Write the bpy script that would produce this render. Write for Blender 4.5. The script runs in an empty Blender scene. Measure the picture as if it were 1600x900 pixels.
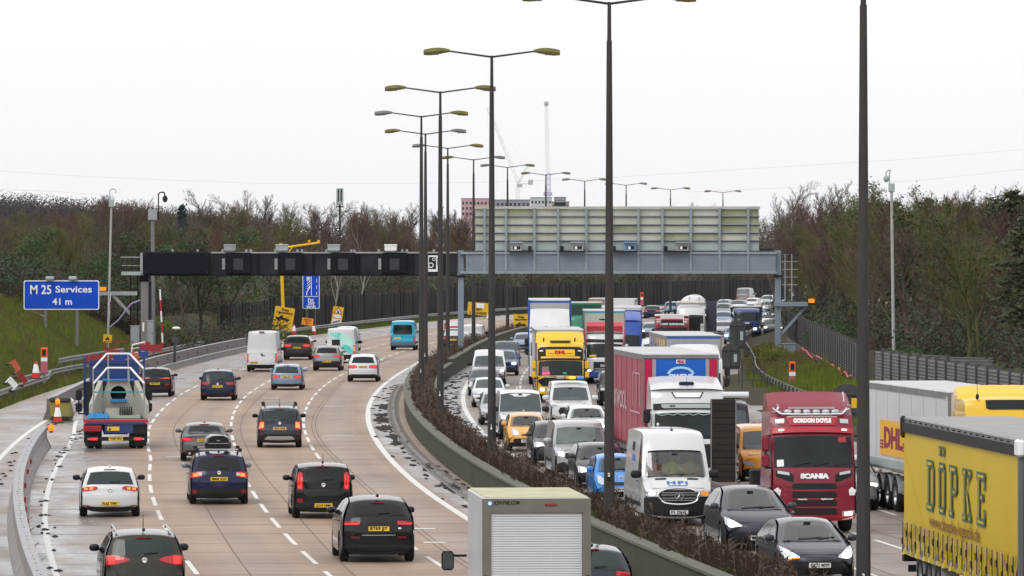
# Motorway scene: telephoto view along a dual carriageway from an overbridge.
import bpy, math, random
import numpy as np
from mathutils import Vector, Matrix

SC = bpy.context.scene
COL = SC.collection
rnd = random.Random(7)

# ------------------------------------------------------------------ camera
FPX, YH, HC = 8889.0, 388.0, 7.9      # focal length (px of a 1600 px frame), horizon row, camera height
cam = bpy.data.cameras.new("camera")
cam.lens = 200.0
cam.sensor_width = 36.0
cam.shift_y = -(450.0 - YH) / 1600.0
cam.clip_start = 1.0
cam.clip_end = 20000.0
camo = bpy.data.objects.new("camera", cam)
camo.location = (0, 0, HC)
camo.rotation_euler = (math.radians(90), 0, 0)
COL.objects.link(camo)
SC.camera = camo

# ------------------------------------------------------------------ sky and sun (overcast)
SUN_EL, SUN_AZ = math.radians(48), math.radians(215)
W = bpy.data.worlds.new("World")
SC.world = W
W.use_nodes = True
nt = W.node_tree
nt.nodes.clear()
out = nt.nodes.new("ShaderNodeOutputWorld")
sky = nt.nodes.new("ShaderNodeTexSky")
sky.sky_type = 'NISHITA'
sky.sun_disc = False
sky.sun_elevation = SUN_EL
sky.sun_rotation = SUN_AZ
sky.air_density = 1.0
sky.dust_density = 3.0
hsv = nt.nodes.new("ShaderNodeHueSaturation")
hsv.inputs['Saturation'].default_value = 0.10
nt.links.new(sky.outputs[0], hsv.inputs['Color'])
bg1 = nt.nodes.new("ShaderNodeBackground")
bg1.inputs['Strength'].default_value = 0.05
nt.links.new(hsv.outputs[0], bg1.inputs['Color'])
bg2 = nt.nodes.new("ShaderNodeBackground")          # the cloud sheet: even, pale
# soft cloud tone: slightly greyer towards the horizon with faint large mottling
tc = nt.nodes.new("ShaderNodeTexCoord")
sep = nt.nodes.new("ShaderNodeSeparateXYZ")
nt.links.new(tc.outputs['Generated'], sep.inputs[0])
mr = nt.nodes.new("ShaderNodeMapRange")
mr.inputs[1].default_value = 0.0
mr.inputs[2].default_value = 0.35
nt.links.new(sep.outputs[2], mr.inputs[0])
nz = nt.nodes.new("ShaderNodeTexNoise")
nz.inputs['Scale'].default_value = 9.0
nz.inputs['Detail'].default_value = 3.0
mp = nt.nodes.new("ShaderNodeMapping")
mp.inputs['Scale'].default_value = (1, 1, 2.5)
nt.links.new(tc.outputs['Generated'], mp.inputs[0])
nt.links.new(mp.outputs[0], nz.inputs['Vector'])
ad = nt.nodes.new("ShaderNodeMath"); ad.operation = 'MULTIPLY_ADD'
nt.links.new(nz.outputs[0], ad.inputs[0]); ad.inputs[1].default_value = 0.35
nt.links.new(mr.outputs[0], ad.inputs[2])
cr = nt.nodes.new("ShaderNodeValToRGB")
cr.color_ramp.elements[0].position = 0.1
cr.color_ramp.elements[0].color = (0.885, 0.89, 0.92, 1)
cr.color_ramp.elements[1].position = 0.75
cr.color_ramp.elements[1].color = (0.98, 0.98, 1.0, 1)
nt.links.new(ad.outputs[0], cr.inputs[0])
nt.links.new(cr.outputs[0], bg2.inputs['Color'])
bg2.inputs['Strength'].default_value = 1.0
addsh = nt.nodes.new("ShaderNodeAddShader")
nt.links.new(bg1.outputs[0], addsh.inputs[0])
nt.links.new(bg2.outputs[0], addsh.inputs[1])
nt.links.new(addsh.outputs[0], out.inputs['Surface'])

sl = bpy.data.lights.new("sun", 'SUN')
sl.energy = 0.9
sl.angle = math.radians(25)
sl.color = (1.0, 0.97, 0.93)
so = bpy.data.objects.new("sun", sl)
sd = Vector((math.sin(SUN_AZ) * math.cos(SUN_EL), math.cos(SUN_AZ) * math.cos(SUN_EL), math.sin(SUN_EL)))
so.rotation_euler = sd.to_track_quat('Z', 'Y').to_euler()
so.location = sd * 200
COL.objects.link(so)

SC.view_settings.view_transform = 'Standard'
SC.view_settings.look = 'None'
SC.view_settings.exposure = 0.0
SC.view_settings.gamma = 1.0
SC.cycles.volume_bounces = 0
SC.cycles.max_bounces = 6
SC.cycles.transparent_max_bounces = 12

# ------------------------------------------------------------------ materials
MATS = {}

def _principled(name):
    m = bpy.data.materials.new(name)
    m.use_nodes = True
    n = m.node_tree
    b = n.nodes['Principled BSDF']
    return m, n, b

def mat(name, col, rough=0.6, metal=0.0, coat=0.0, var=0.12, scale=3.0, spec=0.28, grime=0.0, gcol=(0.12, 0.10, 0.08), emit=None, estr=0.0, stretch=None):
    """Procedural material: base colour broken up with object-space noise and, if asked, road grime."""
    if name in MATS:
        return MATS[name]
    m, n, b = _principled(name)
    L = n.links.new
    tcn = n.nodes.new("ShaderNodeTexCoord")
    noise = n.nodes.new("ShaderNodeTexNoise")
    noise.inputs['Scale'].default_value = scale
    noise.inputs['Detail'].default_value = 5.0
    if stretch:
        mpn = n.nodes.new("ShaderNodeMapping")
        mpn.inputs['Scale'].default_value = stretch
        L(tcn.outputs['Object'], mpn.inputs[0]); L(mpn.outputs[0], noise.inputs['Vector'])
    else:
        L(tcn.outputs['Object'], noise.inputs['Vector'])
    mix = n.nodes.new("ShaderNodeMix"); mix.data_type = 'RGBA'
    c0 = tuple(max(0.0, c * (1 - var)) for c in col) + (1,)
    c1 = tuple(min(1.0, c * (1 + var)) for c in col) + (1,)
    mix.inputs['A'].default_value = c0
    mix.inputs['B'].default_value = c1
    L(noise.outputs[0], mix.inputs['Factor'])
    last = mix.outputs['Result']
    if grime > 0:
        n2 = n.nodes.new("ShaderNodeTexNoise"); n2.inputs['Scale'].default_value = scale * 0.6; n2.inputs['Detail'].default_value = 8
        L(tcn.outputs['Object'], n2.inputs['Vector'])
        rp = n.nodes.new("ShaderNodeMapRange")
        rp.inputs[1].default_value = 0.42; rp.inputs[2].default_value = 0.78; rp.inputs[4].default_value = grime
        L(n2.outputs[0], rp.inputs[0])
        mx2 = n.nodes.new("ShaderNodeMix"); mx2.data_type = 'RGBA'
        L(rp.outputs[0], mx2.inputs['Factor']); L(last, mx2.inputs['A'])
        mx2.inputs['B'].default_value = tuple(gcol) + (1,)
        last = mx2.outputs['Result']
    L(last, b.inputs['Base Color'])
    b.inputs['Roughness'].default_value = rough
    b.inputs['Metallic'].default_value = metal
    b.inputs['Specular IOR Level'].default_value = spec
    if coat:
        b.inputs['Coat Weight'].default_value = coat
        b.inputs['Coat Roughness'].default_value = 0.06
    if emit:
        b.inputs['Emission Color'].default_value = tuple(emit) + (1,)
        b.inputs['Emission Strength'].default_value = estr
    MATS[name] = m
    return m

def paint(name, col, flake=0.0):
    dk = max(col) < 0.12; wh = min(col) > .3
    m = mat("paint_" + name, col, rough=0.38, metal=flake, coat=0.9, var=0.05, scale=1.2, grime=0.05 if dk else 0.15, spec=0.12 if dk else 0.3, gcol=(0.05, 0.045, 0.04) if dk else (0.12, 0.10, 0.08))
    m.node_tree.nodes['Principled BSDF'].inputs['Coat IOR'].default_value = 1.45 if wh else 1.33
    return m

M_GLASS = mat("windscreen_glass", (0.045, 0.060, 0.065), rough=0.06, spec=0.55, var=0.5, scale=1.6)
M_LGLASS = mat("lorry_glass", (0.014, 0.020, 0.022), rough=0.06, spec=0.22, var=0.7, scale=1.1)
M_DGLASS = mat("privacy_glass", (0.010, 0.013, 0.015), rough=0.07, spec=0.28, var=0.4, scale=2)
M_TGLASS = mat("rear_glass", (0.020, 0.032, 0.033), rough=0.07, spec=0.35, var=0.6, scale=1.8)
M_BLACK = mat("black_plastic", (0.014, 0.014, 0.015), rough=0.6, spec=0.25, grime=0.2, gcol=(0.07, 0.06, 0.05))
M_UNDER = mat("underbody_black", (0.008, 0.008, 0.008), rough=0.9)
M_TYRE = mat("tyre_rubber", (0.012, 0.012, 0.012), rough=0.85, spec=0.2, grime=0.3, gcol=(0.06, 0.055, 0.05))
M_RIM = mat("wheel_alloy", (0.42, 0.43, 0.44), rough=0.35, metal=0.8)
M_DRIM = mat("wheel_dark_steel", (0.10, 0.10, 0.11), rough=0.5, metal=0.5, grime=0.4)
M_CHROME = mat("chrome_trim", (0.75, 0.76, 0.78), rough=0.18, metal=1.0)
M_SILVER = mat("silver_trim", (0.45, 0.46, 0.47), rough=0.4, metal=0.6)
M_TAIL = mat("tail_lamp_red", (0.30, 0.010, 0.012), rough=0.2, coat=0.6, emit=(1, 0.03, 0.03), estr=0.16)
M_TAILON = mat("tail_lamp_lit", (0.6, 0.02, 0.02), rough=0.2, emit=(1.0, 0.06, 0.05), estr=0.9)
M_TAILHOT = mat("brake_lamp_lit", (0.8, 0.1, 0.05), rough=0.2, emit=(1.0, 0.22, 0.06), estr=1.7)
M_REFL = mat("reflector_red", (0.22, 0.01, 0.015), rough=0.25, coat=0.5)
M_HEAD = mat("headlamp_glass", (0.50, 0.53, 0.56), rough=0.12, coat=0.8, metal=0.3)
M_HEADON = mat("headlamp_lit", (0.9, 0.9, 0.85), rough=0.2, emit=(1.0, 0.93, 0.78), estr=3.2)
M_AMBER = mat("amber_lamp_lit", (0.75, 0.20, 0.01), rough=0.3, emit=(1.0, 0.26, 0.01), estr=0.8)
M_PLATEY = mat("plate_yellow", (0.85, 0.55, 0.02), rough=0.4, var=0.06, grime=0.15)
M_PLATEW = mat("plate_white", (0.72, 0.73, 0.72), rough=0.4, var=0.06, grime=0.15)
M_INK = mat("print_black", (0.012, 0.012, 0.013), rough=0.6)
M_WHITEP = mat("print_white", (0.80, 0.80, 0.80), rough=0.5, var=0.05)
M_REDP = mat("print_red", (0.45, 0.02, 0.04), rough=0.5)
M_BLUEP = mat("print_blue", (0.05, 0.16, 0.45), rough=0.5)
M_GALV = mat("galvanised_steel", (0.34, 0.36, 0.37), rough=0.5, metal=0.35, grime=0.35, gcol=(0.16, 0.15, 0.13), scale=1.5)
M_CONC = mat("barrier_concrete", (0.30, 0.28, 0.27), rough=0.85, grime=0.5, gcol=(0.14, 0.12, 0.11), scale=1.2, var=0.2)

# ------------------------------------------------------------------ mesh helpers
class MB:
    """Collects faces for ONE mesh object."""
    def __init__(s):
        s.v = []; s.f = []
    def add(s, vs, fs):
        o = len(s.v)
        s.v.extend([tuple(p) for p in vs])
        s.f.extend([tuple(i + o for i in f) for f in fs])
        return s
    def box(s, c, d, rot=None, taper=None):
        hx, hy, hz = d[0] / 2, d[1] / 2, d[2] / 2
        vs = []
        for z in (-1, 1):
            k = 1.0 if (taper is None or z < 0) else taper
            for x, y in ((-1, -1), (1, -1), (1, 1), (-1, 1)):
                vs.append(Vector((x * hx * k, y * hy * k, z * hz)))
        if rot is not None:
            vs = [rot @ p for p in vs]
        vs = [(p.x + c[0], p.y + c[1], p.z + c[2]) for p in vs]
        return s.add(vs, [(0, 3, 2, 1), (4, 5, 6, 7), (0, 1, 5, 4), (1, 2, 6, 5), (2, 3, 7, 6), (3, 0, 4, 7)])
    def bbox(s, c, d, b):
        """box with bevelled edges (chamfer b)"""
        hx, hy, hz = d[0] / 2, d[1] / 2, d[2] / 2
        b = min(b, hx * .9, hy * .9, hz * .9)
        rings = [(-hz, hx - b, hy - b), (-hz + b, hx, hy), (hz - b, hx, hy), (hz, hx - b, hy - b)]
        vs = []
        for z, X, Y in rings:
            for x, y in ((-X + b, -Y), (X - b, -Y), (X, -Y + b), (X, Y - b), (X - b, Y), (-X + b, Y), (-X, Y - b), (-X, -Y + b)):
                vs.append((c[0] + x, c[1] + y, c[2] + z))
        fs = [tuple(range(7, -1, -1)), tuple(range(24, 32))]
        for r in range(3):
            for i in range(8):
                j = (i + 1) % 8
                fs.append((r * 8 + i, r * 8 + j, r * 8 + 8 + j, r * 8 + 8 + i))
        return s.add(vs, fs)
    def cyl(s, p0, p1, r0, r1=None, n=8, caps=True):
        r1 = r0 if r1 is None else r1
        p0 = Vector(p0); p1 = Vector(p1)
        d = (p1 - p0)
        if d.length < 1e-6: return s
        d.normalize()
        a = d.orthogonal().normalized(); b = d.cross(a)
        vs = []
        for p, r in ((p0, r0), (p1, r1)):
            for i in range(n):
                t = 2 * math.pi * i / n
                vs.append(p + a * (r * math.cos(t)) + b * (r * math.sin(t)))
        fs = [(i, (i + 1) % n, n + (i + 1) % n, n + i) for i in range(n)]
        if caps:
            fs += [tuple(range(n - 1, -1, -1)), tuple(range(n, 2 * n))]
        return s.add(vs, fs)
    def tube(s, pts, r, n=6):
        for a, b in zip(pts[:-1], pts[1:]):
            s.cyl(a, b, r, r, n)
        return s
    def lathe(s, prof, c, axis='x', n=20):
        """prof: list of (radius, axial)"""
        vs = []; fs = []
        for r, a in prof:
            for i in range(n):
                t = 2 * math.pi * i / n
                p, q = r * math.cos(t), r * math.sin(t)
                if axis == 'x': vs.append((c[0] + a, c[1] + p, c[2] + q))
                elif axis == 'y': vs.append((c[0] + p, c[1] + a, c[2] + q))
                else: vs.append((c[0] + p, c[1] + q, c[2] + a))
        for k in range(len(prof) - 1):
            for i in range(n):
                j = (i + 1) % n
                fs.append((k * n + i, k * n + j, k * n + n + j, k * n + n + i))
        return s.add(vs, fs)
    def ell(s, c, r, p=2.0, nu=10, nv=7):
        """super-ellipsoid"""
        def sg(v, e): return math.copysign(abs(v) ** e, v)
        e = 2.0 / p
        vs = []; fs = []
        for i in range(nv + 1):
            a = -math.pi / 2 + math.pi * i / nv
            for j in range(nu):
                t = 2 * math.pi * j / nu
                vs.append((c[0] + r[0] * sg(math.cos(a), e) * sg(math.cos(t), e),
                           c[1] + r[1] * sg(math.cos(a), e) * sg(math.sin(t), e),
                           c[2] + r[2] * sg(math.sin(a), e)))
        for i in range(nv):
            for j in range(nu):
                k = (j + 1) % nu
                fs.append((i * nu + j, i * nu + k, (i + 1) * nu + k, (i + 1) * nu + j))
        return s.add(vs, fs)
    def grid(s, P, close=False):
        """P[i][j] points"""
        o = len(s.v); nr = len(P); nc = len(P[0])
        for r in P: s.v.extend([tuple(p) for p in r])
        for i in range(nr - 1):
            for j in range(nc - 1 + (1 if close else 0)):
                k = (j + 1) % nc
                s.f.append((o + i * nc + j, o + i * nc + k, o + (i + 1) * nc + k, o + (i + 1) * nc + j))
        return s
    def prism(s, poly, y0, y1, plane='xz'):
        """extrude a polygon (x,z) between y0 and y1"""
        n = len(poly)
        if plane == 'xz':
            vs = [(x, y0, z) for x, z in poly] + [(x, y1, z) for x, z in poly]
        elif plane == 'yz':
            vs = [(y0, a, z) for a, z in poly] + [(y1, a, z) for a, z in poly]
        else:
            vs = [(a, b, y0) for a, b in poly] + [(a, b, y1) for a, b in poly]
        fs = [tuple(range(n - 1, -1, -1)), tuple(range(n, 2 * n))]
        fs += [(i, (i + 1) % n, n + (i + 1) % n, n + i) for i in range(n)]
        return s.add(vs, fs)
    def mesh(s, name, m=None, smooth=False):
        me = bpy.data.meshes.new(name)
        me.from_pydata(s.v, [], s.f)
        if m: me.materials.append(m)
        if smooth:
            me.polygons.foreach_set('use_smooth', [True] * len(me.polygons))
        return me
    def build(s, name, m, parent=None, smooth=False):
        return put(name, s.mesh(name, m, smooth), parent)

def put(name, me, parent=None, loc=None, rot=None):
    o = bpy.data.objects.new(name, me)
    COL.objects.link(o)
    if parent is not None: o.parent = parent
    if loc is not None: o.location = loc
    if rot is not None: o.rotation_euler = rot
    return o

def thing(name, label, cat, loc=(0, 0, 0), rz=0.0, group=None):
    o = bpy.data.objects.new(name, None)
    o.empty_display_size = 0.3
    COL.objects.link(o)
    o.location = loc; o.rotation_euler = (0, 0, rz)
    return tag(o, label, cat, group)

def tag(o, label=None, cat=None, group=None, kind=None):
    if label: o['label'] = label
    if cat: o['category'] = cat
    if group: o['group'] = group
    if kind: o['kind'] = kind
    return o

_TXT = {}
def text_geom(s, size=1.0, off=0.0, sx=1.0, width=None, space=1.0):
    """triangles of a line of lettering, centred on the origin in the xy plane"""
    key = (s, size, off, sx, width, space)
    if key in _TXT: return _TXT[key]
    cu = bpy.data.curves.new("lettering", 'FONT')
    cu.body = s; cu.size = size; cu.align_x = 'CENTER'; cu.align_y = 'CENTER'
    cu.offset = off; cu.space_character = space
    cu.resolution_u = 3
    o = bpy.data.objects.new("lettering", cu)
    me = bpy.data.meshes.new_from_object(o)
    vs = [v.co.copy() for v in me.vertices]
    fs = [tuple(p.vertices) for p in me.polygons]
    bpy.data.objects.remove(o); bpy.data.meshes.remove(me); bpy.data.curves.remove(cu)
    if vs:
        xs = [v.x for v in vs]; ys = [v.y for v in vs]
        cx, cy = (min(xs) + max(xs)) / 2, (min(ys) + max(ys)) / 2
        k = sx
        if width: k = width / max(1e-6, max(xs) - min(xs))
        vs = [Vector(((v.x - cx) * k, v.y - cy, 0)) for v in vs]
    _TXT[key] = (vs, fs)
    return _TXT[key]

def lettering(name, s, fn, m, parent, **kw):
    """flat print: fn maps lettering (x, y) to a 3D point"""
    vs, fs = text_geom(s, **kw)
    return MB().add([fn(v.x, v.y) for v in vs], fs).build(name, m, parent)

# ------------------------------------------------------------------ road alignment
_lz = np.array([113, 153.5, 196, 241, 285.6, 329, 376, 424.6, 464.7, 513, 560, 600, 642.5, 685])
_lp = np.array([1349, 952, 768.4, 688, 658.4, 664.8, 699.6, 740, 793, 852.8, 913.6, 978.4, 1047.6, 1129.6])
_pc = np.polyfit(_lz, (_lp - 800) * _lz / FPX, 5)
_dk = np.array([0, 380, 425, 480, 520, 575, 613, 700, 900]), np.array([0, 0, .6, 1.5, 2.0, 2.8, 3.6, 5.5, 9.])

def _mid0(z): return np.polyval(_pc, z) - np.interp(z, *_dk)
_s0 = float(_mid0(690.) - _mid0(680.)) / 10
def mid(z):
    """x of the central reserve's centre line at distance z"""
    z = np.asarray(z, float)
    zz = np.clip(z, 100, 690)
    base = _mid0(zz)
    e = np.maximum(0, z - 690)
    n = np.minimum(0, z - 100)
    s1 = float(_mid0(102.) - _mid0(100.)) / 2
    return base + e * _s0 + 0.5 * 0.0005 * e * e + n * s1

def slope(z, d=6.0):
    return float(mid(z + d) - mid(z - d)) / (2 * d)

def P(z, u, h=0.0):
    """point at distance z, u metres to the right of the central reserve, height h"""
    return (float(mid(z)) + u, float(z), h)

def G(px, y, h=0.0):
    """world point at height h seen at photo position (px, y)"""
    z = FPX * (HC - h) / (y - YH)
    return ((px - 800) * z / FPX, z, h)

def offs(pts):
    zs = np.array([p[0] for p in pts], float); us = np.array([p[1] for p in pts], float)
    def fn(z): return np.interp(z, zs, us)
    return fn

# lateral offsets of the painted lines and edges (distance, offset)
U_RE = offs([(100, -2.95), (185, -2.9), (230, -2.74), (290, -2.6), (340, -2.45), (400, -2.5), (1400, -2.6)])
U_C = offs([(100, -5.66), (150, -5.64), (212, -5.42), (258, -5.63), (310, -5.78), (350, -5.95), (400, -5.6), (480, -5.4), (560, -6), (1400, -6.2)])
U_B = offs([(100, -8.75), (150, -8.68), (184, -8.55), (228, -8.54), (269, -9.03), (308, -9.44), (350, -9.6), (430, -8.9), (482, -8.9), (560, -9.6), (1400, -9.8)])
U_A = offs([(100, -11.9), (185, -11.84), (213, -11.76), (253, -12.45), (310, -13.05), (350, -13.3), (400, -13.0), (470, -12.8), (560, -13.2), (1400, -13.4)])
U_LL = offs([(100, -15.35), (163, -15.26), (222, -15.09), (240, -15.35), (259, -16.0), (300, -16.6), (420, -16.8), (504, -16.6), (560, -16.8), (1400, -17)])
U_LE = offs([(100, -22.5), (279, -20.7), (340, -20.6), (420, -20.2), (500, -19.6), (560, -19.0), (1400, -19)])
U_WL = offs([(100, -1.55), (150, -1.36), (190, -1.16), (231, -1.0), (280, -0.85), (420, -1.0), (1400, -1.0)])
U_WR = offs([(100, 0.8), (340, 0.9), (360, 1.15), (414, 1.3), (1400, 1.3)])
U_RL = offs([(100, 2.15), (225, 2.0), (270, 2.1), (330, 2.3), (1400, 2.3)])
U_RR = offs([(100, 19.2), (282, 18.0), (330, 18.0), (380, 19.2), (430, 20.0), (1400, 20.4)])
LANES_R = [5.55, 9.1, 12.7]
# ------------------------------------------------------------------ ground, roads, markings
def uvmat(name, build):
    m, n, b = _principled(name)
    build(n, b, n.links.new)
    MATS[name] = m
    return m

def _node(n, t, **kw):
    x = n.nodes.new(t)
    for k, v in kw.items():
        if k in ('data_type', 'operation', 'blend_type', 'noise_dimensions'): setattr(x, k, v)
        else: x.inputs[k].default_value = v
    return x

def concrete(name, base, dark, wet_bands, wet_rough=0.14, dry_rough=0.62):
    """brushed concrete carriageway. wet_bands: list of (u centre, half width, strength): standing water along the kerbs."""
    def bld(n, b, L):
        uv = _node(n, "ShaderNodeUVMap")
        uv.uv_map = "road"
        sp = _node(n, "ShaderNodeSeparateXYZ"); L(uv.outputs[0], sp.inputs[0])
        # brushed texture across the road
        m1 = _node(n, "ShaderNodeMapping"); m1.inputs['Scale'].default_value = (0.12, 1.3, 1); L(uv.outputs[0], m1.inputs[0])
        n1 = _node(n, "ShaderNodeTexNoise", Scale=1.0, Detail=6.0, Roughness=0.7); L(m1.outputs[0], n1.inputs['Vector'])
        # long wear along the road
        m2 = _node(n, "ShaderNodeMapping"); m2.inputs['Scale'].default_value = (0.9, 0.02, 1); L(uv.outputs[0], m2.inputs[0])
        n2 = _node(n, "ShaderNodeTexNoise", Scale=1.0, Detail=4.0); L(m2.outputs[0], n2.inputs['Vector'])
        # slab to slab tone (5 m slabs)
        m3 = _node(n, "ShaderNodeMapping"); m3.inputs['Scale'].default_value = (0.28, 0.11, 1); L(uv.outputs[0], m3.inputs[0])
        vo = _node(n, "ShaderNodeTexNoise", Scale=1.0, Detail=2.0); L(m3.outputs[0], vo.inputs['Vector'])
        n4 = _node(n, "ShaderNodeTexNoise", Scale=14.0, Detail=3.0); L(uv.outputs[0], n4.inputs['Vector'])
        a = _node(n, "ShaderNodeMath", operation='ADD'); L(n1.outputs[0], a.inputs[0]); L(n2.outputs[0], a.inputs[1])
        a2 = _node(n, "ShaderNodeMath", operation='ADD'); L(a.outputs[0], a2.inputs[0]); L(vo.outputs[0], a2.inputs[1])
        a3 = _node(n, "ShaderNodeMath", operation='MULTIPLY_ADD'); L(n4.outputs[0], a3.inputs[0]); a3.inputs[1].default_value = 0.35; L(a2.outputs[0], a3.inputs[2])
        # each cast slab keeps a tone of its own, with darker bands where tyres run
        ms = _node(n, "ShaderNodeVectorMath", operation='MULTIPLY'); ms.inputs[1].default_value = (0.31, 0.10, 0); L(uv.outputs[0], ms.inputs[0])
        fl_ = _node(n, "ShaderNodeVectorMath", operation='FLOOR'); L(ms.outputs[0], fl_.inputs[0])
        wn = _node(n, "ShaderNodeTexWhiteNoise"); L(fl_.outputs[0], wn.inputs['Vector'])
        a4 = _node(n, "ShaderNodeMath", operation='MULTIPLY_ADD'); L(wn.outputs['Value'], a4.inputs[0]); a4.inputs[1].default_value = 0.22; L(a3.outputs[0], a4.inputs[2])
        sn = _node(n, "ShaderNodeMath", operation='MULTIPLY'); L(sp.outputs[0], sn.inputs[0]); sn.inputs[1].default_value = 3.9
        s2 = _node(n, "ShaderNodeMath", operation='SINE'); L(sn.outputs[0], s2.inputs[0])
        a3 = _node(n, "ShaderNodeMath", operation='MULTIPLY_ADD'); L(s2.outputs[0], a3.inputs[0]); a3.inputs[1].default_value = 0.07; L(a4.outputs[0], a3.inputs[2])
        r = _node(n, "ShaderNodeMapRange"); r.inputs[1].default_value = 1.3; r.inputs[2].default_value = 2.25; L(a3.outputs[0], r.inputs[0])
        mx = _node(n, "ShaderNodeMix", data_type='RGBA')
        mx.inputs['A'].default_value = dark + (1,); mx.inputs['B'].default_value = base + (1,)
        L(r.outputs[0], mx.inputs['Factor'])
        last = mx.outputs['Result']
        # wet bands
        wet = None
        nb = _node(n, "ShaderNodeTexNoise", Scale=1.0, Detail=6.0, Roughness=0.65)
        mb = _node(n, "ShaderNodeMapping"); mb.inputs['Scale'].default_value = (0.55, 0.16, 1); L(uv.outputs[0], mb.inputs[0]); L(mb.outputs[0], nb.inputs['Vector'])
        for c, hw, st in wet_bands:
            d = _node(n, "ShaderNodeMath", operation='SUBTRACT'); L(sp.outputs[0], d.inputs[0]); d.inputs[1].default_value = c
            ab = _node(n, "ShaderNodeMath", operation='ABSOLUTE'); L(d.outputs[0], ab.inputs[0])
            rg = _node(n, "ShaderNodeMapRange"); rg.inputs[1].default_value = hw; rg.inputs[2].default_value = hw * 0.35; rg.inputs[4].default_value = st; L(ab.outputs[0], rg.inputs[0])
            if wet is None: wet = rg.outputs[0]
            else:
                mxx = _node(n, "ShaderNodeMath", operation='MAXIMUM'); L(wet, mxx.inputs[0]); L(rg.outputs[0], mxx.inputs[1]); wet = mxx.outputs[0]
        nr = _node(n, "ShaderNodeMapRange"); nr.inputs[1].default_value = 0.28; nr.inputs[2].default_value = 0.64; L(nb.outputs[0], nr.inputs[0])
        if wet is not None:
            wm = _node(n, "ShaderNodeMath", operation='MULTIPLY'); L(wet, wm.inputs[0]); L(nr.outputs[0], wm.inputs[1])
            wsrc = wm.outputs[0]
            mw = _node(n, "ShaderNodeMix", data_type='RGBA'); L(wsrc, mw.inputs['Factor']); L(last, mw.inputs['A'])
            mw.inputs['B'].default_value = (0.15, 0.147, 0.148, 1)
            last = mw.outputs['Result']
            rr = _node(n, "ShaderNodeMapRange"); rr.inputs[3].default_value = dry_rough; rr.inputs[4].default_value = wet_rough; L(wsrc, rr.inputs[0])
            L(rr.outputs[0], b.inputs['Roughness'])
        else:
            b.inputs['Roughness'].default_value = dry_rough
        L(last, b.inputs['Base Color'])
        b.inputs['Specular IOR Level'].default_value = 0.35
    return uvmat(name, bld)

M_ROADL = concrete("carriageway_concrete", (0.37, 0.262, 0.185), (0.19, 0.135, 0.10), [(-15.2, 3.0, 1.0), (-2.0, 1.0, 1.0), (-18.5, 3.2, .85), (-4.2, 1.0, .25), (-10.3, 1.2, .2)])
M_ROADR = concrete("carriageway_concrete_busy", (0.29, 0.22, 0.175), (0.155, 0.118, 0.095), [(1.6, 1.2, 0.9), (8.0, 7.5, 0.35), (16.5, 2.5, .6)])

def zs_range(a, b, step):
    return list(np.arange(a, b + 1e-6, step))

def strip(name, fl, fr, h, zs, m, nu=2, kind='structure', build=True):
    """sheet following the road between offset functions fl and fr, with a UV of (offset, distance)"""
    zs = np.array(zs, float)
    X = mid(zs)
    vs = []; uvs = []
    for k in range(nu):
        t = k / (nu - 1)
        u = fl(zs) * (1 - t) + fr(zs) * t
        vs.append(np.stack([X + u, zs, np.full_like(zs, h) if not callable(h) else h(zs, u)], 1)); uvs.append(np.stack([u, zs], 1))
    n = len(zs)
    V = np.concatenate(vs); U = np.concatenate(uvs)
    fs = []
    for k in range(nu - 1):
        for i in range(n - 1):
            fs.append((k * n + i, (k + 1) * n + i, (k + 1) * n + i + 1, k * n + i + 1))
    me = bpy.data.meshes.new(name)
    me.from_pydata([tuple(v) for v in V], [], fs)
    me.materials.append(m)
    uvl = me.uv_layers.new(name="road")
    idx = np.zeros(len(me.loops), int); me.loops.foreach_get('vertex_index', idx)
    uvl.data.foreach_set('uv', U[idx].ravel())
    o = put(name, me)
    if kind: o['kind'] = kind
    return o

def const(c): return lambda z: np.full_like(np.asarray(z, float), c)
def plus(f, c): return lambda z: f(z) + c

# --- terrain: one sheet out to the horizon
def terrain_h(z, u, x):
    z = np.asarray(z, float); u = np.asarray(u, float)
    h = np.full_like(u, -0.06)
    eL = U_LE(z) - 1.4 - u
    far = np.clip((z - 400) / 60, 0, 1)
    st = np.where(far > 0, 1.6 * far, 0)
    e = np.maximum(0, eL - st)
    rise = np.minimum(e * 0.60, 4.4 - 2.2 * far) + 0.05 * np.clip(e - 7, 0, 60)
    h = np.where(eL > 0, -0.06 + rise, h)
    eR = u - U_RR(z) - 0.6
    r2 = np.clip(eR * 0.22, 0, 1.2) + 0.10 * np.clip(eR - 5.5, 0, 40)
    h = np.where(eR > 0, -0.06 + r2, h)
    b = np.sin(x * 0.31 + z * 0.11) * np.cos(z * 0.23 - x * 0.17) * 0.18
    h = h + np.where((eL > 1) | (eR > 1), b, 0)
    hill = 22 * np.exp(-((x + 330) / 230) ** 2) * np.clip((z - 1000) / 1500, 0, 1)
    return h + hill

_us = np.array([-900, -500, -260, -150, -100, -75, -60, -50, -44, -39, -35, -32, -30, -28.5, -27, -26, -25, -24, -23, -22.3, -21.6, -21, -20, -15, -5, 5, 15, 19.6, 20.4, 21, 21.6, 22.4, 23.2, 24, 25, 26, 28, 31, 35, 40, 48, 60, 80, 120, 200, 350, 600, 1000.])
_zs = np.concatenate([np.arange(60, 260, 20), np.arange(260, 620, 6), np.arange(620, 1000, 20), np.array([1000, 1100, 1250, 1450, 1700, 2000, 2400, 3000, 4000, 6000, 9000, 14000.])])
Zg, Ug = np.meshgrid(_zs, _us, indexing='ij')
_fadeZ = np.clip((Zg - 900) / 600, 0, 1)
Xm = mid(np.minimum(_zs, 1000))[:, None] * (1 - _fadeZ)
Xg = Xm + Ug * (1 + np.maximum(0, Zg - 900) / 1500)
Hg = terrain_h(Zg, Ug, Xg)
mb = MB()
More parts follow.
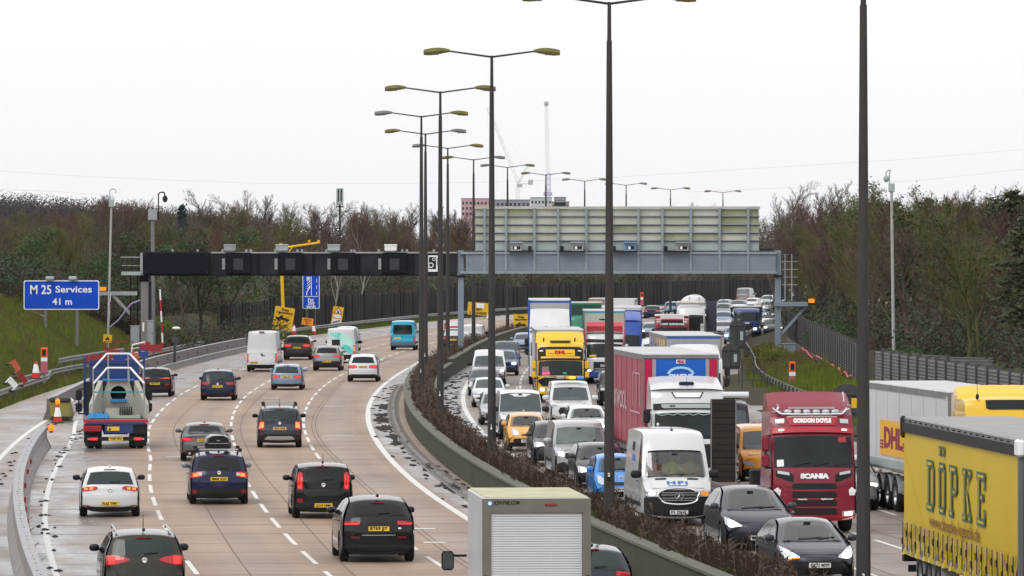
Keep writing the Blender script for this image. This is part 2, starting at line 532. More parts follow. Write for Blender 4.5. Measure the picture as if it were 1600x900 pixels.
mb.grid([[(Xg[i, j], Zg[i, j], Hg[i, j]) for j in range(len(_us))] for i in range(len(_zs))])

def _ground(n, b, L):
    t = _node(n, "ShaderNodeNewGeometry")
    n1 = _node(n, "ShaderNodeTexNoise", Scale=0.22, Detail=6.0); L(t.outputs['Position'], n1.inputs['Vector'])
    n2 = _node(n, "ShaderNodeTexNoise", Scale=3.0, Detail=6.0); L(t.outputs['Position'], n2.inputs['Vector'])
    r = _node(n, "ShaderNodeValToRGB")
    e = r.color_ramp.elements
    e[0].position = 0.34; e[0].color = (0.040, 0.029, 0.019, 1)
    e[1].position = 0.66; e[1].color = (0.052, 0.050, 0.020, 1)
    e.new(0.5).color = (0.048, 0.038, 0.022, 1)
    a = _node(n, "ShaderNodeMath", operation='MULTIPLY_ADD'); L(n2.outputs[0], a.inputs[0]); a.inputs[1].default_value = 0.4
    s = _node(n, "ShaderNodeMath", operation='SUBTRACT'); L(n1.outputs[0], s.inputs[0]); s.inputs[1].default_value = 0.2
    L(s.outputs[0], a.inputs[2])
    L(a.outputs[0], r.inputs[0]); L(r.outputs[0], b.inputs['Base Color'])
    b.inputs['Roughness'].default_value = 0.95
    b.inputs['Specular IOR Level'].default_value = 0.15
M_GROUND = uvmat("verge_soil_and_grass", _ground)
ground = mb.build("ground", M_GROUND, smooth=True); tag(ground, kind='structure')

Zroad = zs_range(70, 900, 4)
road_left = strip("road_left", U_LE, U_WL, 0.0, Zroad, M_ROADL, nu=4)
road_right = strip("road_right", U_WR, plus(U_RR, 0.3), 0.0, Zroad, M_ROADR, nu=4)
# --- painted markings and slab joints
M_LINE = mat("road_paint_white", (0.66, 0.65, 0.62), rough=0.55, var=0.1, scale=6, grime=0.35, gcol=(0.36, 0.31, 0.27))
M_JOINT = mat("joint_sealant", (0.155, 0.118, 0.094), rough=0.8, var=.4, scale=.3)

def line_strip(mb, f, z0, z1, w, h, step=4):
    zs = np.linspace(z0, z1, max(2, int((z1 - z0) / step) + 1))
    X = mid(zs); u = f(zs)
    mb.grid([[(X[i] + u[i] - w / 2, zs[i], h), (X[i] + u[i] + w / 2, zs[i], h)] for i in range(len(zs))])

mb = MB(); line_strip(mb, U_RE, 100, 760, 0.23, 0.006)
tag(mb.build("edge_line", M_LINE), kind='structure')
mb = MB(); line_strip(mb, U_LL, 100, 262, 0.16, 0.006); line_strip(mb, U_LL, 452, 760, 0.2, 0.006)
tag(mb.build("edge_line", M_LINE), kind='structure')
mb = MB(); line_strip(mb, U_RL, 100, 760, 0.23, 0.006)
tag(mb.build("edge_line", M_LINE), kind='structure')
mb = MB(); line_strip(mb, const(-17.45), 130, 262, 0.2, 0.006)
tag(mb.build("edge_line", M_LINE), kind='structure')
def dashes(f, z0, z1, ph):
    mb = MB()
    z = z0 + ph
    while z < z1:
        line_strip(mb, f, z, z + 6.0, 0.125, 0.006, step=3)
        z += 9.2
    tag(mb.build("lane_line", M_LINE), kind='structure')
dashes(U_C, 100, 760, 3.0); dashes(U_B, 100, 760, 5.5); dashes(U_A, 100, 760, 1.0)
LR = [offs([(100, a), (180, a), (300, b), (1400, b)]) for a, b in ((4.45, 5.4), (7.15, 8.7), (9.95, 12.0), (13.0, 15.4))]
for k, f in enumerate(LR): dashes(f, 100, 740, 2.0 * k)

mb = MB()
for f, d in ((U_C, 0.55), (U_C, 0.72), (U_B, 0.62), (U_A, 1.3), (LR[0], .5), (LR[1], .6), (LR[2], -.6)):
    g = (lambda z, f=f, d=d: f(z) + d + 0.22 * np.sin(np.asarray(z) * 0.045))
    line_strip(mb, g, 105, 520, 0.038, 0.004, step=5)
for z in np.arange(112, 420, 5.0):        # transverse slab joints
    w = 0.05 if rnd.random() < 0.6 else 0.10
    for ul, ur in ((-16.0, -2.2), (2.4, 15.5)):
        y = float(z) + rnd.uniform(-.3, .3)
        x = float(mid(y)); s = -slope(y)
        a, b = x + ul, x + ur
        mb.add([(a, y + s * 0 , .004), (b, y + s * (b - a), .004), (b, y + w + s * (b - a), .004), (a, y + w, .004)], [(0, 1, 2, 3)])
tag(mb.build("slab_joints", M_JOINT), kind='stuff')

# small worn paint remnants (old line ends) across the lanes
mb = MB()
for z, u0, u1 in ((239, -4.9, -3.6), (284, -4.9, -3.9), (186, -9.8, -9.2), (215, -11.2, -10.2), (160, -5.0, -4.3), (152.5, -5.2, -4.6), (300, -8.4, -7.4), (176, -2.0, -2.3)):
    x = float(mid(z)); mb.add([(x + u0, z, .007), (x + u1, z, .007), (x + u1, z + .5, .007), (x + u0, z + .5, .007)], [(0, 1, 2, 3)])
tag(mb.build("worn_marks", M_LINE), kind='structure')

# ------------------------------------------------------------------ central reserve: walls, soil, drain, plants
M_WALL = mat("mossy_wall_concrete", (0.060, 0.058, 0.040), rough=0.9, var=0.25, scale=0.8, grime=0.6, gcol=(0.045, 0.045, 0.028), stretch=(1, 1, .35))
M_WCAP = mat("wall_cap_concrete", (0.125, 0.12, 0.095), rough=0.85, var=0.2, scale=1.5, grime=0.5, gcol=(0.08, 0.08, 0.05))
M_SOIL = mat("reserve_soil", (0.050, 0.036, 0.026), rough=1.0, var=0.4, scale=2.5, spec=0.1)

def wall_run(root, f, side, z0, z1, h, step, th=0.34):
    """upstand wall in cast bays; side=-1 faces the left carriageway"""
    z = z0
    while z < z1 - 0.1:
        a, b = z, min(z + step, z1)
        n = 3
        ring = []
        for k in range(n):
            zz = a + 0.012 + (b - a - 0.024) * k / (n - 1)
            x = float(mid(zz)) + float(f(zz))
            s = -side                                   # wall thickness goes towards the reserve
            ring.append([(x, zz, -0.05), (x + s * 0.03, zz, h - 0.06), (x + s * th, zz, h - 0.06), (x + s * th, zz, -0.05)])
        m = MB(); m.grid(ring)
        m.add([ring[0][i] for i in range(4)] + [ring[-1][i] for i in range(4)], [(0, 1, 2, 3), (7, 6, 5, 4)])
        bay = m.build("wall_bay", M_WALL, root)
        ring = []
        for k in range(n):
            zz = a + 0.012 + (b - a - 0.024) * k / (n - 1)
            x = float(mid(zz)) + float(f(zz)); s = -side
            ring.append([(x - s * 0.025, zz, h - 0.065), (x - s * 0.02, zz, h), (x + s * (th + 0.03), zz, h + .005), (x + s * (th + 0.03), zz, h - 0.065)])
        m = MB(); m.grid(ring)
        m.add([ring[0][i] for i in range(4)] + [ring[-1][i] for i in range(4)], [(0, 1, 2, 3), (7, 6, 5, 4)])
        m.build("coping", M_WCAP, root)
        z += step

wl = thing("reserve_wall", "long low mossy concrete wall beside the road where traffic drives away", "wall", P(200, -1.2, 0))
wl.location = (0, 0, 0)
wall_run(wl, U_WL, -1, 92, 420, 0.85, 6.0)
wr = thing("reserve_wall", "low concrete wall with a stepped top beside the queueing oncoming traffic", "wall", (0, 0, 0))
wall_run(wr, U_WR, 1, 92, 337, 0.62, 6.0)
wall_run(wr, U_WR, 1, 337.02, 354, 0.8, 5.7)
wall_run(wr, U_WR, 1, 354.02, 520, 1.05, 7.0)

soil_h = lambda z, u: 0.45 + 0.10 * np.sin(z * 0.9) * np.cos(u * 2.1) + 0.08 * np.sin(z * 0.23)
strip("reserve_soil", plus(U_WL, 0.28), plus(U_WR, -0.28), soil_h, zs_range(92, 760, 2), M_SOIL, nu=6)

# drain channel beside the left wall
M_DRAIN = mat("drain_channel", (0.20, 0.19, 0.175), rough=0.6, var=0.3, scale=2, grime=0.6, gcol=(0.05, 0.045, 0.04))
mb = MB()
zz = zs_range(110, 330, 2)
fd = plus(U_WL, -0.55)
X = mid(np.array(zz)); U = fd(np.array(zz))
mb.grid([[(X[i] + U[i] - .30, zz[i], .0), (X[i] + U[i] - .28, zz[i], .03), (X[i] + U[i] - .03, zz[i], .03), (X[i] + U[i] - .01, zz[i], .012), (X[i] + U[i] + .01, zz[i], .03), (X[i] + U[i] + .26, zz[i], .035), (X[i] + U[i] + .28, zz[i], 0)] for i in range(len(zz))])
tag(mb.build("drain_channel", M_DRAIN), kind='structure')
mb = MB()
z = 112.
while z < 325:
    x = float(mid(z)) + float(fd(z))
    mb.box((x - .16, z, .036), (.16, .5, .012)); mb.box((x + .13, z + .6, .041), (.16, .5, .012))
    z += 1.25
tag(mb.build("drain_slots", M_JOINT), kind='stuff')

# silt and leaf litter lying in the gutter
M_SILT = mat("wet_silt", (0.034, 0.028, 0.022), rough=0.95, spec=.08, var=0.5, scale=5)
mb = MB()
r = random.Random(3)
def silt(zc, uc, rz, ru):
    n = 18
    x0 = float(mid(zc))
    vs = [(x0 + uc, zc, .05)]
    for k in range(n):
        t = 2 * math.pi * k / n
        q = r.uniform(.45, 1.1)
        z = zc + rz * q * math.sin(t)
        vs.append((float(mid(z)) + uc + ru * q * math.cos(t), z, .0065))
    mb.add(vs, [(0, 1 + k, 1 + (k + 1) % n) for k in range(n)])
for zc, uc, rz, ru in ((205, -1.75, 8, .33), (188, -1.8, 7, .4), (178, -1.75, 5, .35), (238, -1.8, 5, .5), (250, -1.85, 6, .6), (262, -1.9, 5, .7), (270, -1.9, 4, .5), (283, -1.8, 6, .5), (230, -1.9, 3, .5)):
    silt(zc, uc, rz, ru)
for _ in range(150):
    z = r.uniform(125, 330); silt(z, -1.35 - abs(r.gauss(0, .5)), r.uniform(.3, 1.6), r.uniform(.05, .22))
for _ in range(120):
    z = r.uniform(225, 360); silt(z, r.uniform(1.0, 1.9), r.uniform(.3, 1.2), r.uniform(.05, .25))
for _ in range(110):
    z = r.uniform(130, 270); silt(z, -16.0 + r.choice([.75, -.9]) + r.gauss(0, .12), r.uniform(.2, .9), r.uniform(.04, .16))
tag(mb.build("gutter_silt", M_SILT), kind='stuff')

# dead stems and weeds along the reserve
def stems_mesh(n, zr, ufun, hr, w, seed, branch=2, basefun=None, gaps=False):
    r = random.Random(seed)
    vs = []; fs = []
    for _ in range(n):
        q = r.random()
        z = zr[0] + (zr[1] - zr[0]) * q
        u0, u1 = ufun(z)
        u = r.uniform(u0, u1)
        if gaps and math.sin(z * .41 + u) + math.sin(z * .93 + u * 2.6) < -.55 and r.random() < .88: continue
        x = float(mid(z)) + u
        hb = basefun(z, u, x)
        h = r.uniform(*hr) * (0.6 + 0.4 * math.sin(z * .21 + u) ** 2 + .25 * r.random())
        lx, lz = r.gauss(0, .16) * h, r.gauss(0, .16) * h
        p0 = (x, z, hb); p1 = (x + lx, z + lz, hb + h)
        ww = w * r.uniform(.6, 1.4)
        o = len(vs)
        vs += [(p0[0] - ww, p0[1], p0[2]), (p0[0] + ww, p0[1], p0[2]), (p1[0] + ww * .3, p1[1], p1[2]), (p1[0] - ww * .3, p1[1], p1[2])]
        fs.append((o, o + 1, o + 2, o + 3))
        for b in range(branch):
            t = r.uniform(.35, .95)
            bx, bz, bh = p0[0] + lx * t, p0[1] + lz * t, p0[2] + h * t
            l = h * r.uniform(.12, .34)
            a = r.choice([-1, 1])
            ex, ez, eh = bx + a * l * r.uniform(.3, .8), bz + r.uniform(-.5, .5) * l, bh + l * r.uniform(.1, .9)
            o = len(vs)
            vs += [(bx, bz, bh - ww * 2), (bx, bz, bh + ww * 2), (ex, ez, eh)]
            fs.append((o, o + 1, o + 2))
    return vs, fs

M_STEM = mat("dead_stems", (0.050, 0.034, 0.025), rough=0.95, var=0.5, scale=0.6, spec=0.1)
M_STEM2 = mat("pale_dead_stems", (0.12, 0.09, 0.068), rough=0.95, var=0.4, scale=0.9, spec=0.1)
M_WEED = mat("green_weeds", (0.070, 0.105, 0.018), rough=0.9, var=0.4, scale=0.8, spec=0.15)
sb = lambda z, u, x: 0.45
ur = lambda z: (float(U_WL(z)) + .34, float(U_WR(z)) - .30)
m = MB(); m.add(*stems_mesh(21000, (95, 345), ur, (.16, .66), .013, 11, 3, sb, True)); m.add(*stems_mesh(7000, (345, 560), ur, (.2, .8), .016, 15, 3, sb, True))
tag(m.build("dead_weeds", M_STEM), kind='stuff')
m = MB(); m.add(*stems_mesh(2600, (95, 560), ur, (.35, 1.0), .012, 12, 4, sb))
tag(m.build("dead_weeds", M_STEM2), kind='stuff')
m = MB()
for z0, z1, k in ((124, 133, 260), (137, 146, 420), (150, 158, 300), (171, 178, 260), (222, 240, 700), (247, 258, 300), (300, 420, 500)):
    m.add(*stems_mesh(k, (z0, z1), lambda z: (float(U_WL(z)) + .34, float(U_WL(z)) + .95), (.10, .38), .03, int(z0), 2, sb))
tag(m.build("green_weeds", M_WEED), kind='stuff')

# grass on the verges
M_GRASS = mat("verge_grass", (0.112, 0.150, 0.018), rough=0.9, var=0.45, scale=0.35, spec=0.15)
M_GRASS2 = mat("dry_grass", (0.12, 0.105, 0.035), rough=0.95, var=0.4, scale=0.5, spec=0.1)
th = lambda z, u, x: float(terrain_h(np.array([z]), np.array([u]), np.array([x]))[0]) - .02
lv = lambda z: (float(U_LE(z)) - 9.5, float(U_LE(z)) - .1)
m = MB(); m.add(*stems_mesh(34000, (262, 460), lv, (.10, .36), .05, 21, 1, th))
m.add(*stems_mesh(5000, (460, 640), lambda z: (float(U_LE(z)) - 2.5, float(U_LE(z)) - .1), (.1, .4), .04, 22, 1, th))
m.add(*stems_mesh(9000, (230, 345), lambda z: (float(U_RR(z)) + .7, 23.2), (.10, .45), .045, 23, 1, th))
tag(m.build("verge_grass", M_GRASS), kind='stuff')
m = MB(); m.add(*stems_mesh(11000, (262, 450), lv, (.2, .6), .03, 24, 2, th))
m.add(*stems_mesh(8000, (322, 430), lambda z: (float(U_RR(z)) + .7, 23.2), (.15, .45), .03, 25, 2, th))
tag(m.build("rough_grass", M_GRASS2), kind='stuff')
# ------------------------------------------------------------------ barriers on the left
def run_frame(z, u):
    """origin and across-road unit vector at (z, u)"""
    s = slope(z)
    n = 1 / math.sqrt(1 + s * s)
    return Vector((float(mid(z)) + u, z, 0)), Vector((n, -s * n, 0)), Vector((s * n, n, 0))

def profile_units(root, f, prof, z0, z1, step, name, m, gap=0.015, sub=2, capm=None):
    z = z0
    while z < z1 - .05:
        a, b = z + gap, min(z + step, z1) - gap
        rows = []
        for k in range(sub):
            zz = a + (b - a) * k / (sub - 1)
            o, ac, fw = run_frame(zz, float(f(zz)))
            rows.append([tuple(o + ac * p[0] + Vector((0, 0, p[1]))) for p in prof])
        mb = MB(); mb.grid(rows)
        n = len(prof)
        mb.add(rows[0] + rows[-1], [tuple(range(n)), tuple(range(2 * n - 1, n - 1, -1))])
        mb.build(name, m, root)
        z += step

M_TOPST = mat("barrier_top_wet", (0.27, 0.27, 0.29), rough=0.4, grime=0.3, scale=2)
b1 = thing("concrete_barrier", "temporary concrete barrier whose open end faces the striped crash cushion", "barrier")
fb1 = offs([(100, -16.0), (150, -16.0), (226, -16.15)])
profile_units(b1, fb1, [(-.32, 0), (-.30, .10), (-.16, .40), (-.14, .78), (.14, .78), (.16, .40), (.30, .10), (.32, 0)], 100, 225.6, 6.0, "barrier_block", M_CONC)
profile_units(b1, fb1, [(-.15, .775), (-.15, .815), (.15, .815), (.15, .775)], 100, 225.5, 6.0, "top_plate", M_TOPST)
mb = MB()
for z in np.arange(104, 225, 1.5):
    o, ac, fw = run_frame(z, float(fb1(z)))
    mb.cyl(o + Vector((0, 0, .813)) + ac * rnd.uniform(-.05, .05), o + Vector((0, 0, .818)), .014, .014, 6)
tag(mb.build("bolt_holes", M_INK, b1), kind='stuff')
for z in (132, 139, 147, 153, 160, 166, 176, 187, 196):
    o, ac, fw = run_frame(z, float(fb1(z)))
    MB().box(o + ac * .20 + Vector((0, 0, .56)), (.06, .16, .16)).build("red_reflector", M_REDP, b1)
    MB().box(o + ac * .22 + fw * 2.4 + Vector((0, 0, .50)), (.03, 3.0, .045)).build("white_rail", M_GALV, b1)

b2 = thing("concrete_barrier", "stepped temporary concrete barrier running on from the crash cushion to the white vans", "barrier")
fb2 = offs([(260, -16.75), (285, -16.85), (330, -17.3), (367, -17.65), (392, -17.6), (440, -17.3)])
M_CONC2 = mat("barrier_brown_face", (0.20, 0.17, 0.165), rough=0.8, grime=0.35, scale=.7)
profile_units(b2, lambda z: fb2(z) - .60, [(-.3, 0), (-.13, .45), (-.12, .95), (.12, .95), (.13, .45), (.22, 0)], 262, 440, 6.0, "barrier_block", M_CONC2)
profile_units(b2, lambda z: fb2(z) - .60, [(-.13, .945), (-.13, .985), (.135, .985), (.135, .945)], 262, 440, 6.0, "top_plate", M_TOPST)
profile_units(b2, fb2, [(-.26, 0), (-.24, .36), (-.02, .36), (0.0, 0)], 262, 440, 6.0, "front_kerb", M_CONC)
profile_units(b2, fb2, [(-.25, .355), (-.25, .395), (.02, .395), (.02, .355)], 262, 440, 6.0, "kerb_plate", M_TOPST)
for z in np.arange(270, 440, 8.5):
    o, ac, fw = run_frame(z, float(fb2(z)) - .47)
    MB().box(o + Vector((0, 0, .62)), (.06, .25, .16)).build("bolt_shadow", M_INK, b2)  # black block put in as the shadow of a bolt

M_YOL = mat("cushion_olive", (0.26, 0.23, 0.05), rough=0.6, grime=0.5)
cc = thing("crash_cushion", "olive yellow crash cushion with white chevron fins at the end of the barrier", "crash cushion", (0, 0, 0))
o, ac, fw = run_frame(260.5, -16.75); cc.location = o
mb = MB()
for k in range(3): mb.bbox((0, -.1 + k * .9, .52), (.92, .8, .70), .05)
mb.build("body", M_YOL, cc)
MB().bbox((0, .75, .98), (.98, 2.7, .2), .06).build("cover", mat("cushion_dark", (.05, .045, .04), rough=.7), cc)
MB().box((0, .8, .1), (.8, 2.6, .14)).build("base_frame", M_BLACK, cc)
for k in range(4):
    MB().box((.52, -.3 + k * .5, .95 - k * .17), (.16, .3, .13), Matrix.Rotation(.6, 3, 'Y')).build("chevron_fin", M_WHITEP, cc)
    MB().box((-.50, -.3 + k * .4, .80 - k * .15), (.06, .3, .08)).build("side_fin", M_YOL, cc)

M_CONEO = mat("cone_red", (0.50, 0.035, 0.02), rough=0.5)
def cone(p, label, h=.75, group=None, lamp=False):
    t = thing("traffic_cone", label, "traffic cone", p, 0, group)
    k = h / .75
    MB().lathe([(.19 * k, .04), (.155 * k, .26 * h / .75)], (0, 0, 0), 'z', 14).build("red_skirt", M_CONEO, t)
    MB().lathe([(.155 * k, .26 * k), (.085 * k, .62 * k)], (0, 0, 0), 'z', 14).build("white_sleeve", M_WHITEP, t)
    MB().lathe([(.085 * k, .62 * k), (.04 * k, .75 * k), (0, .75 * k)], (0, 0, 0), 'z', 14).build("tip", M_CONEO, t)
    MB().bbox((0, 0, .025), (.5 * k, .5 * k, .05), .02).build("base", M_BLACK, t)
    if lamp:
        MB().ell((0, 0, h + .12), (.11, .11, .14), 2.5).build("amber_lamp", M_AMBER, t)
    return t
cone(G(90, 661), "red and white traffic cone topped by an amber lamp before the crash cushion", .85, lamp=True)
bl = thing("warning_lamp", "round amber warning lamp on the near barrier's end", "warning lamp", G(80, 676, .81))
MB().ell((0, 0, .18), (.12, .07, .14), 2.4).build("lens", M_AMBER, bl)
MB().box((0, 0, .03), (.14, .1, .06)).build("lamp_base", M_BLACK, bl)

# ------------------------------------------------------------------ steel safety fences
M_RAIL = mat("weathered_steel_rail", (0.24, 0.24, 0.23), rough=0.55, metal=0.3, grime=0.5, gcol=(.07, .07, .06), scale=1)
M_POSTD = mat("rail_post_dark", (0.06, 0.06, 0.055), rough=0.7, grime=.3)
RAILP = [(.0, .46), (.04, .49), (.04, .55), (-.02, .60), (.04, .65), (.04, .73), (.0, .77)]
def guardrail(label, f, z0, z1, sp, base=None, h0=0.0, name="safety_fence"):
    t = thing(name, label, "crash barrier")
    z = z0
    while z < z1 - .1:
        b = min(z + sp * 2, z1)
        rows = []
        for zz in (z, (z + b) / 2, b):
            o, ac, fw = run_frame(zz, float(f(zz)))
            rows.append([tuple(o + ac * p[0] + Vector((0, 0, p[1] + h0))) for p in RAILP] + [tuple(o - ac * .04 + Vector((0, 0, .77 + h0)))])
        MB().grid(rows).build("rail_beam", M_RAIL, t)
        z = b
    z = z0 + .3
    m = MB(); m.box((0, 0, 0), (.12, .08, 1.1)); me = m.mesh("rail_post", M_POSTD)
    while z < z1:
        o, ac, fw = run_frame(z, float(f(z)))
        put("rail_post", me, t, o - ac * .09 + Vector((0, 0, .18 + h0)))
        z += sp
    return t
fg1 = offs([(262, -21.15), (300, -21.2), (322, -21.3), (330, -21.9)])
guardrail("short weathered steel safety fence with a turned end on the left verge", fg1, 240, 331, 3.2)
fg2 = offs([(300, -22.6), (345, -22.0), (372, -21.2), (420, -21.1), (460, -20.8), (500, -20.1), (560, -19.7), (900, -19.7)])
guardrail("long steel safety fence along the left verge below the blue sign", fg2, 318, 760, 3.2)
fg3 = offs([(180, 19.9), (282, 19.2), (322, 19.3), (346, 19.7), (372, 20.3), (407, 20.8), (600, 20.9)])
M_RAIL_R = M_RAIL
guardrail("curving steel safety fence on the right verge beside the oncoming queue", fg3, 190, 520, 3.2)
ug = thing("safety_fence", "upper dark rail of the doubled safety fence by the gantry foot", "crash barrier")
for z in np.arange(338, 374, 6.0):
    rows = []
    for zz in (z, z + 5.97):
        o, ac, fw = run_frame(zz, float(fg2(zz)) + .02)
        rows.append([tuple(o + ac * p[0] + Vector((0, 0, p[1] + .58))) for p in RAILP] + [tuple(o - ac * .04 + Vector((0, 0, 1.35)))])
    MB().grid(rows).build("rail_beam", M_RAIL, ug)
    o, ac, fw = run_frame(z + 5.9, float(fg2(z)))
    MB().box(o - ac * .12 + Vector((0, 0, .65)), (.14, .14, 1.5)).build("rail_post", M_POSTD, ug)

# ------------------------------------------------------------------ dark timber fence far left and behind
M_FENCE = mat("dark_timber_fence", (0.022, 0.020, 0.021), rough=0.85, var=0.4, scale=0.9)
M_FPOST = mat("fence_post_grey", (0.075, 0.072, 0.072), rough=0.8, var=.3)
fen = thing("noise_fence", "tall dark boarded fence curving behind the far traffic", "fence")
zf = 470.0
k = 0
while zf < 905:
    s = slope(zf); dz = 2.5 / math.sqrt(1 + s * s)
    o, ac, fw = run_frame(zf, -22.8 if zf < 560 else -22.0)
    o2, _, _ = run_frame(zf + dz, -22.8 if zf + dz < 560 else -22.0)
    d = (o2 - o)
    top = 3.25 + .10 * math.sin(zf * .05) + rnd.uniform(-.04, .04)
    mb = MB()
    nb = 8
    nrm = Vector((d.y, -d.x, 0)).normalized()
    for b in range(nb):
        p = o + d * ((b + .5) / nb) + nrm * (0.02 if b % 2 else 0.0)
        mb.box(p + Vector((0, 0, top / 2)), (2.5 / nb * (1.0 if b % 2 else .9), .03, top - .1), Matrix.Rotation(math.atan2(d.y, d.x), 3, 'Z'))
    mb.build("fence_panel", M_FENCE, fen)
    MB().box(o + nrm * .08 + Vector((0, 0, top / 2 + .05)), (.07, .12, top), Matrix.Rotation(math.atan2(d.y, d.x), 3, 'Z')).build("fence_post", M_FPOST if rnd.random() < .55 else M_FENCE, fen)
    zf += dz; k += 1

# ------------------------------------------------------------------ timber noise fence on the right, on its retaining wall
M_SLAT = mat("weathered_slats", (0.145, 0.140, 0.132), rough=0.85, var=0.3, scale=1.5)
M_SPOST = mat("slat_fence_post", (0.070, 0.066, 0.062), rough=0.8, var=.2)
M_RETW = mat("retaining_wall_brown", (0.13, 0.10, 0.08), rough=0.9, var=.25, scale=.6)
def slat_fence(label, pts, zb, zt, plen, wall=None):
    """pts: plan polyline (x, y); zb, zt heights; louvred slats between posts"""
    t = thing("slatted_fence", label, "fence")
    P2 = [Vector((p[0], p[1], 0)) for p in pts]
    L = [0.0]
    for a, b in zip(P2[:-1], P2[1:]): L.append(L[-1] + (b - a).length)
    def at(s):
        for i in range(len(P2) - 1):
            if s <= L[i + 1] or i == len(P2) - 2:
                q = (s - L[i]) / (L[i + 1] - L[i]); return P2[i].lerp(P2[i + 1], q)
    n = max(1, int(round(L[-1] / plen)))
    for i in range(n):
        a, b = at(L[-1] * i / n), at(L[-1] * (i + 1) / n)
        d = b - a; ang = math.atan2(d.y, d.x); R = Matrix.Rotation(ang, 3, 'Z')
        za = np.interp(i / n, [0, 1], zb); zc = np.interp(i / n, [0, 1], zt)
        mb = MB(); ns = int((zc - za) / .15)
        for k in range(ns):
            zz = za + (zc - za) * (k + .5) / ns
            mb.box((a + b) / 2 + Vector((0, 0, zz)), (d.length - .12, .05, .125), R @ Matrix.Rotation(.35 if True else 0, 3, 'X'))
        mb.box((a + b) / 2 + Vector((0, 0, (za + zc) / 2)), (d.length - .12, .02, zc - za - .02), R)
        mb.build("slat_panel", M_SLAT, t)
        nrm = Vector((d.y, -d.x, 0)).normalized()
        for sg in (1,):
            MB().box(a + Vector((0, 0, (za + zc) / 2 + .05)), (.13, .24, zc - za + .14), R).build("fence_post", M_SPOST, t)
        if wall:
            MB().box((a + b) / 2 + Vector((0, 0, za / 2 - .12)), (d.length + .01, .3, za + .2), R).build("wall_bay", M_RETW, t)
    return t
slat_fence("grey slatted noise fence on a brown retaining wall with red tape along it", [(18.0, 296), (18.9, 340), (19.4, 370), (20.9, 430), (25, 500)], (1.15, 1.25), (2.95, 3.2), 3.4, True)
slat_fence("nearest grey slatted noise fence behind the white and yellow lorries", [(24.6, 180), (22.6, 206), (21.0, 233), (19.7, 260), (18.35, 287)], (.35, .55), (2.75, 2.75), 3.6, True)
# a return panel behind
slat_fence("short grey slatted fence length standing at the foot of the tall camera mast", [(19.6, 300), (21.6, 292), (24.5, 289)], (.9, .9), (2.5, 2.3), 3.0, True)

M_TAPE = mat("red_tape", (0.62, 0.09, 0.09), rough=0.5, var=.5, scale=3)
tp = thing("barrier_tape", "sagging red and white tape draped along the right retaining wall", "tape")
pts = []
r5 = random.Random(5)
for i, y in enumerate(np.arange(297, 384, 4.5)):
    x = float(np.interp(y, [296, 340, 370, 430], [17.8, 18.7, 19.2, 20.7])) - .1
    pts.append((x, y, 1.28 - (0.28 if i % 2 else 0) * r5.random() - (.25 if i in (13, 14) else 0)))
MB().tube(pts, .045, 5).build("tape_line", M_TAPE, tp)

# ------------------------------------------------------------------ street lamps of the central reserve
M_LPOLE = mat("lamp_column_brown", (0.040, 0.036, 0.034), rough=0.55, var=.25, grime=.3, gcol=(.06, .055, .045), metal=.1, stretch=(3, 3, .25))
M_LHEAD = mat("mossy_lantern", (0.15, 0.135, 0.045), rough=0.8, var=.4, scale=6)
M_LHEAD2 = mat("grey_lantern", (0.17, 0.17, 0.16), rough=0.6, var=.3, scale=6, grime=.5, gcol=(.12, .12, .04))
_ly = [-75, 3, 86.8, 142.8, 181, 208.4, 230.8, 248.8, 260.8, 272.8, 282.4, 288.8, 296, 300.4]
def lamp_pos(px, zg):
    lo, hi = zg - 40, zg + 60
    g = lambda z: float(mid(z)) - (px - 800) / FPX * z
    zs = np.linspace(lo, hi, 101); v = [abs(g(z)) for z in zs]
    return float(zs[int(np.argmin(v))])
NUMS = ["31", "2", "19", "18", "17", "16"]
LLAB = ["very nearest twin arm street lamp column at the right, its top out of frame",
        "second nearest twin arm street lamp column, its lanterns at the top edge of the photo",
        "third twin arm street lamp, with both mossy lanterns fully in view against the sky",
        "fourth twin arm street lamp, whose right lantern overlaps the third column",
        "twin arm street lamp standing furthest left of the row",
        "twin arm street lamp just right of the furthest left one",
        "twin arm street lamp rising by the gantry's middle leg, seventh along",
        "twin arm street lamp immediately left of the back of the big gantry sign",
        "twin arm street lamp in front of the luffing crane's mast",
        "twin arm street lamp in front of the upright crane",
        "tenth distant street lamp above the middle of the gantry sign",
        "eleventh distant street lamp, right of the second nearest column",
        "second furthest twin arm street lamp above the gantry sign",
        "furthest small twin arm street lamp above the right end of the gantry sign"]
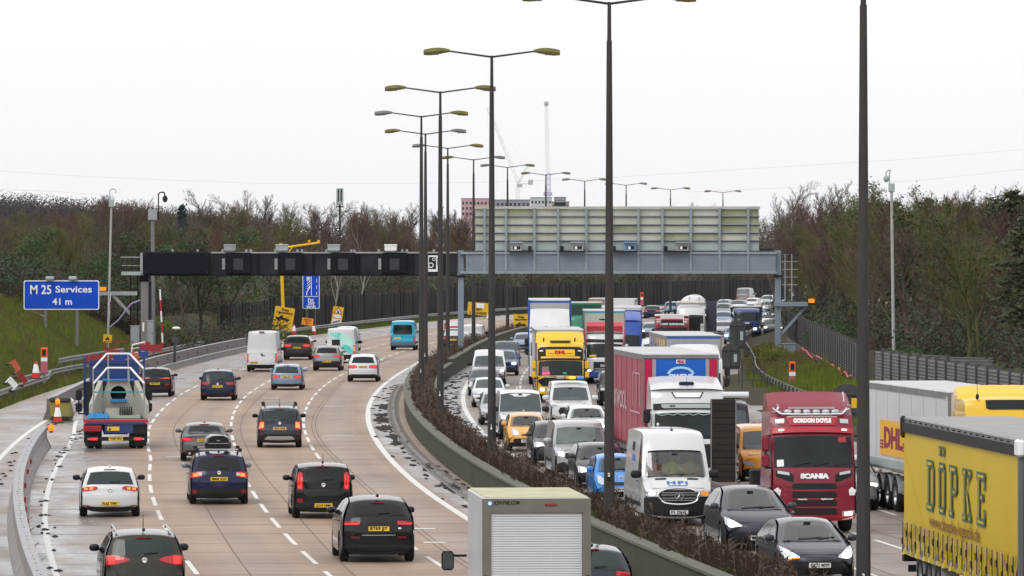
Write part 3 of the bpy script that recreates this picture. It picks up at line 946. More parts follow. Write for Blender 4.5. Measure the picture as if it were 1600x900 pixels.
for i, (px, zg, yt) in enumerate(zip(_lp, _lz, _ly)):
    z = lamp_pos(px, zg) if i > 7 else float(zg)
    hp = HC + (YH - yt) * z / FPX
    t = thing("street_lamp", LLAB[i], "street lamp", ((px - 800) * z / FPX, z, 0), -math.atan(slope(z)), "twin arm street lamps along the central reserve")
    m = MB(); m.cyl((0, 0, .3), (0, 0, 2.2), .155, .15, 10, False); m.cyl((0, 0, 2.2), (0, 0, hp * .72), .145, .095, 10, False); m.cyl((0, 0, hp * .72), (0, 0, hp - 1.05), .095, .075, 10, False); m.cyl((0, 0, hp - 1.05), (0, 0, hp), .058, .05, 8, False)
    m.build("column", M_LPOLE, t, True)
    for sx in (-1, 1):
        a = MB(); a.cyl((0, 0, hp - .05), (sx * 1.55, 0, hp + .16), .036, .03, 6); a.build("arm", M_LPOLE, t)
        h = MB()
        rows = []
        for q, (w, th_, dz) in enumerate(((.07, .07, 0), (.13, .13, .0), (.17, .17, -.01), (.18, .19, -.03), (.17, .18, -.05), (.14, .14, -.06))):
            x = sx * (1.45 + .9 * q / 5); zc = hp + .16 + dz
            rows.append([(x, -w, zc), (x, -w * .6, zc + th_ * .7), (x, w * .6, zc + th_ * .7), (x, w, zc), (x, w * .7, zc - th_ * .6), (x, -w * .7, zc - th_ * .6)])
        h.grid(rows, close=True); h.add(rows[0] + rows[-1], [(0, 1, 2, 3, 4, 5), (11, 10, 9, 8, 7, 6)])
        ln = h.build("lantern", M_LHEAD if (i < 4 or (i + (sx > 0)) % 2) else M_LHEAD2, t)
        MB().box((sx * 2.05, 0, hp + .045), (.42, .22, .05)).build("bowl", M_LHEAD2, ln)
    MB().box((0, -.11, 1.0), (.16, .06, .7)).build("door", M_LPOLE, t)
    if i < len(NUMS):
        pl = MB().box((-.03, -.17, 1.75 if i else 1.35), (.11, .01, .24)).build("number_plate", M_INK, t)
        pz = 1.75 if i else 1.35
        for q, ch in enumerate(NUMS[i]):
            lettering("number", ch, lambda x, y, q=q, pz=pz: (-.03 + x, -.18, pz + y + .05 - .11 * q), M_WHITEP, pl, size=.13, off=.006)
# ------------------------------------------------------------------ gantry (distance 400 m)
GZ = 400.0
gx = lambda px: (px - 800) * GZ / FPX
gz = lambda y: HC - (y - YH) * GZ / FPX
M_GBLUE = mat("gantry_blue_grey", (0.20, 0.245, 0.295), rough=0.55, metal=.1, var=.15, grime=.35, gcol=(.13, .15, .16), scale=.9)
M_GEDGE = mat("gantry_rib", (0.27, 0.31, 0.35), rough=0.5, metal=.1, grime=.3)
M_SIGNB = mat("sign_back_cream", (0.49, 0.49, 0.415), rough=0.6, var=.12, scale=.8, grime=.75, gcol=(.28, .29, .17), stretch=(1.6, 1, .5))
M_SIGNB2 = mat("sign_back_green", (0.36, 0.37, 0.25), rough=0.65, var=.25, scale=.9, grime=.9, gcol=(.17, .18, .07), stretch=(1.6, 1, .4))
M_SIGNB3 = mat("sign_back_bluegrey", (0.36, 0.42, 0.42), rough=0.6, var=.12, scale=.9, grime=.5, gcol=(.22, .26, .22), stretch=(1.6, 1, .4))
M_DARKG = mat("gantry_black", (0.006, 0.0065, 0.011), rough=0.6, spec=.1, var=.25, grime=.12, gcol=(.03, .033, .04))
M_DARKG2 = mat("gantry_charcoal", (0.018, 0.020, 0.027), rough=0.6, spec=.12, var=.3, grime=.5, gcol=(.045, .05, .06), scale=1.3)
gr = thing("road_gantry", "blue grey steel gantry over the oncoming queue, with the cream back of a huge sign", "gantry", (0, GZ, 0))
def gbox(name, m, px0, px1, y0, y1, d0, d1, parent, bev=0):
    mb = MB()
    c = ((gx(px0) + gx(px1)) / 2, (d0 + d1) / 2, (gz(y0) + gz(y1)) / 2)
    d = (abs(gx(px1) - gx(px0)), abs(d1 - d0), abs(gz(y1) - gz(y0)))
    (mb.bbox(c, d, bev) if bev else mb.box(c, d))
    return mb.build(name, m, parent)
def gtube(name, m, pts, r, parent, n=6):
    return MB().tube([(gx(a), d, gz(b)) for a, b, d in pts], r, n).build(name, m, parent)
cols = [742, 757, 790.5, 835, 872, 916, 953, 997.5, 1035, 1079.4, 1124.4, 1169, 1187]
rows = [326, 338, 351, 364, 376, 391.5]
for i in range(len(cols) - 1):
    for j in range(5):
        m = M_SIGNB3 if j == 4 else (M_SIGNB2 if (i >= 9 and rnd.random() < .55) or rnd.random() < .06 else M_SIGNB)
        gbox("sign_panel", m, cols[i] + .9, cols[i + 1] - .9, rows[j] + .7, rows[j + 1] - .5, .35 + rnd.uniform(-.012, .012), .41, gr)
for j in range(1, 6):
    gbox("sign_rail", M_GEDGE, 742.2, 1186.8, rows[j] - 1.2, rows[j] + .3, .20, .36, gr)
    gbox("rail_painted_shade", M_DARKG2, 742.2, 1186.8, rows[j] + .3, rows[j] + 1.2, .27, .345, gr)  # dark strip painted in for the shade under each rail
gbox("sign_top_rail", M_SIGNB, 741.5, 1188, 322.5, 326.5, .18, .45, gr)
for c in cols[1:-1]:
    gbox("sign_rib", M_GEDGE, c - 1.8, c + 1.8, 325, 394, .0, .3, gr)
gbox("beam_top_flange", M_GEDGE, 719, 1214, 393.5, 397, -.10, 1.5, gr)
gbox("beam_bottom_flange", M_GEDGE, 719, 1214, 424, 427.5, -.10, 1.5, gr)
bcols = [727] + cols[1:-1] + [1213]
for a, b in zip(bcols[:-1], bcols[1:]):
    gbox("beam_panel", M_GBLUE, a + 1.0, b - 1.0, 397.05, 423.95, .0, 1.4, gr)
for c in bcols[1:-1]:
    gbox("beam_rib", M_GEDGE, c - 1.7, c + 1.7, 397.1, 423.9, -.08, .05, gr)
for a, b in ((715.5, 724.5), (1211.5, 1220.5)):
    gbox("leg", M_GBLUE, a, b, 391, 572, .3, .85, gr)
    gbox("leg_collar", M_DARKG2, a - 3, b + 3, 430, 433, .15, 1.0, gr)
gbox("bracket", M_GEDGE, 710, 716, 427.6, 430, .2, .9, gr); gbox("bracket", M_GEDGE, 724.5, 731, 427.6, 430, .2, .9, gr)
for bx0, bx1, sx0, sx1, m in ((797.5, 816, 825, 831, M_GALV), (892, 912, 875, 881, M_GALV), (975, 994, 957, 962, mat("camera_box_blue", (.16, .27, .38), rough=.5)), (1056, 1076, 1037, 1043, M_GALV)):
    hb = gbox("camera_housing", m, bx0, bx1, 379, 392.5, -.55, .0, gr, .04)
    gbox("housing_hood", m, bx0 - 1, bx1 + 1, 377.5, 380, -.75, .0, hb)
    gbox("housing_opening", M_INK, bx0 + 4, bx1 - 3, 384.5, 389.5, -.56, -.545, hb)
    gbox("lens_window", M_WHITEP, bx0 + 6, bx0 + 10, 385, 389.3, -.575, -.562, hb)
    sc = gbox("small_camera", M_DARKG2, sx0, sx1, 384.5, 392.5, -.4, .0, gr)
    MB().cyl((gx((sx0 + sx1) / 2), -.42, gz(388)), (gx((sx0 + sx1) / 2), -.40, gz(388)), .08, .08, 10).build("camera_lens", M_INK, sc)
    gbox("shelf", M_DARKG2, min(bx0, sx0) - 2, max(bx1, sx1) + 2, 392.5, 393.6, -.6, .1, gr)
gbox("access_hatch", M_INK, 1187, 1208, 388.5, 391, .0, .5, gr)
# ladder and platform on the right end
gtube("ladder_frame", M_DARKG2, [(1222, 396, .3), (1247.5, 397, .3), (1247.5, 405, .3), (1222, 404, .3)], .035, gr)
for x in (1227, 1237.5): gtube("ladder_stile", M_GALV, [(x, 397, .3), (x, 470, .3)], .045, gr)
for y in (397, 409, 421, 433, 445): gtube("ladder_hoop", M_GALV, [(1222, y, .3), (1247, y, .3)], .025, gr)
gtube("handrail", M_DARKG2, [(1222, 445, .2), (1222, 470, .2)], .03, gr); gtube("handrail", M_DARKG2, [(1247, 445, .2), (1247, 470, .2)], .03, gr)
gbox("platform", M_GBLUE, 1211, 1262, 472, 478.5, .0, 1.0, gr); gbox("walkway", M_DARKG2, 1262, 1293, 473.5, 476, .1, .9, gr)
gtube("brace", M_GBLUE, [(1217, 527, .5), (1261, 478, .5)], .13, gr, 4)
gbox("work_lamp", M_AMBER, 1264, 1273, 467, 473, .3, .6, gr)

# left half: dark lane-signal gantry
gl = thing("lane_signal_gantry", "black lane signal gantry over the traffic driving away, displays switched off", "gantry", (0, GZ, 0))
gbox("beam", M_DARKG2, 330, 714, 396, 429, .15, 1.4, gl)
gbox("beam_top_flange", M_GALV, 330, 714, 393.6, 395.9, .05, 1.5, gl)
gbox("beam_bottom_flange", M_DARKG, 224, 714, 429.1, 431, .05, 1.5, gl)
for q in (402, 488, 560, 644, 690): gbox("beam_rib", M_DARKG, q, q + 3, 396, 429, .05, .15, gl)
ms = gbox("message_sign", M_DARKG, 223.5, 329, 393.2, 430, -.35, .6, gl, .12)
gbox("display_face", mat("display_black", (.006, .008, .015), rough=.5, spec=.1), 231, 322, 398, 426, -.36, -.345, ms)
for q in (228.5, 324): 
    for y in (399, 425): MB().cyl((gx(q), -.39, gz(y)), (gx(q), -.35, gz(y)), .10, .10, 10).build("corner_bolt", M_DARKG2, ms)
gbox("end_plate", M_GALV, 219.5, 223.2, 395, 428, -.2, .5, gl)
for (a, b) in ((353, 393), (435, 474), (517.5, 556), (597, 637)):
    s = gbox("lane_signal", M_DARKG, a, b, 394.5, 428, -.3, .12, gl, .06)
    c = (a + b) / 2
    gbox("signal_face", mat("signal_grey_screen", (.035, .038, .048), rough=.35), c - 8, c + 7, 404, 421.5, -.32, -.305, s)
    for q in (a + 5, b - 5):
        for y in (399, 424): MB().cyl((gx(q), -.33, gz(y)), (gx(q), -.30, gz(y)), .05, .05, 8).build("corner_bolt", M_DARKG2, s)
    gbox("white_marker", M_GALV, a - 6, a - 1.5, 404, 421, .10, .145, gl)
for (a, b, m) in ((350, 368, M_GALV), (431, 450, M_SIGNB3), (512, 531, M_SIGNB3), (601, 620, M_WHITEP)):
    s = gbox("radar_box", m, a, b, 383.5, 392.5, -.2, .4, gl, .05)
    gbox("radar_lid", m, a - .6, b + .6, 381.8, 384.4, -.25, .45, s, .03)
    gbox("radar_foot", M_GALV, a + 3, b - 3, 392.4, 393.7, -.1, .3, gl)
for q in (268, 307, 346, 383, 390, 428, 463, 470, 508, 547, 552, 590, 627, 634, 676):
    gbox("sensor_stub", M_GALV, q, q + 3.2, 389.5, 393.7, .1, .3, gl)
cs = gbox("camera_sign", M_WHITEP, 669, 686, 399, 424.5, .02, .05, gl)
gbox("camera_symbol_body", M_INK, 670.2, 681.3, 401.5, 420.5, .005, .018, cs)
for (x, y, r) in ((673.4, 414.3, .19), (677.9, 405, .115)):
    mb = MB(); mb.lathe([(r, -.004), (r * .68, -.004)], (gx(x), .0, gz(y)), 'y', 16); mb.build("symbol_ring", M_WHITEP, cs)
for y in (403, 407, 411): gbox("symbol_bar", M_INK, 683, 684, y, y + 3, .008, .018, cs)
gbox("leg", mat("gantry_leg_grey", (.20, .195, .19), rough=.7, grime=.4), 219.5, 231, 431, 560, .3, .85, gl)
gbox("leg_head", M_DARKG, 218, 232, 431, 440, .25, .9, gl)
pl = gbox("side_platform", M_SIGNB3, 189.5, 224, 424.5, 430, .0, 1.2, gl)
gtube("platform_rail", M_GALV, [(188, 402, .1), (222, 402, .1)], .04, pl); gtube("platform_rail", M_GALV, [(189, 415, .1), (222, 415, .1)], .03, pl)
for q in (189.5, 198, 207, 216): gtube("rail_upright", M_DARKG2, [(q, 402, .1), (q, 425, .1)], .03, pl)
for x in (203.5, 214.5): gtube("ladder_stile", M_DARKG, [(x, 430, .4), (x, 535, .4)], .05, gl)
for y in range(436, 534, 8): gtube("ladder_rung", M_DARKG, [(203.5, y, .4), (214.5, y, .4)], .02, gl)
gbox("side_arm", M_GALV, 155, 214, 455.5, 461.5, .3, .6, gl)
gtube("arm_brace", M_GALV, [(175, 461, .5), (203, 491, .5)], .12, gl, 4)
gbox("cable_duct", M_DARKG2, 232, 236, 440, 535, .4, .6, gl)
gbox("leg_label", M_WHITEP, 222, 225, 504, 518, .27, .29, gl)
wlamp = gbox("work_lamp", M_AMBER, 155.5, 165, 448.5, 454, .2, .5, gl)
def cabinet(px, y, z, w, h, d, label, m=M_GALV):
    x = (px - 800) * z / FPX
    hb = HC - (y - YH) * z / FPX
    t = thing("roadside_cabinet", label, "cabinet", (x, z, hb), 0)
    MB().bbox((0, 0, h / 2), (w, d, h), .03).build("case", m, t)
    MB().bbox((0, 0, h + .02), (w + .08, d + .08, .06), .02).build("lid", m, t)
    MB().box((0, -d / 2 - .01, h / 2), (w * .86, .02, h * .86)).build("door", m, t)
    MB().box((w * .32, -d / 2 - .03, h / 2), (.03, .03, .12)).build("handle", M_BLACK, t)
cabinet(211, 540, 396, .62, 1.35, .4, "grey roadside cabinet left of the dark gantry's leg")
cabinet(235, 541, 396, .42, 1.75, .4, "slim grey roadside cabinet right of the dark gantry's leg")
cabinet(1231, 580, 380, 1.15, 1.8, .5, "large grey cabinet at the foot of the right gantry leg", M_GBLUE)
cabinet(1211, 578, 378, .55, 1.3, .5, "small dark cabinet beside the right gantry leg", M_BLACK)
cabinet(1243, 584, 370, .8, .9, .5, "low wide grey cabinet in front of the larger one on the right verge", M_GBLUE)

# ------------------------------------------------------------------ signs
M_SBLUE = mat("sign_blue", (0.006, 0.068, 0.50), rough=0.6, spec=.08, var=.06, grime=.1)
M_SYEL = mat("sign_yellow", (0.72, 0.42, 0.012), rough=0.45, var=.08, grime=.15, gcol=(.4, .25, .03))
M_SORG = mat("sign_orange", (0.85, 0.34, 0.015), rough=0.45, var=.06)
M_SBACK = mat("sign_back_dark", (0.045, 0.05, 0.052), rough=0.5, var=.2, grime=.3)
M_SPOLE = mat("sign_post_grey", (0.17, 0.17, 0.16), rough=0.6, grime=.4)
def sign(px, y, z, w, h, label, cat="road sign", tilt=0.0, m=M_SYEL, posts=(), post_y=None, border=None, name="road_sign", rz=0.0, pr=.06):
    """board centred on the photo position at distance z; posts: x offsets; their feet meet the ground"""
    x = (px - 800) * z / FPX; zc = HC - (y - YH) * z / FPX
    t = thing(name, label, cat, (x, z, 0), rz)
    hz = -.2
    if posts:
        u = x - float(mid(z))
        hz = float(terrain_h(np.array([z]), np.array([u]), np.array([x]))[0]) - .3
    R = Matrix.Rotation(tilt, 3, 'Y')
    C = Vector((0, 0, zc))
    def pl(dx, dz, d): return tuple(C + R @ Vector((dx, d, dz)))
    def poly(name_, pts, d0, d1, mm, parent):
        n = len(pts)
        vs = [pl(a, b, d0) for a, b in pts] + [pl(a, b, d1) for a, b in pts]
        fs = [tuple(range(n)), tuple(range(2 * n - 1, n - 1, -1))] + [((i + 1) % n, i, n + i, n + (i + 1) % n) for i in range(n)]
        return MB().add(vs, fs).build(name_, mm, parent)
    def rrect(w_, h_, r_):
        p = []
        for cx, cy, a0 in ((w_ / 2 - r_, h_ / 2 - r_, 0), (-w_ / 2 + r_, h_ / 2 - r_, 90), (-w_ / 2 + r_, -h_ / 2 + r_, 180), (w_ / 2 - r_, -h_ / 2 + r_, 270)):
            for k in range(4):
                a = math.radians(a0 + 30 * k); p.append((cx + r_ * math.cos(a), cy + r_ * math.sin(a)))
        return p
    bd = poly("board", rrect(w, h, min(w, h) * .06), -.02, .03, border or m, t)
    if border: poly("face", rrect(w - .12, h - .12, min(w, h) * .05), -.03, -.021, m, bd)
    for q in posts:
        MB().cyl((q, .10, hz), (q, .10, zc + h * .4), pr, pr, 8).build("post", M_SPOLE, t)
    t['_b'] = 0
    del t['_b']
    def write(s, dx, dz, size, mm=M_INK, off=.012, width=None, nm="lettering"):
        vs, fs = text_geom(s, size=size, off=off, width=width)
        return MB().add([pl(dx + v.x, dz + v.y, -.035) for v in vs], fs).build(nm, mm, bd)
    def shape(pts, mm, nm="symbol", d=-.036): return poly(nm, pts, d, d + .004, mm, bd)
    return t, bd, write, shape, pl

# blue services sign
t, bd, wr_, sh, pl = sign(96, 461, 372, 4.94, 1.92, "large blue motorway services sign with white border on the left bank", m=M_SBLUE, posts=(-1.05, 1.02), border=M_WHITEP, name="services_sign", pr=.11)
wr_("M 25", -1.35, .36, .82, M_WHITEP, .012, 1.38); wr_("Services", .80, .38, .60, M_WHITEP, .010, 2.38); wr_("41 m", .05, -.42, .60, M_WHITEP, .010, 1.28)
for q in (-.75, .75): MB().bbox((q, -.15, HC - (461 - YH) * 372 / FPX + 1.10), (.52, .4, .26), .06).build("sign_light", M_SIGNB3, t)
# 350 yards sign
t, bd, wr_, sh, pl = sign(486, 455, 535, 1.6, 3.3, "tall narrow blue sign with white crawler lane diagram behind the dark gantry", m=M_SBLUE, posts=(-.4, .42), border=M_WHITEP, pr=.04)
wr_("For", .0, -.80, .40, M_WHITEP, .012); wr_("350", 0, -1.12, .42, M_WHITEP, .012); wr_("yards", 0, -1.46, .40, M_WHITEP, .012)
sh([(-.65, -.52), (.65, -.52), (.65, -.47), (-.65, -.47)], M_WHITEP)
sh([(-.40, 1.0), (-.12, 1.0), (-.12, 1.35), (-.40, 1.35)], M_WHITEP)
sh([(.0, -.4), (.06, -.4), (.06, 1.4), (.0, 1.4)], M_WHITEP)
for k in range(3): sh([(.5, -.38 + k * .6), (.55, -.38 + k * .6), (.55, -.06 + k * .6), (.5, -.06 + k * .6)], M_WHITEP)
for k in range(4): sh([(-.42, .2 + k * .24), (-.34, .2 + k * .24), (-.02, .5 + k * .24), (-.05, .56 + k * .24)], M_WHITEP)
sh([(-.45, -.4), (-.37, -.4), (-.36, -.1), (-.05, .4), (-.12, .42), (-.44, -.08)], M_WHITEP)
def tow_truck(sh, s, dx, dz):
    q = lambda pts: [(dx + a * s, dz + b * s) for a, b in pts]
    sh(q([(-1.0, -.15), (-.95, .12), (-.55, .16), (-.4, .42), (-.02, .42), (.0, .12), (.95, .02), (.95, -.2), (-1.0, -.2)]), M_INK)
    sh(q([(.1, .08), (.9, .38), (.92, .32), (.2, .02)]), M_INK)
    for c in (-.6, .55): sh(q([(c + .2 * math.cos(k * math.pi / 5), -.22 + .2 * math.sin(k * math.pi / 5)) for k in range(10)]), M_INK, d=-.0395)
t, bd, wr_, sh, pl = sign(443, 498, 500, 1.75, 2.05, "leaning yellow sign with a tow truck and End on the left verge", tilt=math.radians(9), posts=(-.5, .5), pr=.04)
wr_("Free", .05, .78, .34); wr_("recovery", .05, .46, .36, width=1.45); tow_truck(sh, .62, -.05, .0); wr_("End", 0, -.62, .42)
t, bd, wr_, sh, pl = sign(480.5, 502.5, 522, 1.05, .66, "small orange sign about a camera below the tall blue sign", m=M_SORG, tilt=math.radians(8), posts=(-.3, .3), pr=.03)
wr_("Camera", 0, .19, .22, M_REDP); wr_("not in", 0, .0, .2, M_REDP); wr_("use", 0, -.2, .2, M_REDP)
t, bd, wr_, sh, pl = sign(527, 494, 546, 1.02, 1.85, "yellow backed roadworks sign with a red triangle above white panels", tilt=math.radians(9), posts=(-.3, .3), pr=.04)
sh([(-.42, .22), (.42, .22), (0, .88)], M_REDP); sh([(-.29, .29), (.29, .29), (0, .74)], M_WHITEP, d=-.040)
sh([(-.12, .32), (.16, .32), (.02, .56), (-.06, .5)], M_INK, d=-.044)
sh([(-.36, -.16), (.36, -.16), (.36, .14), (-.36, .14)], M_WHITEP); wr_("End", 0, 0.0, .24)
sh([(-.42, -.82), (.42, -.82), (.42, -.28), (-.42, -.28)], M_WHITEP); sh([(-.34, -.74), (-.34, -.62), (.32, -.32), (.36, -.44)], M_INK, d=-.040)
t, bd, wr_, sh, pl = sign(747, 482.5, 640, 2.35, 1.42, "leaning yellow telephone number board by the far dark fence", tilt=math.radians(4), posts=(-.7, .7), pr=.05)
sh([(-.2, .12), (.65, .12), (.65, .62), (-.2, .62)], M_WHITEP); wr_("800", .1, -.06, .42); wr_("12 5000", .05, -.48, .42, width=1.9)
t, bd, wr_, sh, pl = sign(814, 506.5, 500, 1.37, 1.80, "upright yellow tow truck sign in the central reserve beside the lorries", posts=(-.4, .4), pr=.04)
wr_("Free", .0, .64, .30); wr_("recovery", .0, .36, .30, width=1.1); tow_truck(sh, .5, 0, -.05); wr_("Ends", 0, -.62, .32)
MB().box((0, -.02, HC - (506.5 - YH) * 500 / FPX + .98), (1.2, .1, .12)).build("top_bar", M_BLACK, t)
# sign backs on the right
def sign_back(px, y0, y1, z, w, label, yel=False):
    x = (px - 800) * z / FPX; t0 = HC - (y0 - YH) * z / FPX; t1 = HC - (y1 - YH) * z / FPX
    t = thing("road_sign", label, "road sign", (x, z, 0))
    pts = [(w / 2, t1)] + [(w / 2 * math.cos(a), t0 - w * .38 + w * .38 * math.sin(a)) for a in np.linspace(0, math.pi, 9)] + [(-w / 2, t1)]
    b = MB().prism(pts, 0, .05).build("board", M_SBACK, t)
    MB().box((0, -.02, t0 - w * .4), (w * .98, .04, .05)).build("channel", M_BLACK, b)
    MB().box((0, -.02, t1 + .15), (w * .98, .04, .05)).build("channel", M_BLACK, b)
    MB().box((w * .25, -.03, (t0 + t1) / 2 - .1), (w * .18, .02, (t0 - t1) * .3), None).build("label_plate", M_SYEL if yel else M_SIGNB3, b)
    for q in (-.05, .30): MB().cyl((q * w * 1.4, -.05, -.1), (q * w * 1.4, -.05, t0 - .2), .035, .035, 8).build("post", M_SBACK, t)
sign_back(1152.5, 500, 545, 400, 1.15, "round topped dark back of a sign before the far headlights")
sign_back(1142, 537, 577, 330, 1.05, "round topped dark back of a sign just above the red trailer's headboard")
sign_back(1323, 600, 652, 232, 1.20, "round topped dark sign back with a yellow label by the nearest lamp column", True)
fr = thing("sign_frame", "empty thin steel sign frame on the right verge behind the dark lorry cab", "sign frame", ((1177 - 800) * 318 / FPX, 318, 0))
for q in (-.62, 0, .62): MB().cyl((q, 0, -.1), (q, 0, 1.75), .03, .03, 6).build("upright", M_SBACK, fr)
for h in (.55, 1.1, 1.72): MB().cyl((-.64, 0, h), (.64, 0, h), .028, .028, 6).build("crossbar", M_SBACK, fr)

# emergency telephones and posts
def sos(px, ytop, z, h, label):
    x = (px - 800) * z / FPX; zt = HC - (ytop - YH) * z / FPX
    t = thing("emergency_telephone", label, "emergency telephone", (x, z, zt - h))
    MB().box((0, 0, h * .2), (.14, .12, h * .7)).build("post", M_SPOLE, t)
    b = MB().bbox((0, 0, h * .84), (.36, .3, h * .32), .03).build("housing", mat("phone_orange", (.75, .13, .015), rough=.4), t)
    MB().box((0, -.16, h * .84), (.2, .02, h * .2)).build("symbol", M_INK, b)
    MB().box((0, 0, h * .62), (.34, .24, h * .13)).build("white_band", M_WHITEP, t)
    MB().box((0, -.02, h * .36), (.36, .22, h * .38)).build("pink_cover", mat("pink_plastic", (.45, .10, .16), rough=.5), t)
sos(1238, 565, 312, 1.75, "orange emergency telephone on the right verge")
sos(69, 543, 312, 1.7, "orange emergency telephone on the left bank below the blue sign")
sos(1003, 457, 700, 1.9, "tiny orange emergency telephone against the far dark fence")

# masts
def mast(px0, px1, y0, y1, z, r, label, m, head, name="camera_mast"):
    a = Vector(((px0 - 800) * z / FPX, z, HC - (y0 - YH) * z / FPX)); b = Vector(((px1 - 800) * z / FPX, z, HC - (y1 - YH) * z / FPX))
    t = thing(name, label, "camera mast", (a.x, z, 0))
    d = Vector((a.x, z, 0))
    MB().cyl(a - d - Vector((0, 0, 2)), b - d, r, r * .8, 8).build("pole", m, t)
    head(t, b - d)
    return t
def hook(t, b, sg=1, dome=True):
    pts = [b + Vector((-.12, 0, 0)), b + Vector((-.12, 0, .9)), b + Vector((-.05, 0, 1.05)), b + Vector((.15 * sg, 0, 1.08)), b + Vector((.30 * sg, 0, .98)), b + Vector((.30 * sg, 0, .75))]
    MB().tube(pts, .035, 6).build("swan_neck", M_SIGNB3, t)
    MB().bbox(b + Vector((0, 0, .1)), (.34, .3, .5), .04).build("equipment_box", M_SIGNB3, t)
    if dome: MB().ell(b + Vector((.30 * sg, 0, .6)), (.16, .16, .2)).build("dome_camera", M_SIGNB3, t)
M_PMAST = mat("pale_mast", (.40, .41, .40), rough=.5, metal=.2, grime=.4)
mast(167, 174, 548, 320, 385, .085, "thin pale camera mast with a curled top above the blue sign", M_PMAST, lambda t, b: hook(t, b, 1, False))
mast(1397, 1393, 560, 296, 318, .095, "tall pale camera mast rising in front of the right hand trees", M_PMAST, lambda t, b: hook(t, b, -1, True))
def camhead(t, b):
    MB().box(b + Vector((0, 0, .30)), (.62, .5, .74)).build("control_box", M_GALV, t)
    MB().tube([b + Vector((.42, 0, .0)), b + Vector((.42, 0, 1.8)), b + Vector((.55, 0, 1.92)), b + Vector((.85, 0, 1.92)), b + Vector((.9, 0, 1.5))], .05, 6).build("swan_neck", M_DARKG2, t)
    MB().ell(b + Vector((.9, 0, 1.45)), (.19, .19, .26)).build("dome_camera", M_DARKG2, t)
mast(240, 238.5, 545, 342, 412, .16, "grey post with a dome camera above the black gantry's left end", mat("camera_post_grey", (.19, .19, .19), rough=.6, grime=.3), camhead)
def ph(t, b):
    MB().bbox(b + Vector((0, 0, 1.0)), (1.1, .8, 2.7), .1).build("antenna_shroud", M_SIGNB3, t)
    for q in (-.22, .22): MB().box(b + Vector((q, -.42, 1.2)), (.18, .04, 1.9)).build("antenna_slot", M_DARKG2, t)
    MB().box(b + Vector((0, 0, -.6)), (1.3, .3, .2)).build("headframe", M_DARKG2, t)
mast(531, 531, 420, 317, 900, .2, "telephone mast with a pale boxy antenna above the trees", M_DARKG2, ph, "telephone_mast")
ym = thing("yellow_camera_mast", "tall yellow mast with a level arm reaching right behind the black gantry", "camera mast", ((443 - 800) * 506 / FPX, 506, 0))
M_YP = mat("mast_yellow", (.80, .46, .01), rough=.4)
q = 506 / FPX
MB().cyl((.05, 0, 0), (-.25, 0, HC - (380 - YH) * q), .15, .14, 8).build("pole", M_YP, ym)
MB().cyl((-.3, 0, HC - (388 - YH) * q), (57 * q, 0, HC - (379 - YH) * q), .10, .09, 8).build("arm", M_YP, ym)
MB().tube([(8 * q, 0, HC - (394 - YH) * q), (14 * q, 0, HC - (386 - YH) * q), (30 * q, 0, HC - (383 - YH) * q)], .05, 6).build("arm_stay", M_YP, ym)
for w in (40, 55): MB().bbox((w * q, 0, HC - (377 - YH) * q), (.22, .2, .24), .03).build("camera", M_SORG, ym)
tl = thing("traffic_counter_post", "dark post with a white cap at the end of the doubled safety fence", "post", ((273 - 800) * 374 / FPX, 374, 0))
MB().cyl((0, 0, 0), (0, 0, 2.55), .09, .09, 8).build("post", M_SBACK, tl); MB().ell((.1, 0, 2.65), (.28, .15, .1)).build("cap", M_WHITEP, tl); MB().box((0, 0, 1.9), (.4, .25, .35)).build("junction_box", M_SBACK, tl)

def ranging(px0, y0, px1, y1, z, label):
    a = Vector(((px0 - 800) * z / FPX, z, HC - (y0 - YH) * z / FPX)); b = Vector(((px1 - 800) * z / FPX, z, HC - (y1 - YH) * z / FPX))
    t = thing("goal_post_pole", label, "marker pole", (a.x, z, 0)); d = Vector((a.x, z, 0))
    n = 5
    for k in range(n):
        MB().cyl((a - d).lerp(b - d, k / n), (a - d).lerp(b - d, (k + 1) / n), .06, .06, 6).build("band", M_REDP if k % 2 else M_WHITEP, t)
    MB().ell(a - d, (.12, .12, .12)).build("foot", M_REDP, t)
ranging(254, 537, 250, 452, 388, "red and white height warning pole right of the dark gantry's leg")
ranging(169, 528, 172, 457, 386, "red and white height warning pole left of the dark gantry's leg")
t, bd, wr_, sh, pl = sign(168, 529, 384, .58, .54, "small tilted yellow square sign under the red and white pole", tilt=math.radians(5), posts=(0,), pr=.03)
sh([(-.16, -.1), (.16, -.1), (0, .16)], M_INK)
# bunting: purple-white cable marker strings
M_PURP = mat("bunting_purple", (.30, .24, .42), rough=.5, var=.4, scale=4)
bt = thing("bunting_line", "purple and white warning tape sagging between poles above the left bank", "tape")
q = 384 / FPX
def pxs(pts, z): return [((a - 800) * z / FPX, z, HC - (b - YH) * z / FPX) for a, b in pts]
MB().tube(pxs([(172, 511), (186, 499), (196, 486), (206, 474), (219, 469)], 386), .055, 5).build("tape_line", M_PURP, bt)
bt = thing("bunting_line", "purple and white warning tape draped left of the blue sign's post", "tape")
MB().tube(pxs([(-4, 493), (20, 491), (36, 485), (52, 487), (68, 494)], 380), .05, 5).build("tape_line", M_PURP, bt)

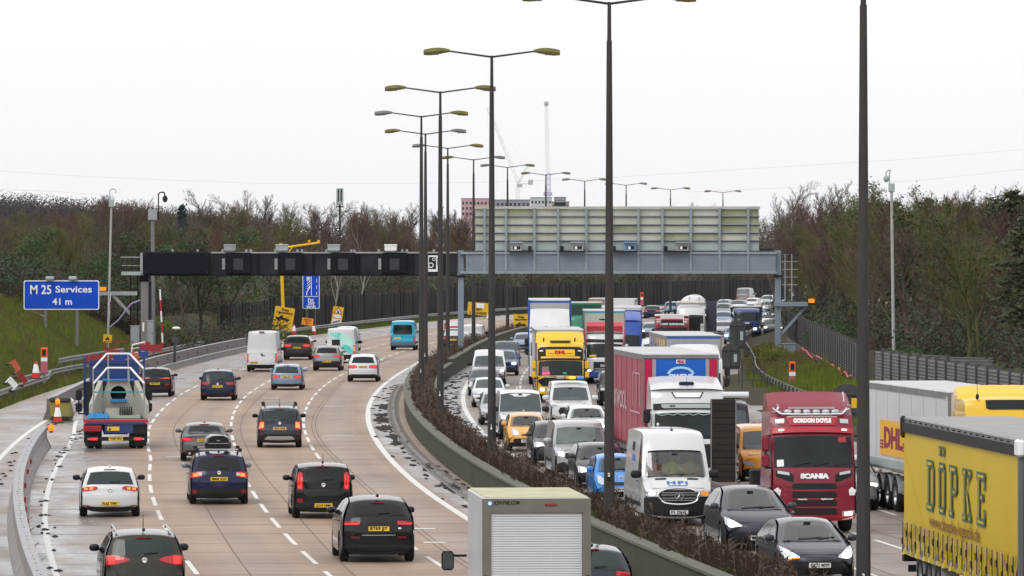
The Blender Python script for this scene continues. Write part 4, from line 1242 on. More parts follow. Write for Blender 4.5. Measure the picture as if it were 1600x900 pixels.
# site clutter on the left verge
def pbarrier(px, y, z, w, m, label, rz=0., tilt=0., h=.72):
    x = (px - 800) * z / FPX; zb = HC - (y - YH) * z / FPX
    t = thing("pedestrian_barrier", label, "plastic barrier", (x, z, zb), rz, "plastic site barriers on the left verge")
    R = Matrix.Rotation(tilt, 3, 'Y')
    for a in (-1, 1): MB().box(R @ Vector((a * w / 2, 0, h / 2)), (.06, .06, h), R).build("upright", m, t)
    for a in (.97, .5): MB().box(R @ Vector((0, 0, h * a)), (w, .05, .08), R).build("rail", m, t)
    MB().box(R @ Vector((0, 0, h * .72)), (w * .9, .03, h * .34), R).build("panel", m, t)
    for a in (-1, 1): MB().box(R @ Vector((a * w / 2, 0, .03)), (.1, .5, .06), R).build("foot", M_BLACK, t)
M_PRED = mat("barrier_red", (.30, .025, .03), rough=.5); M_PBLU = mat("barrier_blue", (.02, .06, .26), rough=.5); M_PORG = mat("barrier_orange", (.55, .12, .06), rough=.5)
for a in [(143, 576, 338, .8, M_PRED, "red plastic barrier leaning at the left of the stacked pile", .3, .1),
          (153, 574, 341, .8, M_PRED, "red plastic barrier with white panels in the middle of the stacked pile", -.4, -.1),
          (162, 573, 344, .75, M_PRED, "red plastic barrier at the right of the stacked pile", .5, .2),
          (186, 571, 348, .65, M_PBLU, "blue plastic barrier left of the pair by the safety fence", .2, .05),
          (197, 568, 351, .65, M_PBLU, "blue plastic barrier next to the orange one", -.2, -.08),
          (208, 569, 353, .5, M_PORG, "orange plastic barrier beside the blue pair", .3, .12),
          (222, 565, 357, .6, M_PBLU, "single blue plastic barrier further along the safety fence", .1, .1),
          (176, 565, 352, .9, M_PRED, "red plastic barrier behind the blue ones", .1, 0),
          (240, 556, 372, 1.1, M_PRED, "far red plastic barrier below the dark gantry's leg", .1, 0),
          (228, 556, 374, 1.0, M_PRED, "far red plastic barrier left of the gantry's leg", -.2, .1),
          (28, 597, 300, .55, M_PRED, "fallen red plastic barrier low on the left bank", .4, .9, .45),
          (12, 606, 292, .55, M_WHITEP, "fallen white plastic barrier on the grass at the left edge", .5, .8, .5),
          (16, 577, 312, .6, M_PORG, "orange plastic barrier lying in the grass at the left edge", .3, 1.0, .5)]: pbarrier(*a)
fr = thing("red_fence_panel", "red openwork fence panel under the yellow square sign", "fence panel", pxs([(185, 555)], 380)[0])
for a in (-.95, 0, .95): MB().box((a, 0, .3), (.06, .06, 1.3)).build("upright", M_PRED, fr)
for a in (.45, .9): MB().box((0, 0, a), (1.9, .04, .05)).build("rail", M_PRED, fr)
wb = thing("white_frame_barrier", "white tubular frame barrier leaning on the safety fence", "barrier", pxs([(216, 552)], 378)[0])
MB().tube([(-.45, 0, 0), (-.4, 0, .55), (.45, 0, .75), (.55, 0, .15), (-.45, 0, 0)], .05, 6).build("frame", M_WHITEP, wb); MB().tube([(-.42, 0, .3), (.5, 0, .45)], .035, 6).build("crossbar", M_WHITEP, wb)
MB().box((.62, 0, .62), (.3, .2, .3)).build("red_end", M_PRED, wb)
def bcone(px, y, z, label): cone(((px - 800) * z / FPX, z, HC - (y - YH) * z / FPX), label, .95)
bcone(56, 592, 303, "tall red and white marker cone standing on the left bank")
bcone(490, 523, 520, "small traffic cone behind the safety fence near the vans")
bcone(459, 523, 500, "small traffic cone beside the black car on the verge")
bcone(763, 502, 640, "distant traffic cone under the phone number board")

# ------------------------------------------------------------------ far skyline: buildings, cranes, power lines
FZ = 3600.0
fx = lambda px: (px - 800) * FZ / FPX
fz = lambda y: HC - (y - YH) * FZ / FPX
def fbuild(px0, px1, y, label, m, floors=3, bays=9, name="apartment_block", roof=None):
    t = thing(name, label, "building", (fx((px0 + px1) / 2), FZ, 0))
    w = fx(px1) - fx(px0); h = fz(y)
    MB().box((0, 0, h / 2), (w, 26, h)).build("wall", m, t)
    MB().box((0, 0, h + .25), (w + .6, 26.6, .5)).build("roof", roof or M_GALV, t)
    wm = MB().box((0, 0, 0), (w / bays * .5, .3, 1.7)).mesh("window", M_DGLASS)
    for f in range(floors):
        for b in range(bays):
            put("window", wm, t, (-w / 2 + w * (b + .5) / bays, -13.1, h - 2.6 - f * 3.4))
M_BRICKR = mat("far_red_cladding", (.52, .34, .34), rough=.8); M_BGREY = mat("far_grey_cladding", (.26, .26, .30), rough=.8); M_BPALE = mat("far_pale_cladding", (.5, .52, .55), rough=.8)
fbuild(721, 768, 311, "red clad far building at the left of the skyline", M_BRICKR, 3, 8)
fbuild(768, 828, 313, "dark grey far building below the luffing crane", M_BGREY, 3, 9)
fbuild(829, 862, 309.5, "pale far building between the two cranes", M_BPALE, 3, 6)
fbuild(862, 889, 316, "reddish far building right of the upright crane", mat("far_brown", (.34, .25, .25), rough=.8), 2, 6)
fbuild(866, 884, 309, "stepped upper block of the far grey building", M_BGREY, 2, 4)
M_CRW = mat("crane_hazy_white", (.72, .73, .75), rough=.5); M_CRP = mat("crane_violet", (.40, .38, .58), rough=.5)  # crane colours paled to paint in the distance haze
def lattice(mb, a, b, w, n, r):
    a = Vector(a); b = Vector(b); d = (b - a); L = d.length; d.normalize()
    s = d.cross(Vector((0, 1, 0))).normalized(); e = Vector((0, 1, 0))
    cs = [(s * x + e * y) * w / 2 for x, y in ((-1, -1), (1, -1), (1, 1), (-1, 1))]
    for c in cs: mb.cyl(a + c, b + c, r, r, 4, False)
    for k in range(n):
        p, q = a + d * L * k / n, a + d * L * (k + 1) / n
        for i in range(4):
            c0, c1 = cs[i], cs[(i + 1) % 4]
            mb.cyl(p + c0, q + c1 if k % 2 else p + c1, r * .7, r * .7, 3, False)
            mb.cyl(p + c1, q + c0, r * .7, r * .7, 3, False)
c1 = thing("tower_crane", "pale luffing tower crane with its jib raised to the left", "crane", (fx(809), FZ, 0))
X0 = fx(809)
pf = lambda px, y: (fx(px) - X0, 0, fz(y))
mb = MB(); lattice(mb, (0, 0, 0), pf(809, 289), 2.2, 22, .22); mb.build("mast", M_CRW, c1)
mb = MB(); lattice(mb, pf(810, 286), pf(762, 168), 1.7, 26, .16); mb.build("jib", M_CRW, c1)
mb = MB(); lattice(mb, pf(810, 287), pf(825, 258), 1.2, 8, .16); mb.build("mast_head", M_CRW, c1)
mb = MB(); mb.cyl(pf(825, 258), pf(772, 190), .07, .07, 4); mb.cyl(pf(825, 258), pf(829, 286), .09, .09, 4); mb.cyl(pf(762, 168), pf(762, 196), .06, .06, 4); mb.build("stays", M_CRW, c1)
MB().box(pf(829, 285), (3.2, 3, 3.2)).build("counterweight", mat("crane_grey", (.42, .42, .44), rough=.6), c1)
MB().box(pf(812, 290), (3.4, 3, 2.2)).build("slewing_cab", mat("crane_grey", (.42, .42, .44), rough=.6), c1)
MB().box(pf(820, 287), (5, 2, .8)).build("counter_jib", M_CRW, c1)
c2 = thing("tower_crane", "upright tower crane with a vertical jib and violet lower mast", "crane", (fx(856), FZ, 0))
X0 = fx(856)
mb = MB(); lattice(mb, (0, 0, 0), pf(856, 301), 2.2, 20, .2); lattice(mb, pf(857, 306), pf(857, 270), 2.6, 8, .22); mb.build("mast", M_CRP, c2)
mb = MB(); lattice(mb, pf(856, 270), pf(853.5, 164), 2.0, 24, .15); mb.build("jib", M_CRW, c2)
MB().ell(pf(853.5, 162), (1.6, 1, 1.8)).build("jib_head", mat("crane_grey", (.42, .42, .44), rough=.6), c2)
MB().box(pf(856, 303), (5.5, 3, 2.4)).build("slewing_cab", M_CRP, c2)
M_WIRE = mat("power_line", (.62, .63, .65), rough=.6)
def wire(label, pts, z, r):
    t = thing("power_line", label, "power line")
    MB().tube([((a - 800) * z / FPX, z, HC - (b - YH) * z / FPX) for a, b in pts], r, 4).build("wire", M_WIRE, t)
wire("upper overhead power line above the left trees", [(-20, 266), (140, 276), (300, 283), (420, 287), (600, 287), (800, 284), (962, 277)], 1500, .045)
wire("lower overhead power line above the left trees", [(-20, 295), (80, 299), (170, 305)], 1450, .05)
wire("overhead power line crossing the sky at the upper right", [(960, 277), (1200, 262), (1400, 250), (1620, 232)], 1500, .045)
wire("overhead power line just above the right hand trees", [(1080, 300), (1300, 290), (1450, 281), (1620, 262)], 1480, .05)
# ------------------------------------------------------------------ vehicles
def chaikin(P, it=2):
    P = np.array(P, float)
    for _ in range(it):
        Q = [P[0]]
        for a, b in zip(P[:-1], P[1:]):
            Q.append(a * .75 + b * .25); Q.append(a * .25 + b * .75)
        Q.append(P[-1])
        P = np.array(Q)
    return P

def _clear(n, b, L):
    o = n.nodes['Material Output']
    tr = _node(n, "ShaderNodeBsdfTransparent"); tr.inputs[0].default_value = (.62, .68, .68, 1)
    gl = _node(n, "ShaderNodeBsdfGlossy"); gl.inputs['Roughness'].default_value = .05
    lw = _node(n, "ShaderNodeFresnel"); lw.inputs['IOR'].default_value = 1.5
    ad = _node(n, "ShaderNodeMath", operation='ADD'); ad.inputs[1].default_value = .07; L(lw.outputs[0], ad.inputs[0])
    mx = _node(n, "ShaderNodeMixShader"); L(ad.outputs[0], mx.inputs[0]); L(tr.outputs[0], mx.inputs[1]); L(gl.outputs[0], mx.inputs[2])
    L(mx.outputs[0], o.inputs['Surface'])
M_CLEAR = uvmat("clear_windscreen_glass", _clear)

class Shell:
    """car or van body: a side profile (y, z, edge rounding) swept across a width law"""
    FS = [-1, -.97, -.92, -.84, -.7, -.5, -.25, 0, .25, .5, .7, .84, .92, .97, 1]
    def __init__(s, ctrl, W, L, H, zb, roof, tf=.14, tr=.10, lf=.9, lr=.7, wheel=(.33, 0, 0), sill=.24, track=None):
        s.P = chaikin(ctrl, 2); s.W = W; s.L = L; s.H = H; s.zb = zb; s.rr = roof
        s.tf, s.tr, s.lf, s.lr = tf, tr, lf, lr; s.sill = sill; s.wheel = wheel
        T = np.gradient(s.P[:, :2], axis=0)
        T /= np.maximum(1e-9, np.linalg.norm(T, axis=1))[:, None]
        s.N = np.stack([T[:, 1], -T[:, 0]], 1)
        s.ir = int(np.argmax(s.P[:, 1]))
        F = s.P[:s.ir + 1]; R = s.P[s.ir:]
        s.zf = np.maximum.accumulate(F[:, 1]) + np.arange(len(F)) * 1e-6
        s.zr = np.minimum.accumulate(R[:, 1]) - np.arange(len(R)) * 1e-6
    def w(s, y, z):
        h = s.L / 2
        k = 1.0
        u = (y - (h - s.lf)) / s.lf
        if u > 0: k = 1 - s.tf * min(u, 1) ** 2.2
        u = (-y - (h - s.lr)) / s.lr
        if u > 0: k = 1 - s.tr * min(u, 1) ** 2.2
        zs = .55
        if z < zs: q = 1 - .05 * ((zs - z) / zs) ** 2
        elif z < s.zb: q = 1 - .035 * ((z - zs) / max(.01, s.zb - zs)) ** 2
        else:
            t = (z - s.zb) / max(.05, s.H - s.zb)
            q = .965 - (.965 - s.rr) * min(1.05, t) ** 1.15
        return s.W / 2 * k * q
    def S(s, i, f):
        y, z, c = s.P[i]; n = s.N[i]
        d = c * abs(f) ** 3.2
        return (f * s.w(y, z), y - n[0] * d, z - n[1] * d)
    def onend(s, end, x, z, off):
        """point on the rear (end=-1) or front (end=1) at viewer's x and height z"""
        if end < 0: i = s.ir + float(np.interp(-z, -s.zr, np.arange(len(s.zr))))
        else: i = float(np.interp(z, s.zf, np.arange(len(s.zf))))
        i0 = int(min(i, len(s.P) - 2)); t = i - i0
        y, zz, c = s.P[i0] * (1 - t) + s.P[i0 + 1] * t
        n = s.N[i0] * (1 - t) + s.N[i0 + 1] * t
        f = min(1.0, abs(x) / max(.05, s.w(y, zz)))
        d = c * f ** 3.2
        return ((x if end < 0 else -x), y - n[0] * (d - off), z - n[1] * (d * .6 - off))
    def body(s, name, m, parent, hole=None, skip_under=True):
        mb = MB()
        n = len(s.P); nf = len(s.FS)
        o = len(mb.v)
        for i in range(n):
            for f in s.FS: mb.v.append(s.S(i, f))
        for i in range(n - 1):
            for j in range(nf - 1):
                if hole:
                    z = (s.P[i][1] + s.P[i + 1][1]) / 2
                    fm = abs(s.FS[j] + s.FS[j + 1]) / 2
                    if i < s.ir and hole[0] < z < hole[1] and fm < hole[2]: continue
                mb.f.append((o + i * nf + j, o + i * nf + j + 1, o + (i + 1) * nf + j + 1, o + (i + 1) * nf + j))
        # sides
        E = [s.S(i, 1.0) for i in range(n)]
        ey = np.array([e[1] for e in E]); ez = np.array([e[2] for e in E])
        a = int(np.argmax(ey)); b = int(np.argmin(ey))
        uy, uz = ey[a:b + 1][::-1], ez[a:b + 1][::-1]
        r, yf, yr = s.wheel
        ys = set(np.linspace(ey[b] + .004, ey[a] - .004, 30))
        ra = r * 1.17
        for yc in (yf, yr):
            for k in np.linspace(-1, 1, 13): ys.add(yc + ra * k * .999)
        ys = sorted(y for y in ys if ey[b] < y < ey[a])
        K = 11
        for sg in (-1, 1):
            rows = []
            for y in ys:
                zt = float(np.interp(y, np.maximum.accumulate(uy), uz))
                zl = s.sill
                if y > ey[0]: zl = float(np.interp(y, ey[:a + 1], ez[:a + 1])) if a > 0 else s.sill
                if y < ey[-1] and b < n - 1: zl = float(np.interp(-y, -ey[b:][::-1] if False else -ey[b:], ez[b:])) if np.all(np.diff(-ey[b:]) >= 0) else float(np.interp(y, ey[b:], ez[b:]))
                for yc in (yf, yr):
                    if abs(y - yc) < ra: zl = max(zl, r + math.sqrt(max(0, ra * ra - (y - yc) ** 2)))
                zl = min(zl, zt - .01)
                rows.append([(sg * s.w(y, zl + (zt - zl) * k / (K - 1)), y, zl + (zt - zl) * k / (K - 1)) for k in range(K)])
            if sg < 0: rows = rows[::-1]
            mb.grid(rows)
        return mb.build(name, m, parent, smooth=True)
    def patch(s, name, end, cols, m, parent, off=.008, nz=4, dx=.13, skirt=.03):
        """panel lying on the front or rear: cols = [(x, ztop, zbottom), ...]"""
        C = []
        for (x0, a0, b0), (x1, a1, b1) in zip(cols[:-1], cols[1:]):
            k = max(1, int(abs(x1 - x0) / dx))
            for q in range(k):
                t = q / k
                C.append((x0 + (x1 - x0) * t, a0 + (a1 - a0) * t, b0 + (b1 - b0) * t))
        C.append(cols[-1])
        rows = [[s.onend(end, x, zt + (zb - zt) * k / nz, off) for k in range(nz + 1)] for x, zt, zb in C]
        mb = MB()
        if end > 0: rows_ = rows
        mb.grid(rows)
        if skirt:
            rim = [rows[i][0] for i in range(len(rows))] + [rows[-1][k] for k in range(1, nz + 1)] + [rows[i][nz] for i in range(len(rows) - 2, -1, -1)] + [rows[0][k] for k in range(nz - 1, 0, -1)]
            inn = [(p[0], p[1] - end * skirt, p[2]) for p in rim]
            mb.grid([rim, inn], close=True)
        return mb.build(name, m, parent, smooth=False)
    def side(s, name, sg, quad, m, parent, off=.006, nu=4, nv=4, skirt=.02):
        """panel on the flank: quad = four (y, z) corners, in order"""
        rows = []
        for i in range(nu + 1):
            u = i / nu; r = []
            for j in range(nv + 1):
                v = j / nv
                y = (quad[0][0] * (1 - u) + quad[1][0] * u) * (1 - v) + (quad[3][0] * (1 - u) + quad[2][0] * u) * v
                z = (quad[0][1] * (1 - u) + quad[1][1] * u) * (1 - v) + (quad[3][1] * (1 - u) + quad[2][1] * u) * v
                r.append((sg * (s.w(y, z) + off), y, z))
            rows.append(r)
        mb = MB(); mb.grid(rows)
        rim = [rows[i][0] for i in range(nu + 1)] + [rows[-1][k] for k in range(1, nv + 1)] + [rows[i][nv] for i in range(nu - 1, -1, -1)] + [rows[0][k] for k in range(nv - 1, 0, -1)]
        mb.grid([rim, [(p[0] - sg * skirt, p[1], p[2]) for p in rim]], close=True)
        return mb.build(name, m, parent)

_WH = {}
def wheel_meshes(r, w, dark=False, steel=False):
    key = (round(r, 3), w, dark, steel)
    if key in _WH: return _WH[key]
    t = MB()
    t.lathe([(r * .62, -w / 2), (r * .90, -w / 2), (r * .98, -w * .36), (r, -w * .2), (r, w * .2), (r * .98, w * .36), (r * .90, w / 2), (r * .62, w / 2)], (0, 0, 0), 'x', 22)
    rm = MB()
    rm.lathe([(r * .64, w * .46), (r * .60, w * .42), (r * .56, w * .22), (r * .2, w * .26), (0, w * .28)], (0, 0, 0), 'x', 20)
    rm.lathe([(r * .64, -w * .46), (r * .60, -w * .2), (0, -w * .2)], (0, 0, 0), 'x', 20)
    if not steel:
        for k in range(5):
            a = 2 * math.pi * k / 5
            R = Matrix.Rotation(a, 3, 'X')
            rm.box(R @ Vector((w * .36, 0, r * .34)), (w * .18, r * .14, r * .54), R)
    else:
        for k in range(10):
            a = 2 * math.pi * k / 10
            rm.cyl((w * .25, r * .28 * math.cos(a), r * .28 * math.sin(a)), (w * .36, r * .28 * math.cos(a), r * .28 * math.sin(a)), r * .035, r * .03, 5)
        rm.cyl((w * .2, 0, 0), (w * .52, 0, 0), r * .16, r * .13, 10)
    _WH[key] = (t.mesh("tyre", M_TYRE, True), rm.mesh("rim", M_DRIM if dark else M_RIM, False))
    return _WH[key]

def wheel(parent, x, y, r, w=.22, dark=False, steel=False, rot=0):
    tm, rmm = wheel_meshes(r, w, dark, steel)
    o = put("wheel", tm, parent, (x, y, r), (rot, 0, 0 if x > 0 else math.pi))
    put("rim", rmm, o)
    return o

def place(px, s, heading, L, label, cat, name, group=None, dyaw=0.0):
    """empty for a vehicle whose near end is centred on photo column px at scale s px/m; heading +1 drives away, -1 towards"""
    z = FPX / s; x = (px - 800) / s
    m = slope(z + 2.0)
    if heading > 0:
        th_ = -math.atan(m) + dyaw
        fw = Vector((-math.sin(th_), math.cos(th_), 0)); c = Vector((x, z, 0)) + fw * L / 2
    else:
        th_ = math.pi - math.atan(m) + dyaw
        fw = Vector((-math.sin(th_), math.cos(th_), 0)); c = Vector((x, z, 0)) - fw * L / 2
    return thing(name, label, cat, c, th_, group)

def plate(sh, t, end, z, txt, x=0.0, w=.52, h=.115, m=None, off=.03, tcol=None):
    m = m or (M_PLATEY if end < 0 else M_PLATEW)
    p = sh.onend(end, x, z, off)
    sgn = 1 if end < 0 else -1
    y = p[1]
    pl = MB().box((p[0], y, z), (w, .012, h)).build("number_plate", m, t)
    if txt:
        d = -.010 if end < 0 else .010
        lettering("plate_lettering", txt, lambda a, b: (p[0] + sgn * a, y + d, z + b), tcol or M_INK, pl, size=.105, off=.004, width=w * .86)
    return pl

def prof(L, H, nose=.70, cowl=1.0, cowl_y=1.1, roof_f=1.95, roof_r=.50, glass_z=1.0, glass_y=.14, tail_z=.72, gc=.20, cf=.26, cr=.20, trunk=None, tilt=.05, nose_up=.45):
    """side profile from the front valance over the roof to the rear valance"""
    F, R = L / 2, -L / 2
    p = [(F - .14, gc, cf), (F - .04, gc + .10, cf), (F, nose_up, cf), (F - .03, nose * .9, cf), (F - .12, nose, cf * .8), (F - .45, nose + (cowl - nose) * .5, .10),
         (F - cowl_y + .1, cowl - .03, .07), (F - cowl_y, cowl, .08), (F - cowl_y - .06, cowl + .04, .12), (F - roof_f + .15, H - .13, .12), (F - roof_f - .12, H - .045, .10),
         (F - roof_f - .6, H - .005, .07), (((F - roof_f - .6) + (R + roof_r + .6)) / 2, H, .06), (R + roof_r + .6, H - .02, .06), (R + roof_r + .1, H - .065, .08), (R + roof_r, H - .10, .10)]
    if trunk:
        dl, dz = trunk
        p += [(R + dl + .15, dz + .12, .14), (R + dl, dz + .03, .12), (R + .12, dz - .005, .10), (R + .03, dz - .05, .16)]
    else:
        p += [(R + glass_y + .03, glass_z + .06, .16), (R + glass_y - .02, glass_z - .02, .16)]
    p += [(R + tilt, tail_z + .06, cr), (R + .03, tail_z - .10, cr), (R, tail_z - .18, cr), (R, .48, cr), (R + .02, gc + .10, cr), (R + .12, gc, cr)]
    return p

def mirror(t, m, x, y, z, sg, big=1.0):
    o = MB().ell((sg * (x + .12 * big), y, z + .05), (.115 * big, .075 * big, .085 * big), 2.8, 12, 8).build("wing_mirror", m, t, True)
    MB().box((sg * (x + .0), y + .02, z + .0), (.12, .05, .035)).build("mirror_arm", M_BLACK, o)
    return o

def symm(cols): return [(-x, a, b) for x, a, b in reversed(cols)], cols

def win_cols(zt, zb, ht, hb, arch=.012):
    return [(-hb, zb + (zt - zb) * .12, zb + .012), (-ht, zt - .012, zb), (-ht * .5, zt, zb - arch), (0, zt + .004, zb - arch), (ht * .5, zt, zb - arch), (ht, zt - .012, zb), (hb, zb + (zt - zb) * .12, zb + .012)]

def make_car(name, label, cat, px, s, heading, W, L, H, pm, pk, rear=None, front=None, group=None, wr=.33, roof=.76, zb=None, belt=None, lod=0, mirror_m=None, glass=None, rim_dark=False, side_gl=None, tf=.14, tr=.10, dyaw=0, sill=.25, hole=None, van=False):
    t = place(px, s, heading, L, label, cat, name, group, dyaw)
    zb = zb or pk.get('cowl', 1.0)
    wf, wrr = L / 2 - pk.get('ohf', .86), -L / 2 + pk.get('ohr', .80)
    pk = {k: v for k, v in pk.items() if k not in ('ohf', 'ohr')}
    sh = Shell(prof(L, H, **pk), W, L, H, zb, roof, wheel=(wr, wf, wrr), sill=sill, tf=tf, tr=tr)
    clear = heading < 0 and lod == 0 and not van and glass is None and not (front or {}).get('glass')
    if clear:
        wz = (front or {}).get('win', (H - .14, zb + .05, W * .33, W * .40)); hole = (wz[1] + .035, wz[0] - .02, .76); glass = M_CLEAR
        F = L / 2 - pk.get('cowl_y', 1.1)
        MB().bbox((0, F - .25, zb - .06), (W * .74, .5, .14), .05).build("dashboard", M_UNDER, t)
        for sx in (-.37, .37):
            MB().bbox((sx, F - 1.35, zb - .05), (.46, .2, .62), .07).build("seat", M_SEAT, t); MB().bbox((sx, F - 1.37, zb + .34), (.25, .12, .18), .05).build("headrest", M_SEAT, t)
        MB().lathe([(.18, 0), (.195, -.015), (.18, -.03)], (.37, F - .62, zb + .02), 'y', 16).build("steering_wheel", M_BLACK, t)
    sh.body("body", pm, t, hole)
    MB().bbox((0, 0, .33), (W * .80, L * .90, .26), .05).build("underbody", M_UNDER, t)
    for y in (wf, wrr):
        for sg in (-1, 1):
            wheel(t, sg * (W / 2 - .125), y, wr, .22, rim_dark)
            MB().cyl((sg * (W / 2 - .30), y, wr), (sg * (W / 2 - .02), y, wr), wr * 1.13, wr * 1.13, 14).build("wheel_housing", M_UNDER, t) if False else None
    # side glass and doors
    F, R = L / 2, -L / 2
    cy, rf, rrr = F - pk.get('cowl_y', 1.1), F - pk.get('roof_f', 1.95), R + pk.get('roof_r', .5)
    gy = R + (pk['trunk'][0] if pk.get('trunk') else pk.get('glass_y', .14))
    zt = H - .16
    zl = zb + .035
    sgm = side_gl or M_DGLASS
    if van:
        b_ = cy - 1.15
        for sg in (-1, 1):
            sh.side("side_window", sg, [(cy - .18, zl), (b_, zl), (b_, zt - .12), (rf - .12, zt - .12)], sgm, t)
            if lod < 2:
                sh.side("front_door", sg, [(cy + .1, .36), (b_ - .06, .36), (b_ - .06, zl - .04), (cy + .1, zl - .04)], pm, t, .004)
                sh.side("side_door", sg, [(b_ - .12, .36), (b_ - 1.35, .36), (b_ - 1.35, zt), (b_ - .12, zt)], pm, t, .004)
                sh.side("rub_strip", sg, [(cy - .1, .66), (R + .2, .66), (R + .2, .54), (cy - .1, .54)], M_BLACK, t, .012)
                MB().box((sg * (sh.w(b_ + .15, zl - .15) + .03), b_ + .12, zl - .16), (.03, .18, .035)).build("door_handle", M_BLACK, t)
    else:
        bp = (cy + gy) / 2 + .12
        fr = lambda z: cy - .22 + (rf - .05 - cy + .22) * (z - zl) / (zt - zl)
        bk = lambda z: gy + .42 + (rrr + .22 - gy - .42) * (z - zl) / (zt - zl)
        for sg in (-1, 1):
            sh.side("side_window", sg, [(fr(zl), zl), (bp + .05, zl), (bp + .05, zt), (fr(zt), zt)], sgm, t)
            sh.side("side_window", sg, [(bp - .03, zl), (bk(zl), zl + .03), (bk(zt), zt - .01), (bp - .03, zt)], sgm, t)
            if lod < 2:
                sh.side("door", sg, [(cy - .02, .36), (bp + .03, .34), (bp + .03, zl - .03), (cy - .02, zl - .05)], pm, t, .005)
                sh.side("door", sg, [(bp - .0, .34), (wrr + .42, .36), (wrr + .25, zl - .02), (bp - .0, zl - .03)], pm, t, .005)
                for q in (bp + .18, wrr + .48):
                    MB().box((sg * (sh.w(q, zl - .14) + .03), q, zl - .14), (.03, .18, .03)).build("door_handle", pm, t)
    for sg in (-1, 1): mirror(t, mirror_m or pm, sh.w(cy - .3, zb) - .02, cy - .32, zl + .0, sg, 1.35 if van else 1.0)
    gm = glass
    if rear is not None or heading > 0:
        r = rear or {}
        wz = r.get('win', (H - .14, zb + .0, W * .32, W * .37))
        if wz:
            g = sh.patch("rear_window", -1, win_cols(*wz), gm or r.get('glass', M_TGLASS), t, .006)
            if lod < 1:
                q = sh.onend(-1, 0, wz[1] + .03, .03); q2 = sh.onend(-1, .30, wz[1] + .05, .03)
                MB().cyl(q, q2, .012, .010, 5).build("rear_wiper", M_BLACK, t)
                q = sh.onend(-1, 0, wz[0] + .045, .012)
                MB().box((q[0], q[1], q[2]), (.34, .05, .03)).build("high_brake_lamp", r.get('hbl', M_REFL), t)
        if r.get('gate', True) and lod < 2:
            zt_, zb_, hw = r.get('gate') if isinstance(r.get('gate'), tuple) else (wz[1] - .03, .56, W * .34)
            sh.patch("tailgate", -1, [(-hw * 1.04, zt_, zb_ + .10), (-hw * .9, zt_, zb_), (hw * .9, zt_, zb_), (hw * 1.04, zt_, zb_ + .10)], r.get('gatem', pm), t, .005)
        lo = r.get('low', (.42, .20, W * .40))
        if lo: sh.patch("lower_bumper", -1, [(-lo[2], lo[0] - .05, lo[1] + .04), (-lo[2] * .8, lo[0], lo[1]), (lo[2] * .8, lo[0], lo[1]), (lo[2], lo[0] - .05, lo[1] + .04)], r.get('lowm', M_BLACK), t, .012)
        if r.get('diff'):
            d = r['diff']; sh.patch("skid_plate", -1, [(-d[2], d[1] + .02, d[1]), (-d[2] * .8, d[0], d[1]), (d[2] * .8, d[0], d[1]), (d[2], d[1] + .02, d[1])], M_SILVER, t, .022)
        tl = r.get('tail', [(W * .27, .95, .80), (W * .44, .95, .78)])
        for cols in symm(tl):
            lamp = sh.patch("tail_light", -1, cols, r.get('tailm', M_TAIL), t, .016, dx=.08)
        for k, tl2 in enumerate(r.get('lit', [])):
            mm = M_TAILON
            if len(tl2) == 2 and not isinstance(tl2[0], tuple): pass
            for cols in symm(tl2): sh.patch("lit_element", -1, cols, r.get('litm', mm), lamp, .024, dx=.08, skirt=.008)
        for tl2 in r.get('white', []):
            for cols in symm(tl2): sh.patch("reverse_lens", -1, cols, M_HEAD, lamp, .022, dx=.08, skirt=.008)
        rf_ = r.get('refl', (W * .36, W * .44, .36, .30))
        if rf_:
            for cols in symm([(rf_[0], rf_[2], rf_[3]), (rf_[1], rf_[2], rf_[3])]): sh.patch("reflector", -1, cols, M_REFL, t, .02, skirt=.01)
        if r.get('plate'): plate(sh, t, -1, r['plate'][0], r['plate'][1], *(r['plate'][2:]))
        if r.get('badge'):
            q = sh.onend(-1, 0, r['badge'], .02)
            MB().lathe([(.062, -.02), (.05, -.03), (0, -.025)], q, 'y', 14).build("badge", M_CHROME, t)
        if r.get('pillar'):
            zt_, zb_, x0, x1 = r['pillar']
            for cols in symm([(x0, zt_, zb_), (x1, zt_, zb_)]): sh.patch("dark_pillar", -1, cols, M_DGLASS, t, .004)
        if r.get('exh'):
            for q in (-1, 1):
                p = sh.onend(-1, q * r['exh'], .30, .02); MB().cyl((p[0], p[1] - .02, .30), (p[0], p[1] + .12, .30), .05, .05, 10).build("exhaust", M_SILVER, t)
    if front is not None or heading < 0:
        r = front or {}
        wz = r.get('win', (H - .14, zb + .05, W * .33, W * .40))
        sh.patch("windscreen", 1, win_cols(*wz, .03), gm or r.get('glass', M_GLASS), t, .006)
        if lod < 1:
            q = sh.onend(1, -.35, wz[1] + .015, .02); q2 = sh.onend(1, .25, wz[1] + .045, .02)
            MB().cyl(q, q2, .011, .011, 5).build("wiper", M_BLACK, t)
            q = sh.onend(1, .12, wz[1] + .01, .02); q2 = sh.onend(1, .55, wz[1] + .06, .02)
            MB().cyl(q, q2, .011, .011, 5).build("wiper", M_BLACK, t)
            q = sh.onend(1, 0, wz[0] - .07, .008)
            MB().box(q, (.16, .04, .07)).build("mirror_sensor", M_BLACK, t)
        bon = r.get('bonnet', (wz[1] - .06, pk.get('nose', .7) + .03, W * .36))
        if bon and lod < 2: sh.patch("bonnet", 1, [(-bon[2], bon[0] - .03, bon[1] + .02), (-bon[2] * .85, bon[0], bon[1]), (0, bon[0] + .0, bon[1] - .02), (bon[2] * .85, bon[0], bon[1]), (bon[2], bon[0] - .03, bon[1] + .02)], pm, t, .005)
